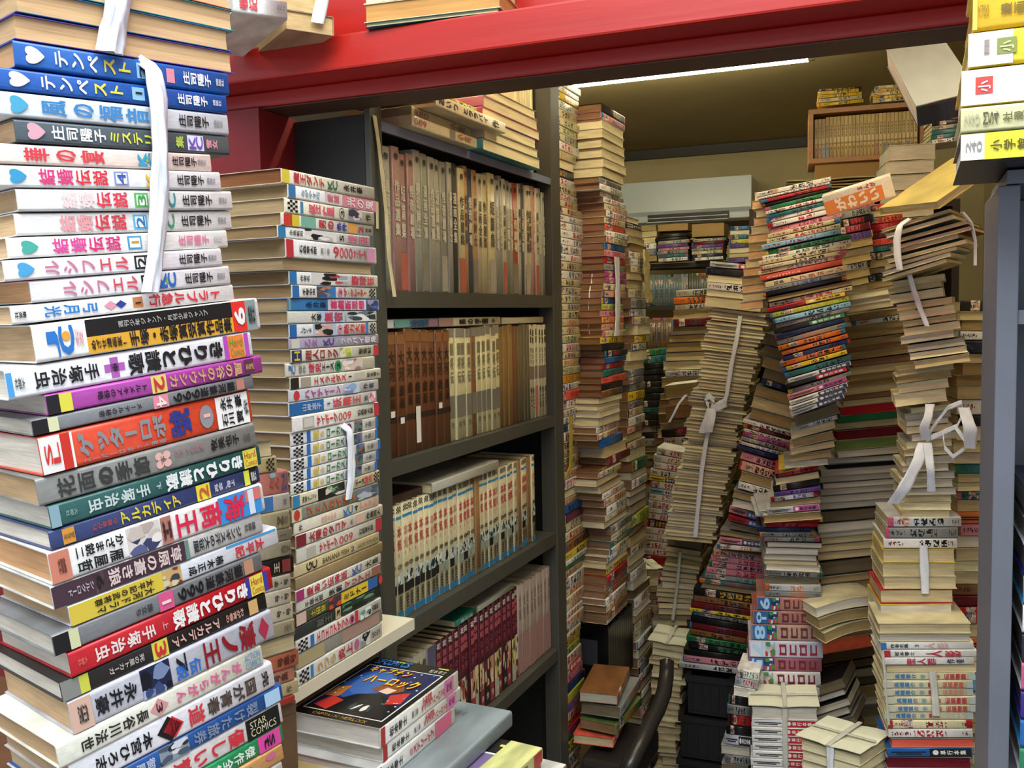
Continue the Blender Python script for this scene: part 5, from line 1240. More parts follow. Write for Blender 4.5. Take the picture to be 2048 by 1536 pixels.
bl = 'wk wy*.8 yr wg ck*1 cg cg cb wp*1.1 cy*1 F1 ny wr ' + mix_tokens(12, WARM, 1) + ' ' + ' '.join(['ck', 'cb', 'cb', 'cb', 'cz', 'co', 'cd', 'cg', 'wr', 'cm', 'co', 'cg', 'yo*1.1', 'wb', 'ar', 'wd', 'cb']) + ' wb b/w*1 wd*1.2 ck cd cg cr cr wp*1.3 F1 co bw nr ck cr zk yk wg gw cr ' + mix_tokens(8, WARM, 2) + ' yk lk wr*1 c/r pr*1.2 nb ly*1.2 vo cr*1.1 ok rb gw*1 yk lr wk wr ck lw wb'
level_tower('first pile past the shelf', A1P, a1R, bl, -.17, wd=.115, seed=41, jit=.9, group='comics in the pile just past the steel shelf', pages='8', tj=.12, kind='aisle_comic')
A2P = Plane(1210, 600, 2.14, 65.6)
a2 = [(1205, 205), (1204, 240), (1206, 300), (1208, 352)]
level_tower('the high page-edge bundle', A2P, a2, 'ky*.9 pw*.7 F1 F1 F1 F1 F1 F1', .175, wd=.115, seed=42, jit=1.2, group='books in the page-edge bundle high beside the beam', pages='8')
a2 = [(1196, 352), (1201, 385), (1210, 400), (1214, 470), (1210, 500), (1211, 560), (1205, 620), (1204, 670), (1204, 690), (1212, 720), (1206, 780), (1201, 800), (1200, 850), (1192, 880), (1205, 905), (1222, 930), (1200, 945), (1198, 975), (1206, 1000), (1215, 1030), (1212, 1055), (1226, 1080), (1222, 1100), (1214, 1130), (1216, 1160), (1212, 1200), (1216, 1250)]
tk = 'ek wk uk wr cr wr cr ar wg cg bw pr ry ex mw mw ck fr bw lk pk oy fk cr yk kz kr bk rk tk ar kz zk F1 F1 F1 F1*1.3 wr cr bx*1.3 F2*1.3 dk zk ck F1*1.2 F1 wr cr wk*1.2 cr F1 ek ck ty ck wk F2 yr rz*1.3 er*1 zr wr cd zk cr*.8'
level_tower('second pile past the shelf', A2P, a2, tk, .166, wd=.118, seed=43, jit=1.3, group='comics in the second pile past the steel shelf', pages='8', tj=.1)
A3P = Plane(1262, 640, 2.42, 65.6)
a3 = [(1240, 428), (1252, 455), (1262, 500), (1262, 560), (1262, 600), (1258, 618), (1266, 640), (1272, 670), (1266, 720), (1256, 745), (1260, 800), (1256, 860), (1258, 900), (1266, 950), (1262, 1000), (1266, 1050), (1262, 1100), (1262, 1160), (1270, 1210), (1272, 1260), (1278, 1330), (1284, 1420), (1290, 1500), (1292, 1570)]
tk = 'F1*.8 w/k*.6 F2 F2 F3 wy wk ck F2 F1 ck ek*1.2 wx ck F1*1.2 yw wk F1*1.2 F2 ex ek ek yz ew*1 cp wc fc F2 cr F1*1.2 gw*1.3 F6 wb*1.3 F1 F6 F2 lk*1.6 F3 F2*1.3 ck F1 F1 wk F6 F4 wr F6 F2 ck cx wg F1 ck es wk F1*1.2 wk F1 ck F2 F6 ck ck ew wk ck ew'
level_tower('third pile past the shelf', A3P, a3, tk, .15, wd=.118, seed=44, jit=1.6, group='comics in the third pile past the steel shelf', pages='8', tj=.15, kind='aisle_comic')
PBAG = plain('clear_plastic_wrap', 'b9b5a8', .18, noise=.1, scale=30, trans=.0, spec=.8)
tape('plastic_string', 'shiny white plastic string on the pile just past the steel shelf', A1P, [(1178, 512), (1176, 540), (1170, 590), (1168, 640), (1170, 668)], 17, crinkle=.001, dep=-.022)
tape('plastic_string', 'white plastic string down the bright spines of the second pile', A2P, [(1231, 514), (1233, 560), (1233, 620), (1231, 672)], 9, crinkle=.0008)
tape('plastic_string', 'yellow plastic string hanging on the pile just past the steel shelf', A1P, [(1132, 832, -.012), (1133, 880, -.012), (1134, 930, -.01), (1128, 950, -.008)], 6, mat=plain('yellow_string', 'b8a038', .5))
# plastic bag hanging between the piles
mb = MB(); rnp = random.Random(9); pts = on_plane(A3P, [(1285, 500), (1287, 540), (1288, 580), (1292, 605)], -.01)
ribbon('plastic_wrap', 'yellowed clear plastic wrap sagging over the third pile past the steel shelf', pts, .06, A3P.A, plain('yellowed_wrap', 'd0c08a', .25, noise=.15, scale=30), crinkle=.006, cat='plastic wrap')

# black file holders standing in a row in the second pile
FB = Plane(1158, 1262, 2.02, 65.6)
BLK = plain('black_plastic', '101013', .32, noise=.1, scale=20)
fl, fh = FB.S(1217, 1255), FB.S(1217, 1392)
a0 = FB.S(1217, 1300)[0]
for i in range(11):
    t = thing('file_holder', f"black plastic file holder, {ordinal(i + 1)} in the row from the near end", 'file holder', 'black plastic file holders in a row')
    o = a0 + i * .0185
    fz = lambda s, d, z: FB.W(s, z, d)
    zt1, zb1 = fl[1] + .0015 * (i % 3), fh[1]
    mb = MB()
    # an open box: two sheets, bottom and ends, the front sheet with a thumb notch
    mb.box((o, -.0, zb1), (o + .0165, .118, zb1 + .002), BLK, fz); mb.box((o + .0145, 0, zb1 + .002), (o + .0165, .118, zt1), BLK, fz)
    mb.box((o + .002, 0, zb1 + .002), (o + .0145, .002, zt1 - .004), BLK, fz); mb.box((o + .002, .116, zb1 + .002), (o + .0145, .118, zt1), BLK, fz)
    vs = [(0, zb1), (.118, zb1), (.118, zt1), (.085, zt1), (.08, zt1 - .025), (.07, zt1 - .032), (.05, zt1 - .032), (.04, zt1 - .025), (.035, zt1), (0, zt1)]
    n_ = len(vs); P = [fz(o, d, z) for d, z in vs] + [fz(o + .002, d, z) for d, z in vs]
    mb.poly(P, [tuple(range(n_)), tuple(reversed(range(n_, 2 * n_)))] + [(k + n_, (k + 1) % n_ + n_, (k + 1) % n_, k) for k in range(n_)], BLK)
    mb.build('body', t)
    mb = MB(); mb.box((o - .0014, -.001, zt1 + .0002), (o + .004, .119, zt1 + .003), BLK, fz); mb.build('rim', t)
    if i == 0:
        mb = MB(); mb.box((o - .0008, .028, zb1 + .07), (o - .0001, .092, zt1 - .036), plain('grey_label', '3a3a40', .5), fz); mb.build('label_card', t)
# loose comics below them, on the seat of a chair
random.seed(77)
CHP = Plane(1175, 1450, 2.0, 65.6)
for i, (x, y, yaw, ln, wd_, T, c, pg, lab) in enumerate(((1236, 1408, 8, .17, .14, .022, 'z', '5', 'brown-covered comic lying askew under the black file holders'), (1242, 1436, 2, .18, .15, .026, 'e', '4', 'thick grey comic lying under the black file holders'), (1232, 1468, -4, .17, .14, .022, 'q', '8', 'olive-green covered comic on the chair seat pile'), (1228, 1494, 6, .18, .15, .02, 'a', '2', 'comic with an orange-edged cover, lowest on the chair seat'))):
    q = Plane(x, y, 2.0, 65.6 + yaw); s_, z_ = q.S(x, y)
    make_book('comic_book', lab, 'book', frame(q.W(s_ + ln / 2 - .005, z_, 0), q.A, q.N, ZUP), ln, wd_ * .62, T, c, .02 + 6.5 / 14, pg, 'soft')
# chair: dark seat, curved padded tube arm
ch = thing('chair', 'dark chair with a curved padded arm standing behind the table, loaded with comics', 'chair')
ARM = plain('dark_vinyl', '2e2a28', .3, noise=.1, scale=8)
arm = [at(1334, 1322, 2.16), at(1333, 1350, 2.14), at(1328, 1385, 2.1), at(1315, 1420, 2.06), at(1298, 1452, 2.02), at(1282, 1485, 1.98), at(1262, 1525, 1.95), at(1240, 1565, 1.93)]
mb = MB(); mb.tube(arm, [.017, .0175, .018, .018, .018, .018, .018, .017], ARM, 14); mb.build('armrest', ch, smooth=True)
mb = MB(); mb.tube([arm[0] + Vector((0, 0, .001)), arm[0] + Vector((.0, .002, .006))], [.012, .007], plain('chrome', 'd8d8d8', .12, metal=1), 12); mb.build('end_cap', ch, smooth=True)
sz_ = CHP.S(1180, 1505)[1] - .002
fz = lambda s, d, z: CHP.W(s, z, d)
mb = MB(); mb.box((-.02, -.11, sz_ - .06), (.2, .015, sz_), ARM, fz); mb.build('seat', ch, bevel=.012)
for a, d in ((.0, -.09), (.17, -.09), (.0, -.01), (.17, -.01)):
    mb = MB(); mb.tube([fz(a, d, sz_ - .06), fz(a, d, 0)], .011, plain('leg_metal', '3a3a3c', .3, metal=.8), 10); mb.build('leg', ch, smooth=True)

# ------------------------------------------------------------------ far end: shelves below the air conditioner
BP = Plane(1370, 560, 4.5, FA)
bf = lambda s, d, z: BP.W(s, z, d)
b0, b1 = BP.S(1235, 560)[0], BP.S(1545, 560)[0]
bz = [BP.S(1300, y)[1] for y in (528, 612, 698, 790, 880, 970, 1060)]
bk = thing('steel_shelf', 'dark steel bookshelf at the far end under the air conditioner', 'shelf')
SDK = plain('far_shelf_steel', '1e1e20', .5)
for z in bz:
    mb = MB(); mb.box((b0, 0, z - .022), (b1, .24, z), SDK, bf); mb.build('shelf_board', bk)
for s in (b0 - .02, b1):
    mb = MB(); mb.box((s, .0, 0), (s + .02, .24, bz[0] - .022 if b0 < s < b1 else bz[0]), SDK, bf); mb.build('upright', bk)
rb = [('7d8a88', 'x', 'grey-blue'), ('7d8a88', 'x', 'grey-blue'), ('92908a', 'p', 'pale pinkish'), ('6a6a5c', 'k', 'dark')]


def far_row(k, x0, x1, n, h, cols, word, seed, xoff=.005):
    rn = random.Random(seed); random.seed(seed)
    s = BP.S(x0, 560)[0]; e = BP.S(x1, 560)[0]; w = (e - s) / n
    for i in range(n):
        c = cols[i * len(cols) // n]
        loc = BP.W(s + i * w, bz[k] + h / 2 + .0008, xoff)
        make_book('shelved_comic', f"{word} volume, {ordinal(i + 1)} along the far shelf {['top', 'upper', 'middle', 'lower', 'low'][k]} row", 'book', frame(loc, -ZUP, BP.N, BP.A), h, .115, w * .96, c, .02 + (9.5 if i % 2 else 7.5) / 14, '3', 'soft', f"volumes on the far shelf {['top', 'upper', 'middle', 'lower', 'low'][k]} row")


far_row(1, 1268, 1362, 18, .15, ['74807e'], 'dull blue-grey', 61)
far_row(1, 1362, 1376, 3, .15, ['9c948c'], 'pale pink-grey', 62)
far_row(1, 1377, 1432, 11, .152, ['5e5a4a'], 'dark olive', 63)
far_row(2, 1262, 1352, 17, .152, ['87684a'], 'dull brown', 64)
far_row(3, 1262, 1330, 12, .15, ['5c6460'], 'dull grey-green', 65)
far_row(4, 1262, 1330, 12, .15, ['4c5a58'], 'dull dark green', 66)
FC = Plane(1350, 520, 4.46, FA)
tower('first dark far-shelf pile', FC, [(1316, 524), (1314, 470)], [(1376, 520), (1378, 464)], 'ke ke*.8 uk vk pk*.8 es tk wk', wd=.13, seed=71, fill=.95, kind='far_comic', pages='4')
tower('second dark far-shelf pile', FC, [(1384, 522), (1384, 478)], [(1444, 518), (1450, 474)], 'uk dk vk ek ck nk wk', wd=.13, seed=72, fill=.95, kind='far_comic', pages='4')
tower('the blue-topped far pile', FC, [(1456, 526), (1462, 452)], [(1512, 522), (1512, 450)], 'bx*1 F1*1 tw ly vw F1*1.2 F2 vn*1.1', wd=.13, seed=73, fill=.95, kind='far_comic', pages='2')
tower('the pale far-shelf pile', FC, [(1268, 525), (1270, 452)], [(1313, 522), (1312, 448)], 'F3 F2 F2 wk ek F3', wd=.13, seed=74, fill=.95, kind='far_comic', pages='3')
CARD = plain('brown_cardboard', '9c7e4c', .75, noise=.1, scale=5)


def carton(label, pl, xa, xb, yb, yt, dp, name='cardboard_box'):
    a, zb = pl.S(xa, yb); b, _ = pl.S(xb, yb); zt_ = pl.S((xa + xb) / 2, yt)[1]
    t = thing(name, label, 'box'); f = lambda s, d, z: pl.W(s, z, d)
    mb = MB(); mb.box((a, 0, zb), (b, dp, zt_), CARD, f); mb.build('carton_body', t)
    mb = MB(); m_ = (a + b) / 2; mb.box((a, -.001, zt_ + .0002), (b, dp / 2 - .001, zt_ + .003), CARD, f); mb.build('flap', t)
    mb = MB(); mb.box((a, dp / 2 + .001, zt_ + .0002), (b, dp, zt_ + .003), CARD, f); mb.build('flap', t)


carton('flat brown cardboard box on the dark piles under the air conditioner', FC, 1384, 1448, 474, 448, .14)
carton('smaller brown box beside it under the air conditioner', FC, 1316, 1376, 463, 449, .14)

# mid-depth piles in the gap in front of the far shelf
M1 = Plane(1370, 700, 3.5, FA)
tower('the brown pile mid-aisle', M1, [(1300, 1010), (1312, 900), (1322, 800), (1334, 700), (1345, 650), (1352, 580)], [(1400, 1010), (1410, 900), (1418, 800), (1424, 700), (1430, 650), (1434, 575)], 'uk oz uk F3 dk F4 F3 F3*1.2 F2 F1*1.1 sw F3*1.1 F4 F3 F8 F3 F4 F3 F2 F8 F3 F3 F4 F2 F3 F4 F3 F8', wd=.17, seed=75, kind='mid_paperback', jit=2.0, tj=.25)
M2 = Plane(1300, 760, 3.9, FA)
tower('the dark pile mid-aisle', M2, [(1278, 960), (1284, 800), (1286, 700)], [(1330, 960), (1334, 800), (1332, 696)], 'gk tk kq kw ke kw kt kw ke tk kw ke ek kr ek F4 F3 F4 F3 F4', wd=.15, seed=76, kind='mid_paperback', jit=2, tj=.2)
M3 = Plane(1375, 860, 2.95, FA)
tower('the small brown pile mid-aisle', M3, [(1322, 1000), (1330, 880), (1338, 770)], [(1396, 1000), (1400, 880), (1398, 762)], 'F3*1.4 F3 F8*1.2 F4 kr sw F3 F3*1.2 F8 F3 F4 F3', wd=.14, seed=78, kind='mid_paperback', jit=2, tj=.2)
M4 = Plane(1330, 1000, 2.82, FA)
tower('the red-lettered aisle pile', M4, [(1288, 1560), (1284, 1300), (1282, 1115), (1292, 1050), (1300, 960), (1314, 893)], [(1342, 1560), (1346, 1300), (1344, 1122), (1352, 1050), (1364, 975), (1374, 905)], 'wr*1 wr wr wk y/n*.7 wr x/w*.8 wr wr wb*.7 wr ky wr wr wr wr rd rd wd rw wd wd wr wr wr wd wd ck F2 F2 F3 F2 F1 F2 F2 F3 F2 F2 F2 F3 F2 F1 F2 F2 F2 F3 F2 F2', wd=.115, seed=79, kind='red_lettered_comic', jit=1.4)

# ------------------------------------------------------------------ the tall leaning magazine tower
TC = Plane(1440, 850, 2.36, FA)
tcL = [(1326, 1078), (1334, 1050), (1345, 1000), (1349, 946), (1364, 942), (1368, 890), (1373, 850), (1380, 800), (1393, 778), (1402, 700), (1412, 650), (1424, 614)]
tcR = [(1425, 1088), (1436, 1050), (1446, 1000), (1452, 965), (1466, 940), (1474, 890), (1484, 840), (1498, 790), (1508, 745), (1518, 700), (1530, 660), (1536, 628)]
tower('the leaning magazine tower', TC, tcL, tcR, mix_tokens(72, 'F1e F1c F1u F2e F1h F5c F1c F2h', 5), wd=.135, seed=81, kind='magazine', jit=1.6, group='magazines in the tall leaning tower', tj=.35, fill=.93)
tt = Plane(1460, 580, 2.34, FA)
tower('bundle atop the leaning tower', tt, [(1408, 612), (1411, 592), (1415, 560), (1418, 522)], [(1521, 624), (1526, 603), (1532, 566), (1534, 532)], 's/r*.8 kw*1.1 F1c*1 wk*1.1 F1c*.9 F1h*1.5', wd=.13, seed=82, jit=1.2, kind='bundled_book')
tape('plastic_string', 'white plastic string down the upper half of the leaning tower', TC, [(1481, 632, -.004), (1474, 680, -.01), (1462, 740), (1455, 790), (1448, 806), (1424, 815)], 9, dep=-.013)
tape('plastic_string', 'white plastic string down the lower half of the leaning tower', TC, [(1418, 860), (1414, 880), (1405, 940), (1399, 1000), (1395, 1040), (1392, 1072)], 9, dep=-.013)
# the knot
kn = thing('plastic_bow', 'crumpled white plastic bow knotted on the leaning tower', 'bow')
for k, (nm, pp, w) in enumerate((('loop', [(1420, 812), (1411, 795), (1422, 791), (1432, 802), (1424, 815)], 14), ('loop', [(1426, 816), (1440, 806), (1452, 800), (1458, 806), (1444, 812), (1428, 818)], 12), ('loose_end', [(1424, 815), (1418, 835), (1408, 864)], 16), ('loose_end', [(1426, 815), (1426, 838), (1420, 862)], 18))):
    pts = on_plane(TC, pp, -.016 - .004 * k)
    pts = [p - TC.N * (.006 * math.sin(i / max(1, len(pts) - 1) * math.pi)) for i, p in enumerate(pts)]
    o = ribbon(nm, 'x', pts, .0012 * w, TC.A if k > 1 else ZUP, PLASTIC, crinkle=.002)
    del o['label']; del o['category']; o.parent = kn
tape('plastic_string', 'loose white plastic string hanging off the near side of the leaning tower', TC, [(1375, 788, -.02), (1362, 805, -.03), (1352, 825, -.03), (1343, 842, -.03)], 5)
TL = Plane(1360, 1170, 2.55, FA)
tower('pile under the leaning tower', TL, [(1306, 1252), (1314, 1200), (1322, 1150), (1328, 1105), (1338, 1070)], [(1380, 1252), (1388, 1200), (1396, 1150), (1402, 1108), (1416, 1085)], 'F4k*1.8 F2 F2u F3e F1y*.8 F2 F2u F2 F1 F2e F2 F2u F1*1 F2 F3 F2e', wd=.13, seed=83, kind='magazine', jit=1.8, tj=.2)
tape('plastic_string', 'thin plastic string on the pile under the leaning tower', TL, [(1362, 1102), (1358, 1150), (1352, 1200), (1347, 1238)], 6, mat=PLASTIC2, dep=-.012)
TW = Plane(1340, 1290, 2.38, FA)
wt = tower('the paper-topped tower bundle', TW, [(1310, 1600), (1312, 1500), (1308, 1400), (1300, 1281)], [(1352, 1600), (1356, 1500), (1366, 1400), (1366, 1293)], mix_tokens(26, 'F1c F2h F1u F2c F2e', 8), wd=.12, seed=84, kind='magazine', jit=2.2, tj=.2)
PAPER = plain('white_wrapping_paper', 'dfe0c8', .6, noise=.03, scale=6)
CC['paper'] = ('dfe0c8', 'white')


def paper_top(label, pl, x0, y0, x1, y1, dp, over=.006):
    """a sheet of white paper folded over the top of a bundle, creased by its string"""
    a, za = pl.S(x0, y0); b, zb = pl.S(x1, y1); t = thing('wrapping_paper', label, 'paper')
    mb = MB(); nx, ny = 9, 7; vs = []; fs = []
    for j in range(ny):
        for i in range(nx):
            u_, v_ = i / (nx - 1), j / (ny - 1)
            sag = .004 * (1 - min(1, abs(u_ - .52) * 6)) + .003 * (1 - min(1, abs(v_ - .5) * 6))
            vs.append(pl.W(a - over + (b - a + 2 * over) * u_, za + (zb - za) * u_ + .0045 - sag, -over + (dp + 2 * over) * v_))
    k = len(vs); vs += [p - Vector((0, 0, .0012)) for p in vs]
    for j in range(ny - 1):
        for i in range(nx - 1):
            q = j * nx + i; fs += [(q, q + 1, q + nx + 1, q + nx), (k + q + nx, k + q + nx + 1, k + q + 1, k + q)]
    for i in range(nx - 1):
        fs += [(i + 1, i, k + i, k + i + 1), ((ny - 1) * nx + i, (ny - 1) * nx + i + 1, k + (ny - 1) * nx + i + 1, k + (ny - 1) * nx + i)]
    for j in range(ny - 1):
        q = j * nx; fs += [(q, q + nx, k + q + nx, k + q), (q + nx * 2 - 1, q + nx - 1, k + q + nx - 1, k + q + 2 * nx - 1)]
    mb.poly(vs, fs, PAPER); mb.build('sheet', t)
    m_ = a + (b - a) * .52
    for nm, pp, w in (('string', [(m_, -.008, -.002), (m_, dp * .5, .0015), (m_, dp + .006, .003)], .009), ('string', [(a - .004, dp * .5, .002), (m_, dp * .5, .0025), (b + .004, dp * .5, .002)], .006)):
        pts = [pl.W(s, za + (zb - za) * (s - a) / (b - a) + .0045 + z, d) for s, d, z in pp]
        o = ribbon(nm, 'x', pts, w, pl.A if abs(pts[0].z - pts[-1].z) < 9 and nm and pp[0][0] == m_ else pl.N, PLASTIC2); del o['label']; del o['category']; o.parent = t


paper_top('sheet of white paper creased by string on the bundle below the leaning tower', TW, 1300, 1281, 1366, 1293, .12)
TY = Plane(1310, 1140, 2.62, 10)
paper_top('small sheet of pale paper on a bundle beside the string-tied pile', TY, 1294, 1140, 1322, 1138, .09)
tower('the small paper-capped bundle', TY, [(1296, 1200), (1295, 1143)], [(1322, 1200), (1321, 1142)], 'F3 F2 F3 F4', wd=.09, seed=85, jit=1, kind='bundled_book')

for pl_, xa, xb, yb, yt, lab in ((M1, 1302, 1398, 1500, 1014, 'tall brown carton on the floor under the brown mid-aisle pile'), (M2, 1280, 1328, 1500, 964, 'tall brown carton on the floor under the dark mid-aisle pile'), (M3, 1326, 1392, 1600, 1004, 'tall brown carton on the floor under the small brown pile')):
    a_, b_ = pl_.S(xa, yt)[0], pl_.S(xb, yt)[0]; zt2 = pl_.S(xa, yt)[1] - .004
    t = thing('cardboard_box', lab, 'box'); f = lambda s, d, z: pl_.W(s, z, d)
    mb = MB(); mb.box((a_, .01, .001), (b_, .16, zt2 - .003), CARD, f); mb.build('carton_body', t)
    mb = MB(); mb.box((a_, .008, zt2 - .0028), (b_, .162, zt2), CARD, f); mb.build('flap', t)
# ------------------------------------------------------------------ right side of the aisle: the leaning pile of comics and what carries it
C1 = Plane(1610, 600, 1.86, -19)
cL = [(1583, 834), (1574, 770), (1566, 720), (1558, 680), (1546, 650), (1535, 615), (1527, 575), (1521, 540), (1524, 512), (1536, 480), (1535, 440), (1530, 410), (1512, 384)]
cR = [(1690, 796), (1698, 755), (1702, 740), (1698, 690), (1696, 650), (1698, 610), (1702, 575), (1694, 545), (1690, 520), (1700, 495), (1682, 450), (1668, 410), (1664, 352)]
ctk = ('w w*.5 rw*.7 kw*.7 gw*.8 wr*.7 tw*.8 wr*.8 wr pm cd*1 cr*1.1 xm*1.1 gk wg*1 c c*.9 cx*1 aw*1.1 co*1.3 eb*.9 kw*.9 F3 ca*1 r/y*1 ly*1 xk*1.1 et*.9 k/g*1.1 nw*1 eo*1.1 ok*1.1 of*1 nk*1 ok*1.1 yz*1 tk*1.2 '
       'w/n*1.1 k/r*1 ez*1 p/m*1.2 w/n*1.1 w/n*1.1 w/n*1.1')
tower('the tilting comic pile', C1, cL, cR, ctk, wd=.118, fill=.925, seed=91, jit=1.2, group='comics in the tilting pile opposite', pages='3', tj=.05, lets={
    19: spine_mesh([('v', 'アフタヌーン', .3, .95, 'b4542a', .8), ('v', '四季', .1, .24, '4a3a2a', .6)], 'R'),
    18: spine_mesh([('h', 'comics', .08, .5, .25, .75, 'f0d8d0')], 'R')})
# narrow pile of page ends beside it
CN = Plane(1520, 450, 1.98, -19)
tower('the narrow page-end pile', CN, [(1482, 620), (1490, 545), (1503, 470), (1514, 384)], [(1528, 615), (1538, 545), (1546, 470), (1556, 380)], 'H2w H7c H2w H7e H2w H7w H3c H7w H2w H7h H3c H7w H2e H7w', wd=.16, seed=92, jit=.8, kind='paperback_book')
# below it
C2 = Plane(1625, 870, 1.9, -17)
tower('pile under the tilting comics', C2, [(1572, 938), (1590, 872), (1590, 836)], [(1658, 930), (1672, 860), (1690, 802)], 'F4e*1 sw*.6 F2e F3c*1.2 F2h F3e*1 F5e', wd=.16, seed=93, jit=1.5, tj=.2)
G1 = Plane(1535, 870, 2.14, -21)
tower('the thin white magazine pile', G1, [(1478, 898), (1482, 870), (1488, 836)], [(1578, 926), (1584, 900), (1590, 866)], 'wk dw*1.1 wk*.8 mw ek wv*.8 nw*1.2', wd=.2, seed=94, jit=1.5, kind='magazine')
tower('paperbacks over the thin magazines', G1, [(1497, 838), (1500, 806), (1515, 770), (1522, 720), (1522, 664)], [(1596, 866), (1592, 832), (1588, 800), (1580, 740), (1574, 676)], 'F4e F4k F3e F4k ne*.5 F3e F2c F3e', wd=.16, seed=95, jit=1.2, dep=.02)
G2 = Plane(1530, 950, 2.15, -21)
tower('pile below the thin magazines', G2, [(1463, 1012), (1478, 960), (1488, 900)], [(1556, 1034), (1566, 985), (1580, 930)], 'pz*1 fk*1.2 F3c*1.2 wk*1 F3e F6w*1', wd=.15, seed=96, jit=1.3)
G3 = Plane(1600, 990, 1.92, -17)
tower('the glossy magazine pile', G3, [(1528, 1046), (1546, 1000), (1560, 938)], [(1640, 1038), (1640, 990), (1642, 920)], 'y/r*.7 rw*.7 F2e kw*1 vw*.7 sv*.8 F3e*.8 s/m*1 F3c*1.2', wd=.2, seed=97, jit=1.0, kind='magazine')
G4 = Plane(1490, 1050, 2.2, -21)
tower('the pink-topped short pile', G4, [(1434, 1098), (1448, 1060), (1466, 1008)], [(1530, 1106), (1530, 1070), (1536, 1034)], 'p/b*1.1 r/b*1.1 F4e F3e*.9 p/n*1.1 wo*.8', wd=.15, seed=98, jit=1.3)
G5 = Plane(1480, 1130, 2.25, -21)
tower('the faded weekly comic pile', G5, [(1380, 1222), (1398, 1172), (1418, 1140), (1430, 1098)], [(1538, 1246), (1545, 1200), (1544, 1160), (1535, 1112)], 'fb*1.1 pr pk*1 pr*1.1 eg*.9 tr*.8 F3e*.9 ky*1.3 zw*1.1 dk*1.1 y*.6', wd=.16, seed=99, jit=1.2, kind='magazine')
F2m = Plane(1580, 1090, 1.95, -12)
tower('magazines over the children comics', F2m, [(1530, 1166), (1532, 1120), (1520, 1060), (1514, 1020)], [(1640, 1172), (1636, 1120), (1632, 1070), (1634, 1018)], 's/k*.6 sk*.6 rw rw*.8 ne*.9 ew*.8 ek*.8 F5k F6e*1.2 F5e*1 F2e*.8 F6c*1 ek*1 F4e*1.2', wd=.19, seed=100, jit=1.4, kind='magazine')
HC = Plane(1570, 1270, 1.95, -14)
CORO = lambda num, bg, c1, c2: spine_mesh([('r', .02, .36, .05, .95, bg), ('v', num, .05, .2, 'a8d0f0', .8, .5, .03), ('g', .22, .36, .05, .95, 7, [bg, 'd8e0e8', 'c03a3c', '3a8a4a']), ('v', 'コロコロ', .4, .95, c1, .8, .5, .05), ('v', 'コロコロ', .4, .95, c2, .7, .5, .0)], 'L')
hm = [('s', 'v', .6, None, 'silver'), ('e', 'k', .5, None, 'grey')] + [('b6786c', None, 1.2, CORO('9', '2a5c9c', '5a2c30', 'a87a78'), 'dusky pink'), ('b27468', None, 1.2, CORO('10', '2a5c9c', '5a2c30', 'a87a78'), 'dusky rose'), ('c49a88', None, 1.45, CORO('8', '2f74b0', '5a2c30', 'b08478'), 'pinkish tan'), ('c4c4d4', None, 1.5, CORO('7', 'd4d8e4', '8a1c30', 'b82c40'), 'shiny white and crimson'),
       ('9a5c68', None, 1.2, CORO('5', '3a5a9c', '6a1420', 'b02434'), 'violet-red'), ('dcd8d4', None, 1.3, CORO('4', 'd8d4cc', '6a1420', 'b02434'), 'white with red letters'), ('d4d0cc', None, 1.3, CORO('3', 'd4d0cc', '6a1420', 'a82030'), 'off-white with red letters')]
hL = [(1494, 1400), (1498, 1320), (1504, 1270), (1508, 1230), (1532, 1190), (1530, 1168)]; hR = [(1640, 1404), (1646, 1320), (1648, 1270), (1646, 1230), (1642, 1190), (1642, 1172)]
rn = random.Random(3); random.seed(3); tot = sum(h[2] for h in hm); acc = 0; pz = None
for i, h in enumerate(hm):
    y0 = 1168 + (1400 - 1168) * (acc / tot); acc += h[2]; y1 = 1168 + (1400 - 1168) * acc / tot
    a, b = HC.S(interp(hL, y1), y1), HC.S(interp(hR, y1 + 4), y1 + 4); a0_, b0_ = HC.S(interp(hL, y0), y0), HC.S(interp(hR, y0 + 4), y0 + 4)
    phi = math.atan2(b[1] - a[1], b[0] - a[0]); T = ((a0_[1] + b0_[1]) - (a[1] + b[1])) / 2 * .97
    m, ln, w2 = place(HC, 's', a[0], b[0], (a[1] + b[1]) / 2, phi, T, .14, rn, .7)
    make_book('magazine', f"{h[4]} thick children comic, {ordinal(i + 1)} from top of the bright pile", 'magazine', m, ln, w2, T, h[0], 0 if h[1] is None else .5, '5', 'soft', 'thick children comics', h[3])
J1 = Plane(1450, 1290, 2.27, -21)
tower('the dark weekly pile', J1, [(1360, 1336), (1372, 1300), (1380, 1262), (1386, 1222)], [(1500, 1352), (1504, 1310), (1504, 1280), (1530, 1248)], 'ek*.6 ks*1 ds zk gk kg kq*1 pz*1.1 sz*1', wd=.18, seed=102, jit=1.3, kind='magazine')
# yellow-edged magazine sticking out of them
y1_ = Plane(1388, 1225, 2.03, -21); random.seed(8)
a, b = y1_.S(1383, 1222), y1_.S(1510, 1252)
# short dark crates on the floor in the aisle
CRM = plain('dark_crate_plastic', '1d1c1f', .45, noise=.15, scale=8)


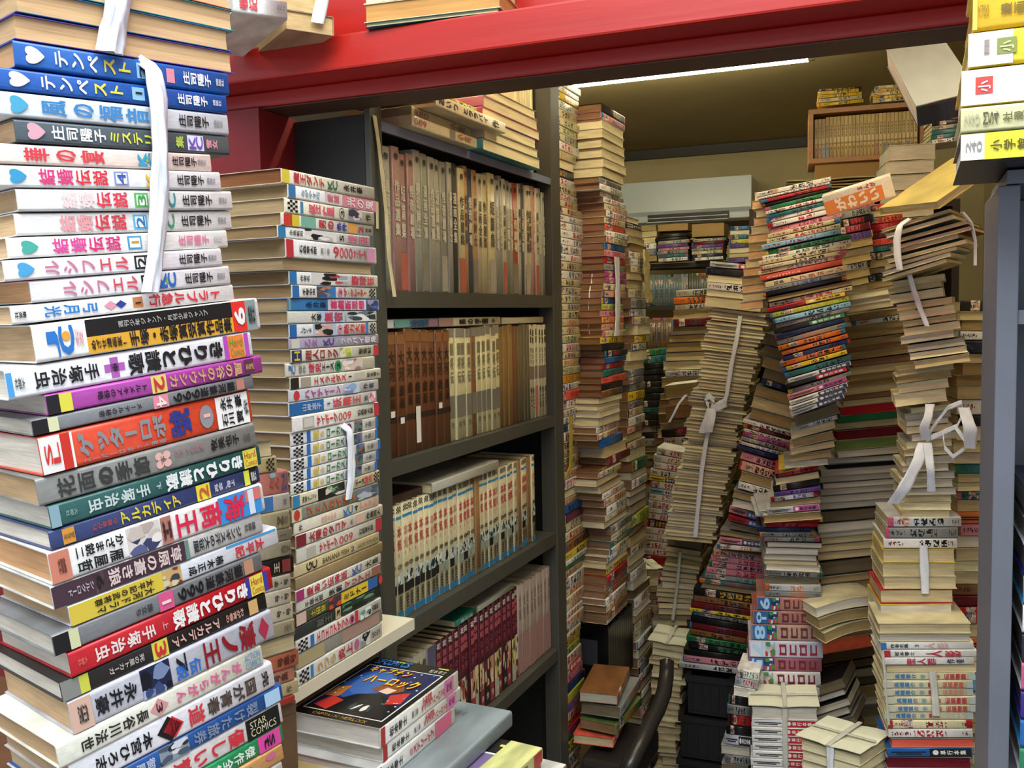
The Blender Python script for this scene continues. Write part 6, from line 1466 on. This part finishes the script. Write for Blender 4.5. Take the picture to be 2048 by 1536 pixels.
def basket(label, pl, xa, xb, yb, yt, dp):
    a, zb = pl.S(xa, yb); b, _ = pl.S(xb, yb); zt2 = pl.S(xa, yt)[1]; t = thing('storage_crate', label, 'crate'); f = lambda s, d, z: pl.W(s, z, d)
    mb = MB(); mb.box((a, 0, zb), (b, dp, zb + .006), CRM, f); mb.build('bottom', t)
    for (p, q, r, s) in ((a, b, 0, .006), (a, b, dp - .006, dp), (a, a + .006, .006, dp - .006), (b - .006, b, .006, dp - .006)):
        mb = MB(); mb.box((p, r, zb + .0065), (q, s, zt2), CRM, f); mb.build('side_panel', t)
    mb = MB()
    for (p, q, r, s) in ((a - .006, b + .006, -.006, .0), (a - .006, b + .006, dp, dp + .006), (a - .006, a, 0, dp), (b, b + .006, 0, dp)):
        mb.box((p, r, zt2 - .014), (q, s, zt2), CRM, f)
    mb.build('rim_frame', t)
    for k in range(5):
        mb = MB(); x = a + (b - a) * (k + .5) / 5; mb.box((x - .003, -.004, zb + .01), (x + .003, -.0003, zt2 - .016), CRM, f); mb.build('rib', t)
    return a, b, zb, zt2


BK1 = Plane(1420, 1450, 2.27, -21)
basket('dark plastic crate, uppermost of three in the aisle', BK1, 1376, 1462, 1425, 1350, .2)
basket('dark plastic crate, middle of three in the aisle', BK1, 1362, 1468, 1512, 1430, .2)
basket('dark plastic crate, lowest of three in the aisle', BK1, 1358, 1470, 1610, 1516, .2)
# crimson-lettered comics under a paper-covered bundle
K1 = Plane(1570, 1450, 1.84, -14)
tower('the white-paper-topped pile', K1, [(1506, 1610), (1505, 1500), (1503, 1414)], [(1634, 1618), (1633, 1500), (1633, 1417)], 'F6w*1.5 w/r w/r w/r w/r w/r w/r w/r w/r w/r w/r w/r', wd=.098, seed=103, jit=.5, group='red-titled comics under white paper')
paper_top('sheet of white paper creased by string over the red-titled comics', K1, 1503, 1412, 1633, 1414, .1)
tape('plastic_string', 'plastic string down the front of the red-titled comics', K1, [(1570, 1416), (1570, 1480), (1572, 1560)], 11, mat=PLASTIC2)
J2 = Plane(1480, 1480, 1.92, -21)
tower('the small dark comic pile', J2, [(1440, 1600), (1448, 1500), (1462, 1395), (1466, 1336)], [(1500, 1606), (1502, 1500), (1506, 1400), (1508, 1344)], 'wg sr*1 F6w kw ek*1.1 rk*1.2 kw s/k*1.2 F5e es*1 F4e rk*1.3 sk*.8 ek', wd=.1, seed=104, jit=1.4)
# string bundle turned towards the corner
L1 = Plane(1660, 1500, 1.66, -48)
tower('the corner-turned bundle', L1, [(1604, 1640), (1600, 1478)], [(1720, 1676), (1718, 1512)], 'F1c F1h F1u F2c F1h F1c F2h F1c', wd=.11, seed=105, jit=.5, group='books in the corner-turned paper bundle')
paper_top('sheet of pale paper tied over the corner-turned bundle', L1, 1599, 1474, 1718, 1508, .11)
tape('plastic_string', 'white plastic string down the front of the corner-turned bundle', L1, [(1662, 1492), (1662, 1540), (1664, 1600)], 14)
L2 = Plane(1600, 1470, 1.9, -14)
tower('pile behind the corner-turned bundle', L2, [(1584, 1600), (1582, 1470)], [(1640, 1600), (1638, 1462)], 'F1c F1h F1c F2c F1h F2c', wd=.12, seed=106, jit=.8, dep=.09)

# ------------------------------------------------------------------ paperbacks and big magazines right of them
D1 = Plane(1750, 760, 2.0, -14)
tower('the red-and-green-edged pile', D1, [(1664, 916), (1666, 884), (1682, 830), (1700, 775), (1700, 720), (1690, 690), (1700, 655), (1706, 630)], [(1812, 904), (1814, 870), (1826, 815), (1836, 760), (1838, 705), (1832, 670), (1838, 638), (1838, 610)], 'F3c*1 s*.8 F3h F3k F3c F8e F3c*1.1 F8k F2c*1.1 F3h F3c F2c F8k*.8 F2c*.9 Fre*1.5 Fgk*1.2 F2c Fde*1.4 Fqc*1.5 F6c*1.1', wd=.13, seed=107, jit=1.6, tj=.1)
D2 = Plane(1720, 610, 1.93, -14)
tower('the jutting pale paperbacks', D2, [(1655, 632), (1690, 606), (1706, 586)], [(1786, 612), (1790, 590), (1790, 572)], 'F1c*1 F6c*1 F1h', wd=.14, seed=108, jit=1)
F1P = Plane(1715, 1070, 2.02, -12)
fl_, fr_ = [(1606, 1284), (1622, 1250), (1652, 1205), (1632, 1160), (1636, 1100), (1630, 1050), (1640, 1000), (1642, 960), (1664, 918)], [(1800, 1262), (1800, 1225), (1802, 1180), (1802, 1140), (1802, 1090), (1800, 1050), (1806, 1000), (1810, 958), (1816, 908)]
ftk = 'F6s*.8 Fke*.7 F5s F5e F6s*.8 F5e*.9 F5s F5e*1 F4k*1.6 F6c*1.4 F5s*.7 F2e F2c*1 F2h F4k*2 F3c F3h*1.4 F5s*1 F3c*1.1 F3h F4e*1.4 F5s*1 F3c*1.2'
tower('the big magazine pile', F1P, fl_, fr_, ftk, wd=.2, fill=.93, seed=109, jit=1.6, kind='magazine', tj=.1, group='magazines in the big pile opposite the steel shelf')
# the lowest of it sag
F3P = Plane(1710, 1240, 1.9, 12)
rn = random.Random(5)
for i, (xl, yl, xr, yr, T, pg, lab) in enumerate(((1634, 1236, 1768, 1210, .02, '6', 'sagging white-edged magazine, uppermost of the three bent ones'), (1640, 1260, 1764, 1236, .022, '3', 'sagging brown-edged magazine, middle of the three bent ones'), (1652, 1288, 1760, 1258, .022, '3', 'sagging brown-edged magazine, lowest of the three bent ones'))):
    random.seed(i); a, b = F3P.S(xl, yl), F3P.S(xr, yr); phi = math.atan2(b[1] - a[1], b[0] - a[0])
    m, ln, w2 = place(F3P, 'F', a[0], b[0], (a[1] + b[1]) / 2, phi, T, .1, rn, .5)
    make_book('magazine', lab + ' opposite the shelf', 'magazine', m, ln, w2, T, 'c', 0, pg, 'sag', 'bent magazines opposite the shelf')
P4 = Plane(1700, 1360, 2.2, -10)
tower('pile under the bent magazines', P4, [(1664, 1600), (1660, 1500), (1655, 1400), (1640, 1310)], [(1772, 1600), (1768, 1500), (1764, 1400), (1760, 1290)], 'F4a*1 F4k F5e F4k F3c*1.6 F5s*.8 F4e*1.4 F3c*1 F3c*1.5 F4k F3c F4e*1.2 F3c F4k F3c F4e', wd=.14, seed=110, jit=2, tj=.2)
P5 = Plane(1660, 1420, 1.92, -30)
tower('the slumped grey magazine pile', P5, [(1630, 1560), (1640, 1480), (1632, 1420), (1622, 1372)], [(1716, 1540), (1712, 1470), (1700, 1400), (1694, 1350)], 'F4k*1.4 F5e F5k F5e F4e F5k F5e F4p F4d*1.2 F5e F5k', wd=.13, seed=111, jit=1.2, fill=.9, kind='magazine', tj=.2)

# ------------------------------------------------------------------ tied bundles by the right post
E1 = Plane(1850, 490, 1.62, -36)
tower('the uppermost string-tied bundle', E1, [(1766, 564), (1762, 545), (1768, 520), (1772, 500), (1776, 478), (1764, 456)], [(1896, 524), (1902, 505), (1926, 480), (1930, 462), (1922, 440), (1900, 414)], 'F2c*.7 F1e F2e*.9 F1d F2e*1 F1c*.9 F1e F6c*1 F1h*.9', wd=.13, seed=112, jit=1.6, fill=.72, group='books in the uppermost string-tied bundle')
tape('plastic_string', 'white plastic string round the near side of the uppermost bundle', E1, [(1814, 437, .01), (1803, 452), (1797, 480), (1798, 510), (1803, 540)], 14, dep=-.012, crinkle=.001)
tape('plastic_string', 'white plastic string round the far corner of the uppermost bundle', E1, [(1924, 424, .0), (1940, 445, .01), (1946, 480, .02), (1946, 530, .02)], 7, dep=-.01)
E2 = Plane(1850, 650, 1.66, -26)
tower('the second string-tied bundle', E2, [(1820, 738), (1816, 716), (1804, 672), (1800, 650), (1790, 622), (1778, 596), (1772, 562)], [(1930, 722), (1932, 700), (1914, 655), (1910, 628), (1896, 596), (1880, 570), (1876, 546)], 'F2c F2h*.8 F1c*1.3 F2c F1c*1.3 F2h*.9 F1c*1.2 F5c*1.1 F5e*1.1 F1w*1 F2c*1.2', wd=.13, seed=113, jit=1.4, fill=.9, group='books in the second string-tied bundle')
tape('plastic_string', 'white plastic string slanting down the second bundle', E2, [(1818, 544, -.016), (1828, 580), (1842, 620), (1855, 652)], 11, dep=-.014)
E3 = Plane(1840, 780, 1.68, -20)
tower('tan books under second bundle', E3, [(1792, 815), (1793, 780), (1800, 740)], [(1898, 802), (1896, 770), (1912, 726)], 'F2h*.7 F3c*.9 F1c*1.2 F1c*1.6', wd=.14, seed=114, jit=1.2, fill=.93)
E4 = Plane(1860, 900, 1.7, -16)
tower('the white-bowed bundle', E4, [(1806, 1036), (1808, 985), (1820, 900), (1820, 816)], [(1908, 1036), (1910, 985), (1910, 900), (1908, 806)], 'F1c*.8 F5s F6c*.8 F1c F6c F1e*1.1 F2c F5e*1.2 F5c F5e F5c*1.1 F5e F2c*1 F1c*1.1 F2c', wd=.14, seed=115, jit=1.4, fill=.93, group='books in the white-bowed bundle')
bow = thing('plastic_bow', 'big loose white plastic bow on the bundle by the far post', 'bow')
for k, (nm, pp, w, wd_) in enumerate((('loop', [(1848, 876), (1862, 850), (1890, 812), (1916, 802), (1920, 820), (1908, 848), (1880, 862), (1850, 876)], .010, ZUP), ('loop', [(1848, 876), (1842, 850), (1850, 830), (1856, 806)], .016, E4.A), ('loop', [(1880, 860), (1882, 890), (1898, 906), (1922, 890), (1920, 868), (1905, 850)], .008, ZUP), ('loop', [(1905, 850), (1925, 880), (1938, 880), (1938, 850), (1922, 820)], .008, E4.A),
                                    ('loose_end', [(1844, 880), (1826, 920), (1800, 970), (1782, 1000)], .022, E4.A), ('loose_end', [(1848, 880), (1852, 930), (1856, 975)], .014, E4.A), ('loose_end', [(1918, 810), (1928, 850), (1930, 890)], .02, E4.A))):
    pts = on_plane(E4, pp, -.02)
    pts = [p - E4.N * (.004 * k + (.014 * math.sin(i / max(1, len(pts) - 1) * math.pi))) for i, p in enumerate(pts)]
    o = ribbon(nm, 'x', pts, w, wd_, PLASTIC, crinkle=.0012); del o['label']; del o['category']; o.parent = bow
I1 = Plane(1850, 1130, 1.7, -13)
tower('the silver-spined post-side pile', I1, [(1760, 1246), (1766, 1180), (1770, 1110), (1778, 1034)], [(1906, 1246), (1912, 1180), (1914, 1110), (1926, 1034)], 'skx1 ek*1.1 wkx1 F2y*1.5 F2c*1.4 F2c*1.2 F2r*1.4 F6y*2', wd=.14, seed=116, jit=1.0, tj=.05)
tape('plastic_string', 'white plastic string on the page edges of the post-side pile', I1, [(1846, 1090), (1848, 1130), (1850, 1186)], 17)
I2 = Plane(1850, 1390, 1.64, -13)
LI = lambda i: spine_mesh([('r', .0, .1, .06, .94, 'c8ccb4'), ('v', '高橋葉介', .12, .36, '3a7cb4', .66), ('v', '巻', .4, .46, '7aa4b0', .6), ('v', '戦士の', .5, .62, 'b83a44', .6), ('v', '伝説物語', .66, .9, ['b02c3c', 'c05a50', 'c88878', 'b02c3c', 'b83c40', 'cfc4b4'][i], .8), ('r', .93, 1, .06, .94, 'a8b4b0')], 'R')
mk = tower('the lower post-side pile', I2, [(1775, 1620), (1778, 1540), (1780, 1470), (1772, 1430), (1768, 1345), (1762, 1300), (1752, 1246)], [(1948, 1620), (1948, 1540), (1948, 1470), (1950, 1430), (1950, 1345), (1948, 1300), (1936, 1246)], 'F2c*1.3 F5c*1.1 wr*1 wr*1 wr*1 F2c*1 ck ck ck ck ck ck cd*1.1 wr*1.2 Fae*1.2 b/k*1.2 Fde*1.6 wk*1.3 F2c*1.2 wr*1.3 F2h*1.3', wd=.13, seed=117, jit=.7, tj=.04, lets={6 + i: LI(i) for i in range(6)} | {2: spine_mesh([('r', 0, .06, .05, .95, '2f70b4'), ('v', '作者名集', .1, .3, '3a3a44', .6), ('v', '３', .36, .42, '3a3a44', .6), ('v', '人影', .46, .74, 'd0a8a0', .8)], 'R'),
    3: spine_mesh([('r', 0, .08, .05, .95, 'b02c34'), ('v', '松本零士', .12, .34, '3a3a44', .6), ('v', '人影', .45, .85, 'b83040', .9)], 'R'), 4: spine_mesh([('v', '聖人群', .26, .6, 'b83054', .9), ('v', '作者', .7, .9, '3a3a64', .6)], 'R')})
tape('plastic_string', 'white plastic string over the six blue-titled comics', I2, [(1864, 1342), (1868, 1380), (1872, 1430)], 15, mat=PLASTIC2)
tape('plastic_string', 'slack plastic string at the near edge of the blue-titled comics', I2, [(1760, 1290, -.03), (1764, 1330, -.03), (1768, 1380, -.025), (1774, 1440, -.02)], 5, mat=PLASTIC2)
# pile glimpsed between the bundles and the post
Q1 = Plane(1938, 900, 1.9, -10)
tower('the pile glimpsed behind bundles', Q1, [(1900, 1620), (1905, 1300), (1910, 1000), (1915, 800), (1922, 600)], [(2040, 1620), (2045, 1300), (2050, 1000), (2055, 800), (2060, 600)], 'kw*1 F2c F3c*1.2 wk kb*1.2 F2c F3h F3c F2c*1.3 w*1.5 kw*1 F1c*1.5 F2h F5c tw F2c F1h ty*1 F2c o/y*1 pk*1.3 F6c F2c*1.5 F1c F2c*1.4 zr dk rw*1.5 F2c*1.2 o/r*1.5 F1c r/b*1.5 xw*1.5 F1c y*1 F2c F2c*1.3 F3c ck cr F2c*1.2 wk F2c*1.3 F3c', wd=.13, seed=118, jit=1.8, tj=.2)

# ------------------------------------------------------------------ back right: a bookcase that carries the wooden box and paper
RBP = Plane(1700, 420, 2.75, -17)
rf_ = lambda s, d, z: RBP.W(s, z, d)
r0, r1 = RBP.S(1512, 420)[0], RBP.S(1905, 420)[0]; rz = RBP.S(1700, 408)[1]
rbk = thing('bookcase', 'dark wooden bookcase behind the piles carrying the wooden box', 'bookcase')
DKW = plain('dark_wood', '3a2c20', .6, noise=.2, scale=5)
for z in (rz, rz - .42, rz - .84, rz - 1.2):
    mb = MB(); mb.box((r0, 0, z - .02), (r1, .26, z), DKW, rf_); mb.build('shelf_board', rbk)
for s in (r0 - .02, r1):
    mb = MB(); mb.box((s, 0, 0), (s + .02, .26, rz), DKW, rf_); mb.build('side_panel', rbk)
mb = MB(); mb.box((r0, .26, 0), (r1, .27, rz), DKW, rf_); mb.build('back_panel', rbk)
# flat sheets of cardboard on it
rn = random.Random(15)
for i in range(9):
    zc = rz + .001 + i * .0085
    xa, xb = 1590 + rn.uniform(-12, 25), 1765 + rn.uniform(-10, 20)
    if i > 6:
        xa, xb = 1572, 1778
    a, b = RBP.S(xa, 380)[0], RBP.S(xb, 380)[0]; w_ = rn.uniform(.0, .012)
    mb = MB(); vs = []
    for j in range(6):
        s = a + (b - a) * j / 5; dz = .0015 * math.sin(j * 1.9 + i)
        vs += [rf_(s, -.03 - w_, zc + .0015 + dz), rf_(s, .2, zc + .0015), rf_(s, .2, zc + .0045), rf_(s, -.03 - w_, zc + .0045 + dz)]
    fs = []
    for j in range(5):
        for k in range(4):
            fs.append((j * 4 + k, j * 4 + (k + 1) % 4, j * 4 + 4 + (k + 1) % 4, j * 4 + 4 + k))
    fs += [(3, 2, 1, 0), (20, 21, 22, 23)]
    mb.poly(vs, fs, plain('sheet_card_%d' % (i % 3), ['a8935f', '8a7850', 'b8a878'][i % 3], .8)); o = mb.build('cardboard_sheet')
    tag(o, f"flat brown cardboard sheet, {ordinal(9 - i)} from the top under the wooden box", 'cardboard', 'flat cardboard sheets under the wooden box')
zb_ = rz + .001 + 9 * .0085
WB = Plane(1700, 300, 2.9, -17); wf = lambda s, d, z: WB.W(s, z, d)
a = WB.S(1617, 300)[0]; b = WB.S(1850, 300)[0]; zt_ = WB.S(1700, 213)[1]; zbb = WB.S(1700, 322)[1]
OAK = plain('oak_board', 'a0703a', .45, noise=.2, scale=5, stretch=(1, 1, 9), bump=.06)
wbx = thing('wooden_box', 'open orange-brown wooden box of paperbacks under the ceiling', 'box')
TH_ = .014
mb = MB(); mb.box((a, 0, zt_ - TH_), (b, .2, zt_), OAK, wf); mb.build('top_board', wbx)
mb = MB(); mb.box((a, 0, zbb), (b, .2, zbb + TH_), OAK, wf); mb.build('bottom_board', wbx)
for s in (a, b - TH_):
    mb = MB(); mb.box((s, 0, zbb + TH_), (s + TH_, .2, zt_ - TH_), OAK, wf); mb.build('side_board', wbx)
mb = MB(); mb.box((a + TH_, .19, zbb + TH_), (b - TH_, .2, zt_ - TH_), DKW, wf); mb.build('back_board', wbx)
mb = MB(); mb.box((a + .02, .02, zb_), (b - .02, .18, zbb - .0008), CARD, wf); o = mb.build('cardboard_box'); tag(o, 'flat cardboard block between the wooden box and the sheets below it', 'box')
rn = random.Random(19); nn = 27; s = a + TH_ + .004; w_ = (b - a - 2 * TH_ - .008) / nn
for i in range(nn):
    random.seed(400 + i); h = (zt_ - zbb - 2 * TH_) * (.9 if i < 3 else .93)
    els = [('v', '作家全集', .2, .5, '6a5838', .5), ('r', .62, .66, .06, .94, '8a7448'), ('v', '巻', .72, .8, '6a5838', .5)] + ([('r', .7, .97, .06, .94, ['7a8a9a', 'a8745a', '8a98a0'][i % 3])] if i in (1, 2, 3, 16, 18, 20, 22, 24) else [])
    make_book('boxed_paperback', f"{'yellowed' if i > 3 else 'faded'} paperback standing in the wooden box, {ordinal(i + 1)} from its near end", 'book', frame(wf(s + w_ * i, .02 + rn.uniform(0, .004), zbb + TH_ + h / 2 + .0006), -ZUP, WB.N, WB.A), h, .11, w_ * .96, ['d6c48e', 'cdb980', 'd9c994'][i % 3] if i > 3 else 'b8a884', 0, '2', 'soft', 'paperbacks standing in the wooden box', spine_mesh(els, 'R', ('wb', i in (1, 2, 3, 16, 18, 20, 22, 24), i % 3)))
tower('first short wooden-box pile', WB, [(1636, 213), (1640, 178)], [(1724, 204), (1722, 172)], 'ky*.5 yk*1 yz*1 cz*1.1 yk*1', wd=.12, seed=120, jit=1.2, kind='boxed_paperback')
tower('second short wooden-box pile', WB, [(1746, 206), (1748, 172)], [(1826, 198), (1826, 164)], 'ck*1 yk ck*1 yk*1 cz*1', wd=.12, seed=121, jit=1.2, kind='boxed_paperback')
# greyish paperbacks beside the box
GP_ = Plane(1830, 340, 2.4, -14)
tower('the greyish page-edge pile', GP_, [(1776, 520), (1776, 400), (1774, 366), (1778, 330), (1792, 288)], [(1876, 510), (1876, 390), (1876, 360), (1874, 324), (1890, 284)], 'F5c*1.2 F5c*1 F5h*1.2 F5c F5c F4c F5h F5c', wd=.16, seed=122, jit=1.2)
GQ = Plane(1890, 260, 2.46, -14)
tower('bright spines over the greyish pile', GQ, [(1862, 288), (1866, 218)], [(1960, 276), (1960, 206)], 'kw*.8 ck pw*1 kk ew*1 tk*1.1 tk*1 wk', wd=.12, seed=123, jit=1, kind='bundled_book')
# small red and blue pile in the gap
RS = Plane(1745, 470, 2.2, -14)
tower('the small red-and-blue pile', RS, [(1726, 620), (1730, 540), (1733, 500), (1730, 410)], [(1800, 606), (1803, 530), (1803, 490), (1803, 400)], 'rw F2c aw*1 rp*1.2 dk ar*1.1 tw*.9 ny*1.3 F3c F4k kw F3h F3c F2c F3c', wd=.14, seed=124, jit=1.2)
QS = Plane(1700, 520, 2.15, -14)
tower('dim pile behind the tilting comics', QS, [(1668, 640), (1672, 560), (1676, 410)], [(1738, 626), (1742, 546), (1746, 396)], 'pk ew*1 kr dp vk F3c F4k F3h ek F3c F3c F4e F3c F3c F4c', wd=.12, seed=125, jit=1.2)

# ------------------------------------------------------------------ tilted single books


def slab(name, label, c4, th, base, pages, kind='book', seed=1, style='soft', let=None, al=0.0):
    """A book given by the far-left, far-right and near-left corners of its lower cover (3D)."""
    a, b, c = [Vector(q) for q in c4]; x = (b - a); L = x.length; x.normalize(); y = (c - a); y -= x * y.dot(x); Wd = y.length; y.normalize(); z = x.cross(y)
    random.seed(seed); mid = (a + b) / 2
    return make_book(name, label, kind, frame(mid, x, y, z), L, Wd, th, base, al, pages, style, None, let)


# wide picture book leaning with its pale board towards the aisle
slab('picture_book', 'big pale yellow picture book leaning above the string-tied bundles', (at(1757, 415, 1.72), at(1900, 318, 1.76), at(1800, 452, 1.56)), .014, 'cdbb72', '1', seed=3, style='hard', let=spine_mesh([('r', 0, .98, .05, .6, 'd88a4a'), ('r', 0, .98, .6, .95, 'e8e0d0'), ('v', 'えほん', .8, .97, 'c87a3a', .5)], 'L'))
slab('picture_book', 'orange and white thin book with big rounded letters jutting from the tilting pile', (at(1655, 434, 1.77), at(1792, 392, 1.72), at(1664, 426, 1.815)), .04, 'e6dfd0', '2', seed=4, let=spine_mesh([('r', .0, .85, .04, .7, 'd88238'), ('v', 'がわいい', .15, .8, 'ece0c8', .6, .38, .04), ('v', 'まんが', .5, .78, 'b8442a', .22, .84)], 'R'))
alb = slab('photo_album', 'thick grey paper-covered album jutting out beside the yellow pocket books', (at(1836, 256, 1.16), at(1960, 226, 1.14), at(1800, 128, 1.32)), .028, '464240', '6', seed=5)

# ------------------------------------------------------------------ grey steel rack beside the opening, pocket books on top
BKP = Plane(1930, 200, .5, -24)
BZs = BKP.S(1935, 323)[1]
PK = [('yellow pocket book with a small printed price', 'e6b92c', 1945, 62, [('h', 'Y700', .015, .05, .35, .7, '8a7020'), ('v', '漫画文庫', .085, .24, '7a6420', .34), ('r', 0, .015, .03, .97, 'e8c858')]),
      ('white and yellow pocket book with red and green seals', 'e6d43c', 1936, 136, [('r', 0, .14, .03, .97, 'f0f0ea'), ('r', .05, .067, .3, .75, 'c87a60'), ('r', .09, .15, .3, .75, '8a944a', 2), ('v', '小', .095, .145, 'd8d8a0', .3)]),
      ('white pocket book with a single red seal', 'e4c82e', 1922, 214, [('r', 0, .2, .03, .97, 'f2f2f0'), ('r', .045, .1, .3, .76, 'cc4a40', 2), ('v', '小', .05, .095, 'ecd8d0', .3), ('v', '文庫', .22, .34, '6a5a20', .4)]),
      ('cream pocket book with pencilled numbers', 'e2dfa8', 1921, 268, [('v', '240', .01, .06, 'b4b08c', .42), ('v', 'M54', .07, .12, '5a5a3c', .46), ('v', '社漫画文庫', .13, .3, '6a6840', .36)]),
      ('yellow and white pocket book, struck-out price, lowest', '17161a', 1921, 324, [('r', 0, 1, .02, .99, 'e4d93a'), ('r', 0, .075, .03, .97, 'f0efe8', 2), ('v', '240', .015, .068, '8a8a84', .4), ('v', '小学館文庫', .09, .3, '5a5418', .4)])]
rn = random.Random(51); pz = None
zs = [BKP.S(x, y)[1] for _, _, x, y, _ in PK]
ztop_ = BKP.S(1945, -12)[1]
for i, (lab, bc, x, y, els) in enumerate(PK):
    random.seed(500 + i); s = BKP.S(x, y)[0]; up = ztop_ if i == 0 else zs[i - 1]; T = (up - zs[i]) * .97
    m, ln, w2 = place(BKP, 's', s, s + .15, zs[i], 0, T, .106, rn, .5)
    make_book('pocket_book', lab + ', steel rack pile', 'book', m, ln, w2, T, bc, 0, '6', 'soft', 'pocket books on the steel rack', spine_mesh(els, 'R'))
for i in range(3):
    random.seed(520 + i); m, ln, w2 = place(BKP, 's', BKP.S(1945, 0)[0], BKP.S(1945, 0)[0] + .15, ztop_ + .018 * i + .0006, 0, .0175, .106, rn, .5)
    make_book('pocket_book', f"pale pocket book, {ordinal(3 - i)} from the very top of the rack pile", 'book', m, ln, w2, .0175, ['e6d43c', 'f0efe8', 'e4c82e'][i], 0, '6', 'soft', 'pocket books on the steel rack')
RKP = Plane(1993, 600, .53, -23); rkf = lambda s, d, z: RKP.W(s, z, d)
rack = thing('steel_rack', 'blue-grey steel rack standing beside the shop opening', 'rack')
RS1 = plain('rack_steel', '63666e', .42, noise=.1, scale=12, metal=.15, bump=.03)
sp1 = RKP.S(2037, 600)[0]; rtop = BZs - .0012
mb = MB(); mb.box((0, 0, -.02), (sp1, .1, rtop - .008), RS1, rkf); mb.build('side_panel', rack, bevel=.0008)
mb = MB(); mb.box((.004, -.002, rtop - .0075), (.36, .102, rtop), RS1, rkf); mb.build('top_board', rack)
mb = MB(); mb.box((.35, 0, -.02), (.362, .1, rtop - .008), RS1, rkf); mb.build('side_panel', rack)
mb = MB(); mb.box((sp1, .094, -.02), (.35, .1, rtop - .008), RS1, rkf); mb.build('back_panel', rack)
rzs = []
for y in (620, 1010, 1400, 1560):
    z = RKP.S(2044, y)[1]; rzs.append(z)
for z in rzs[:1] + [rzs[-1]]:
    mb = MB(); mb.box((sp1 + .0002, .002, z - .008), (.3498, .093, z), RS1, rkf); mb.build('shelf_board', rack)
zc = rzs[-1] + .0006; i = 0
while zc < rzs[1]:
    random.seed(540 + i); c = ['e8e8ea', '3a9ad8', '3a2a8c', 'e6e6ea', '2a2a3a'][i % 5]
    make_book('pocket_book', f"bright pocket book lying inside the steel rack, {ordinal(i + 1)} from below", 'book', frame(rkf(sp1 + .08, .004, zc), RKP.A, RKP.N, ZUP), .148, .088, .0165, c, .02 + 2.5 / 14, '6', 'soft', 'pocket books inside the steel rack'); zc += .0172; i += 1
# dull red book end by the rack top
rd = Plane(1966, 380, .8, -15); s_, z_ = rd.S(1966, 386)
# ------------------------------------------------------------------ books on the ledge of the beam
X1 = Plane(668, 72, 1.15, 33)
rn = random.Random(61)
xa = X1.S(572, 26)[0]; zx = X1.S(668, 72)[1]
for i in range(4):
    random.seed(600 + i); T = .0225
    m, ln, w2 = place(X1, 'H' if i else 'H', xa - .012 * (i % 2), 0.0 - .008 * i, zx + i * .0231, 0, T, .185, rn, .6)
    make_book('ledge_paperback', f"tan-edged paperback on the beam ledge, {ordinal(i + 1)} from below in the tied bundle", 'book', m, ln, w2, T, ['9a8468', 'c8b890', '6a4a3a', 'c8b890'][i], 0, 'c9ab78', 'soft', 'tied bundle on the beam ledge')
tape('plastic_string', 'white plastic string round the bundle on the beam ledge', X1, [(652, -40), (643, 0), (632, 48)], 24, dep=-.004)
X0 = Plane(560, 40, 1.07, 33)
random.seed(610)
m, ln, w2 = place(X0, 's', X0.S(468, 60)[0], X0.S(575, 30)[0], X0.S(560, 37)[1], 0, .021, .17, rn, .5)
make_book('ledge_paperback', 'plastic-wrapped white comic with red lettering jutting off the beam ledge', 'book', m, ln, w2, .021, 'd8d8d4', 0, '6', 'soft', None, spine_mesh([('v', '戦記', .1, .45, 'b82c34', .7), ('h', '999', .82, .96, .3, .75, '6a6a6a')], 'R'))
X2 = Plane(800, 50, 1.13, -17)
za_ = X2.S(735, 53)[1]
for i, (T, c, pg, ln_, tint) in enumerate(((.004, '1f7078', '2', .17, 'teal-covered thin book'), (.022, 'd4c8a0', 'b98a50', .172, 'thick brown-edged paperback'), (.016, 'e4ddc4', '2', .168, 'cream-covered paperback'), (.016, '3a7ab0', '1', .16, 'blue-covered paperback'), (.018, 'c8c0a8', '2', .168, 'grey-covered paperback'))):
    random.seed(620 + i); s = X2.S(728, 50)[0]
    m, ln, w2 = place(X2, 'F', s, s + ln_, za_, 0, T, .113, rn, .8); za_ += T + .0006
    make_book('ledge_paperback', f"{tint} lying on the beam ledge beside the tied bundle", 'book', m, ln, w2, T, c, 0, pg, 'soft', 'books on the beam ledge')
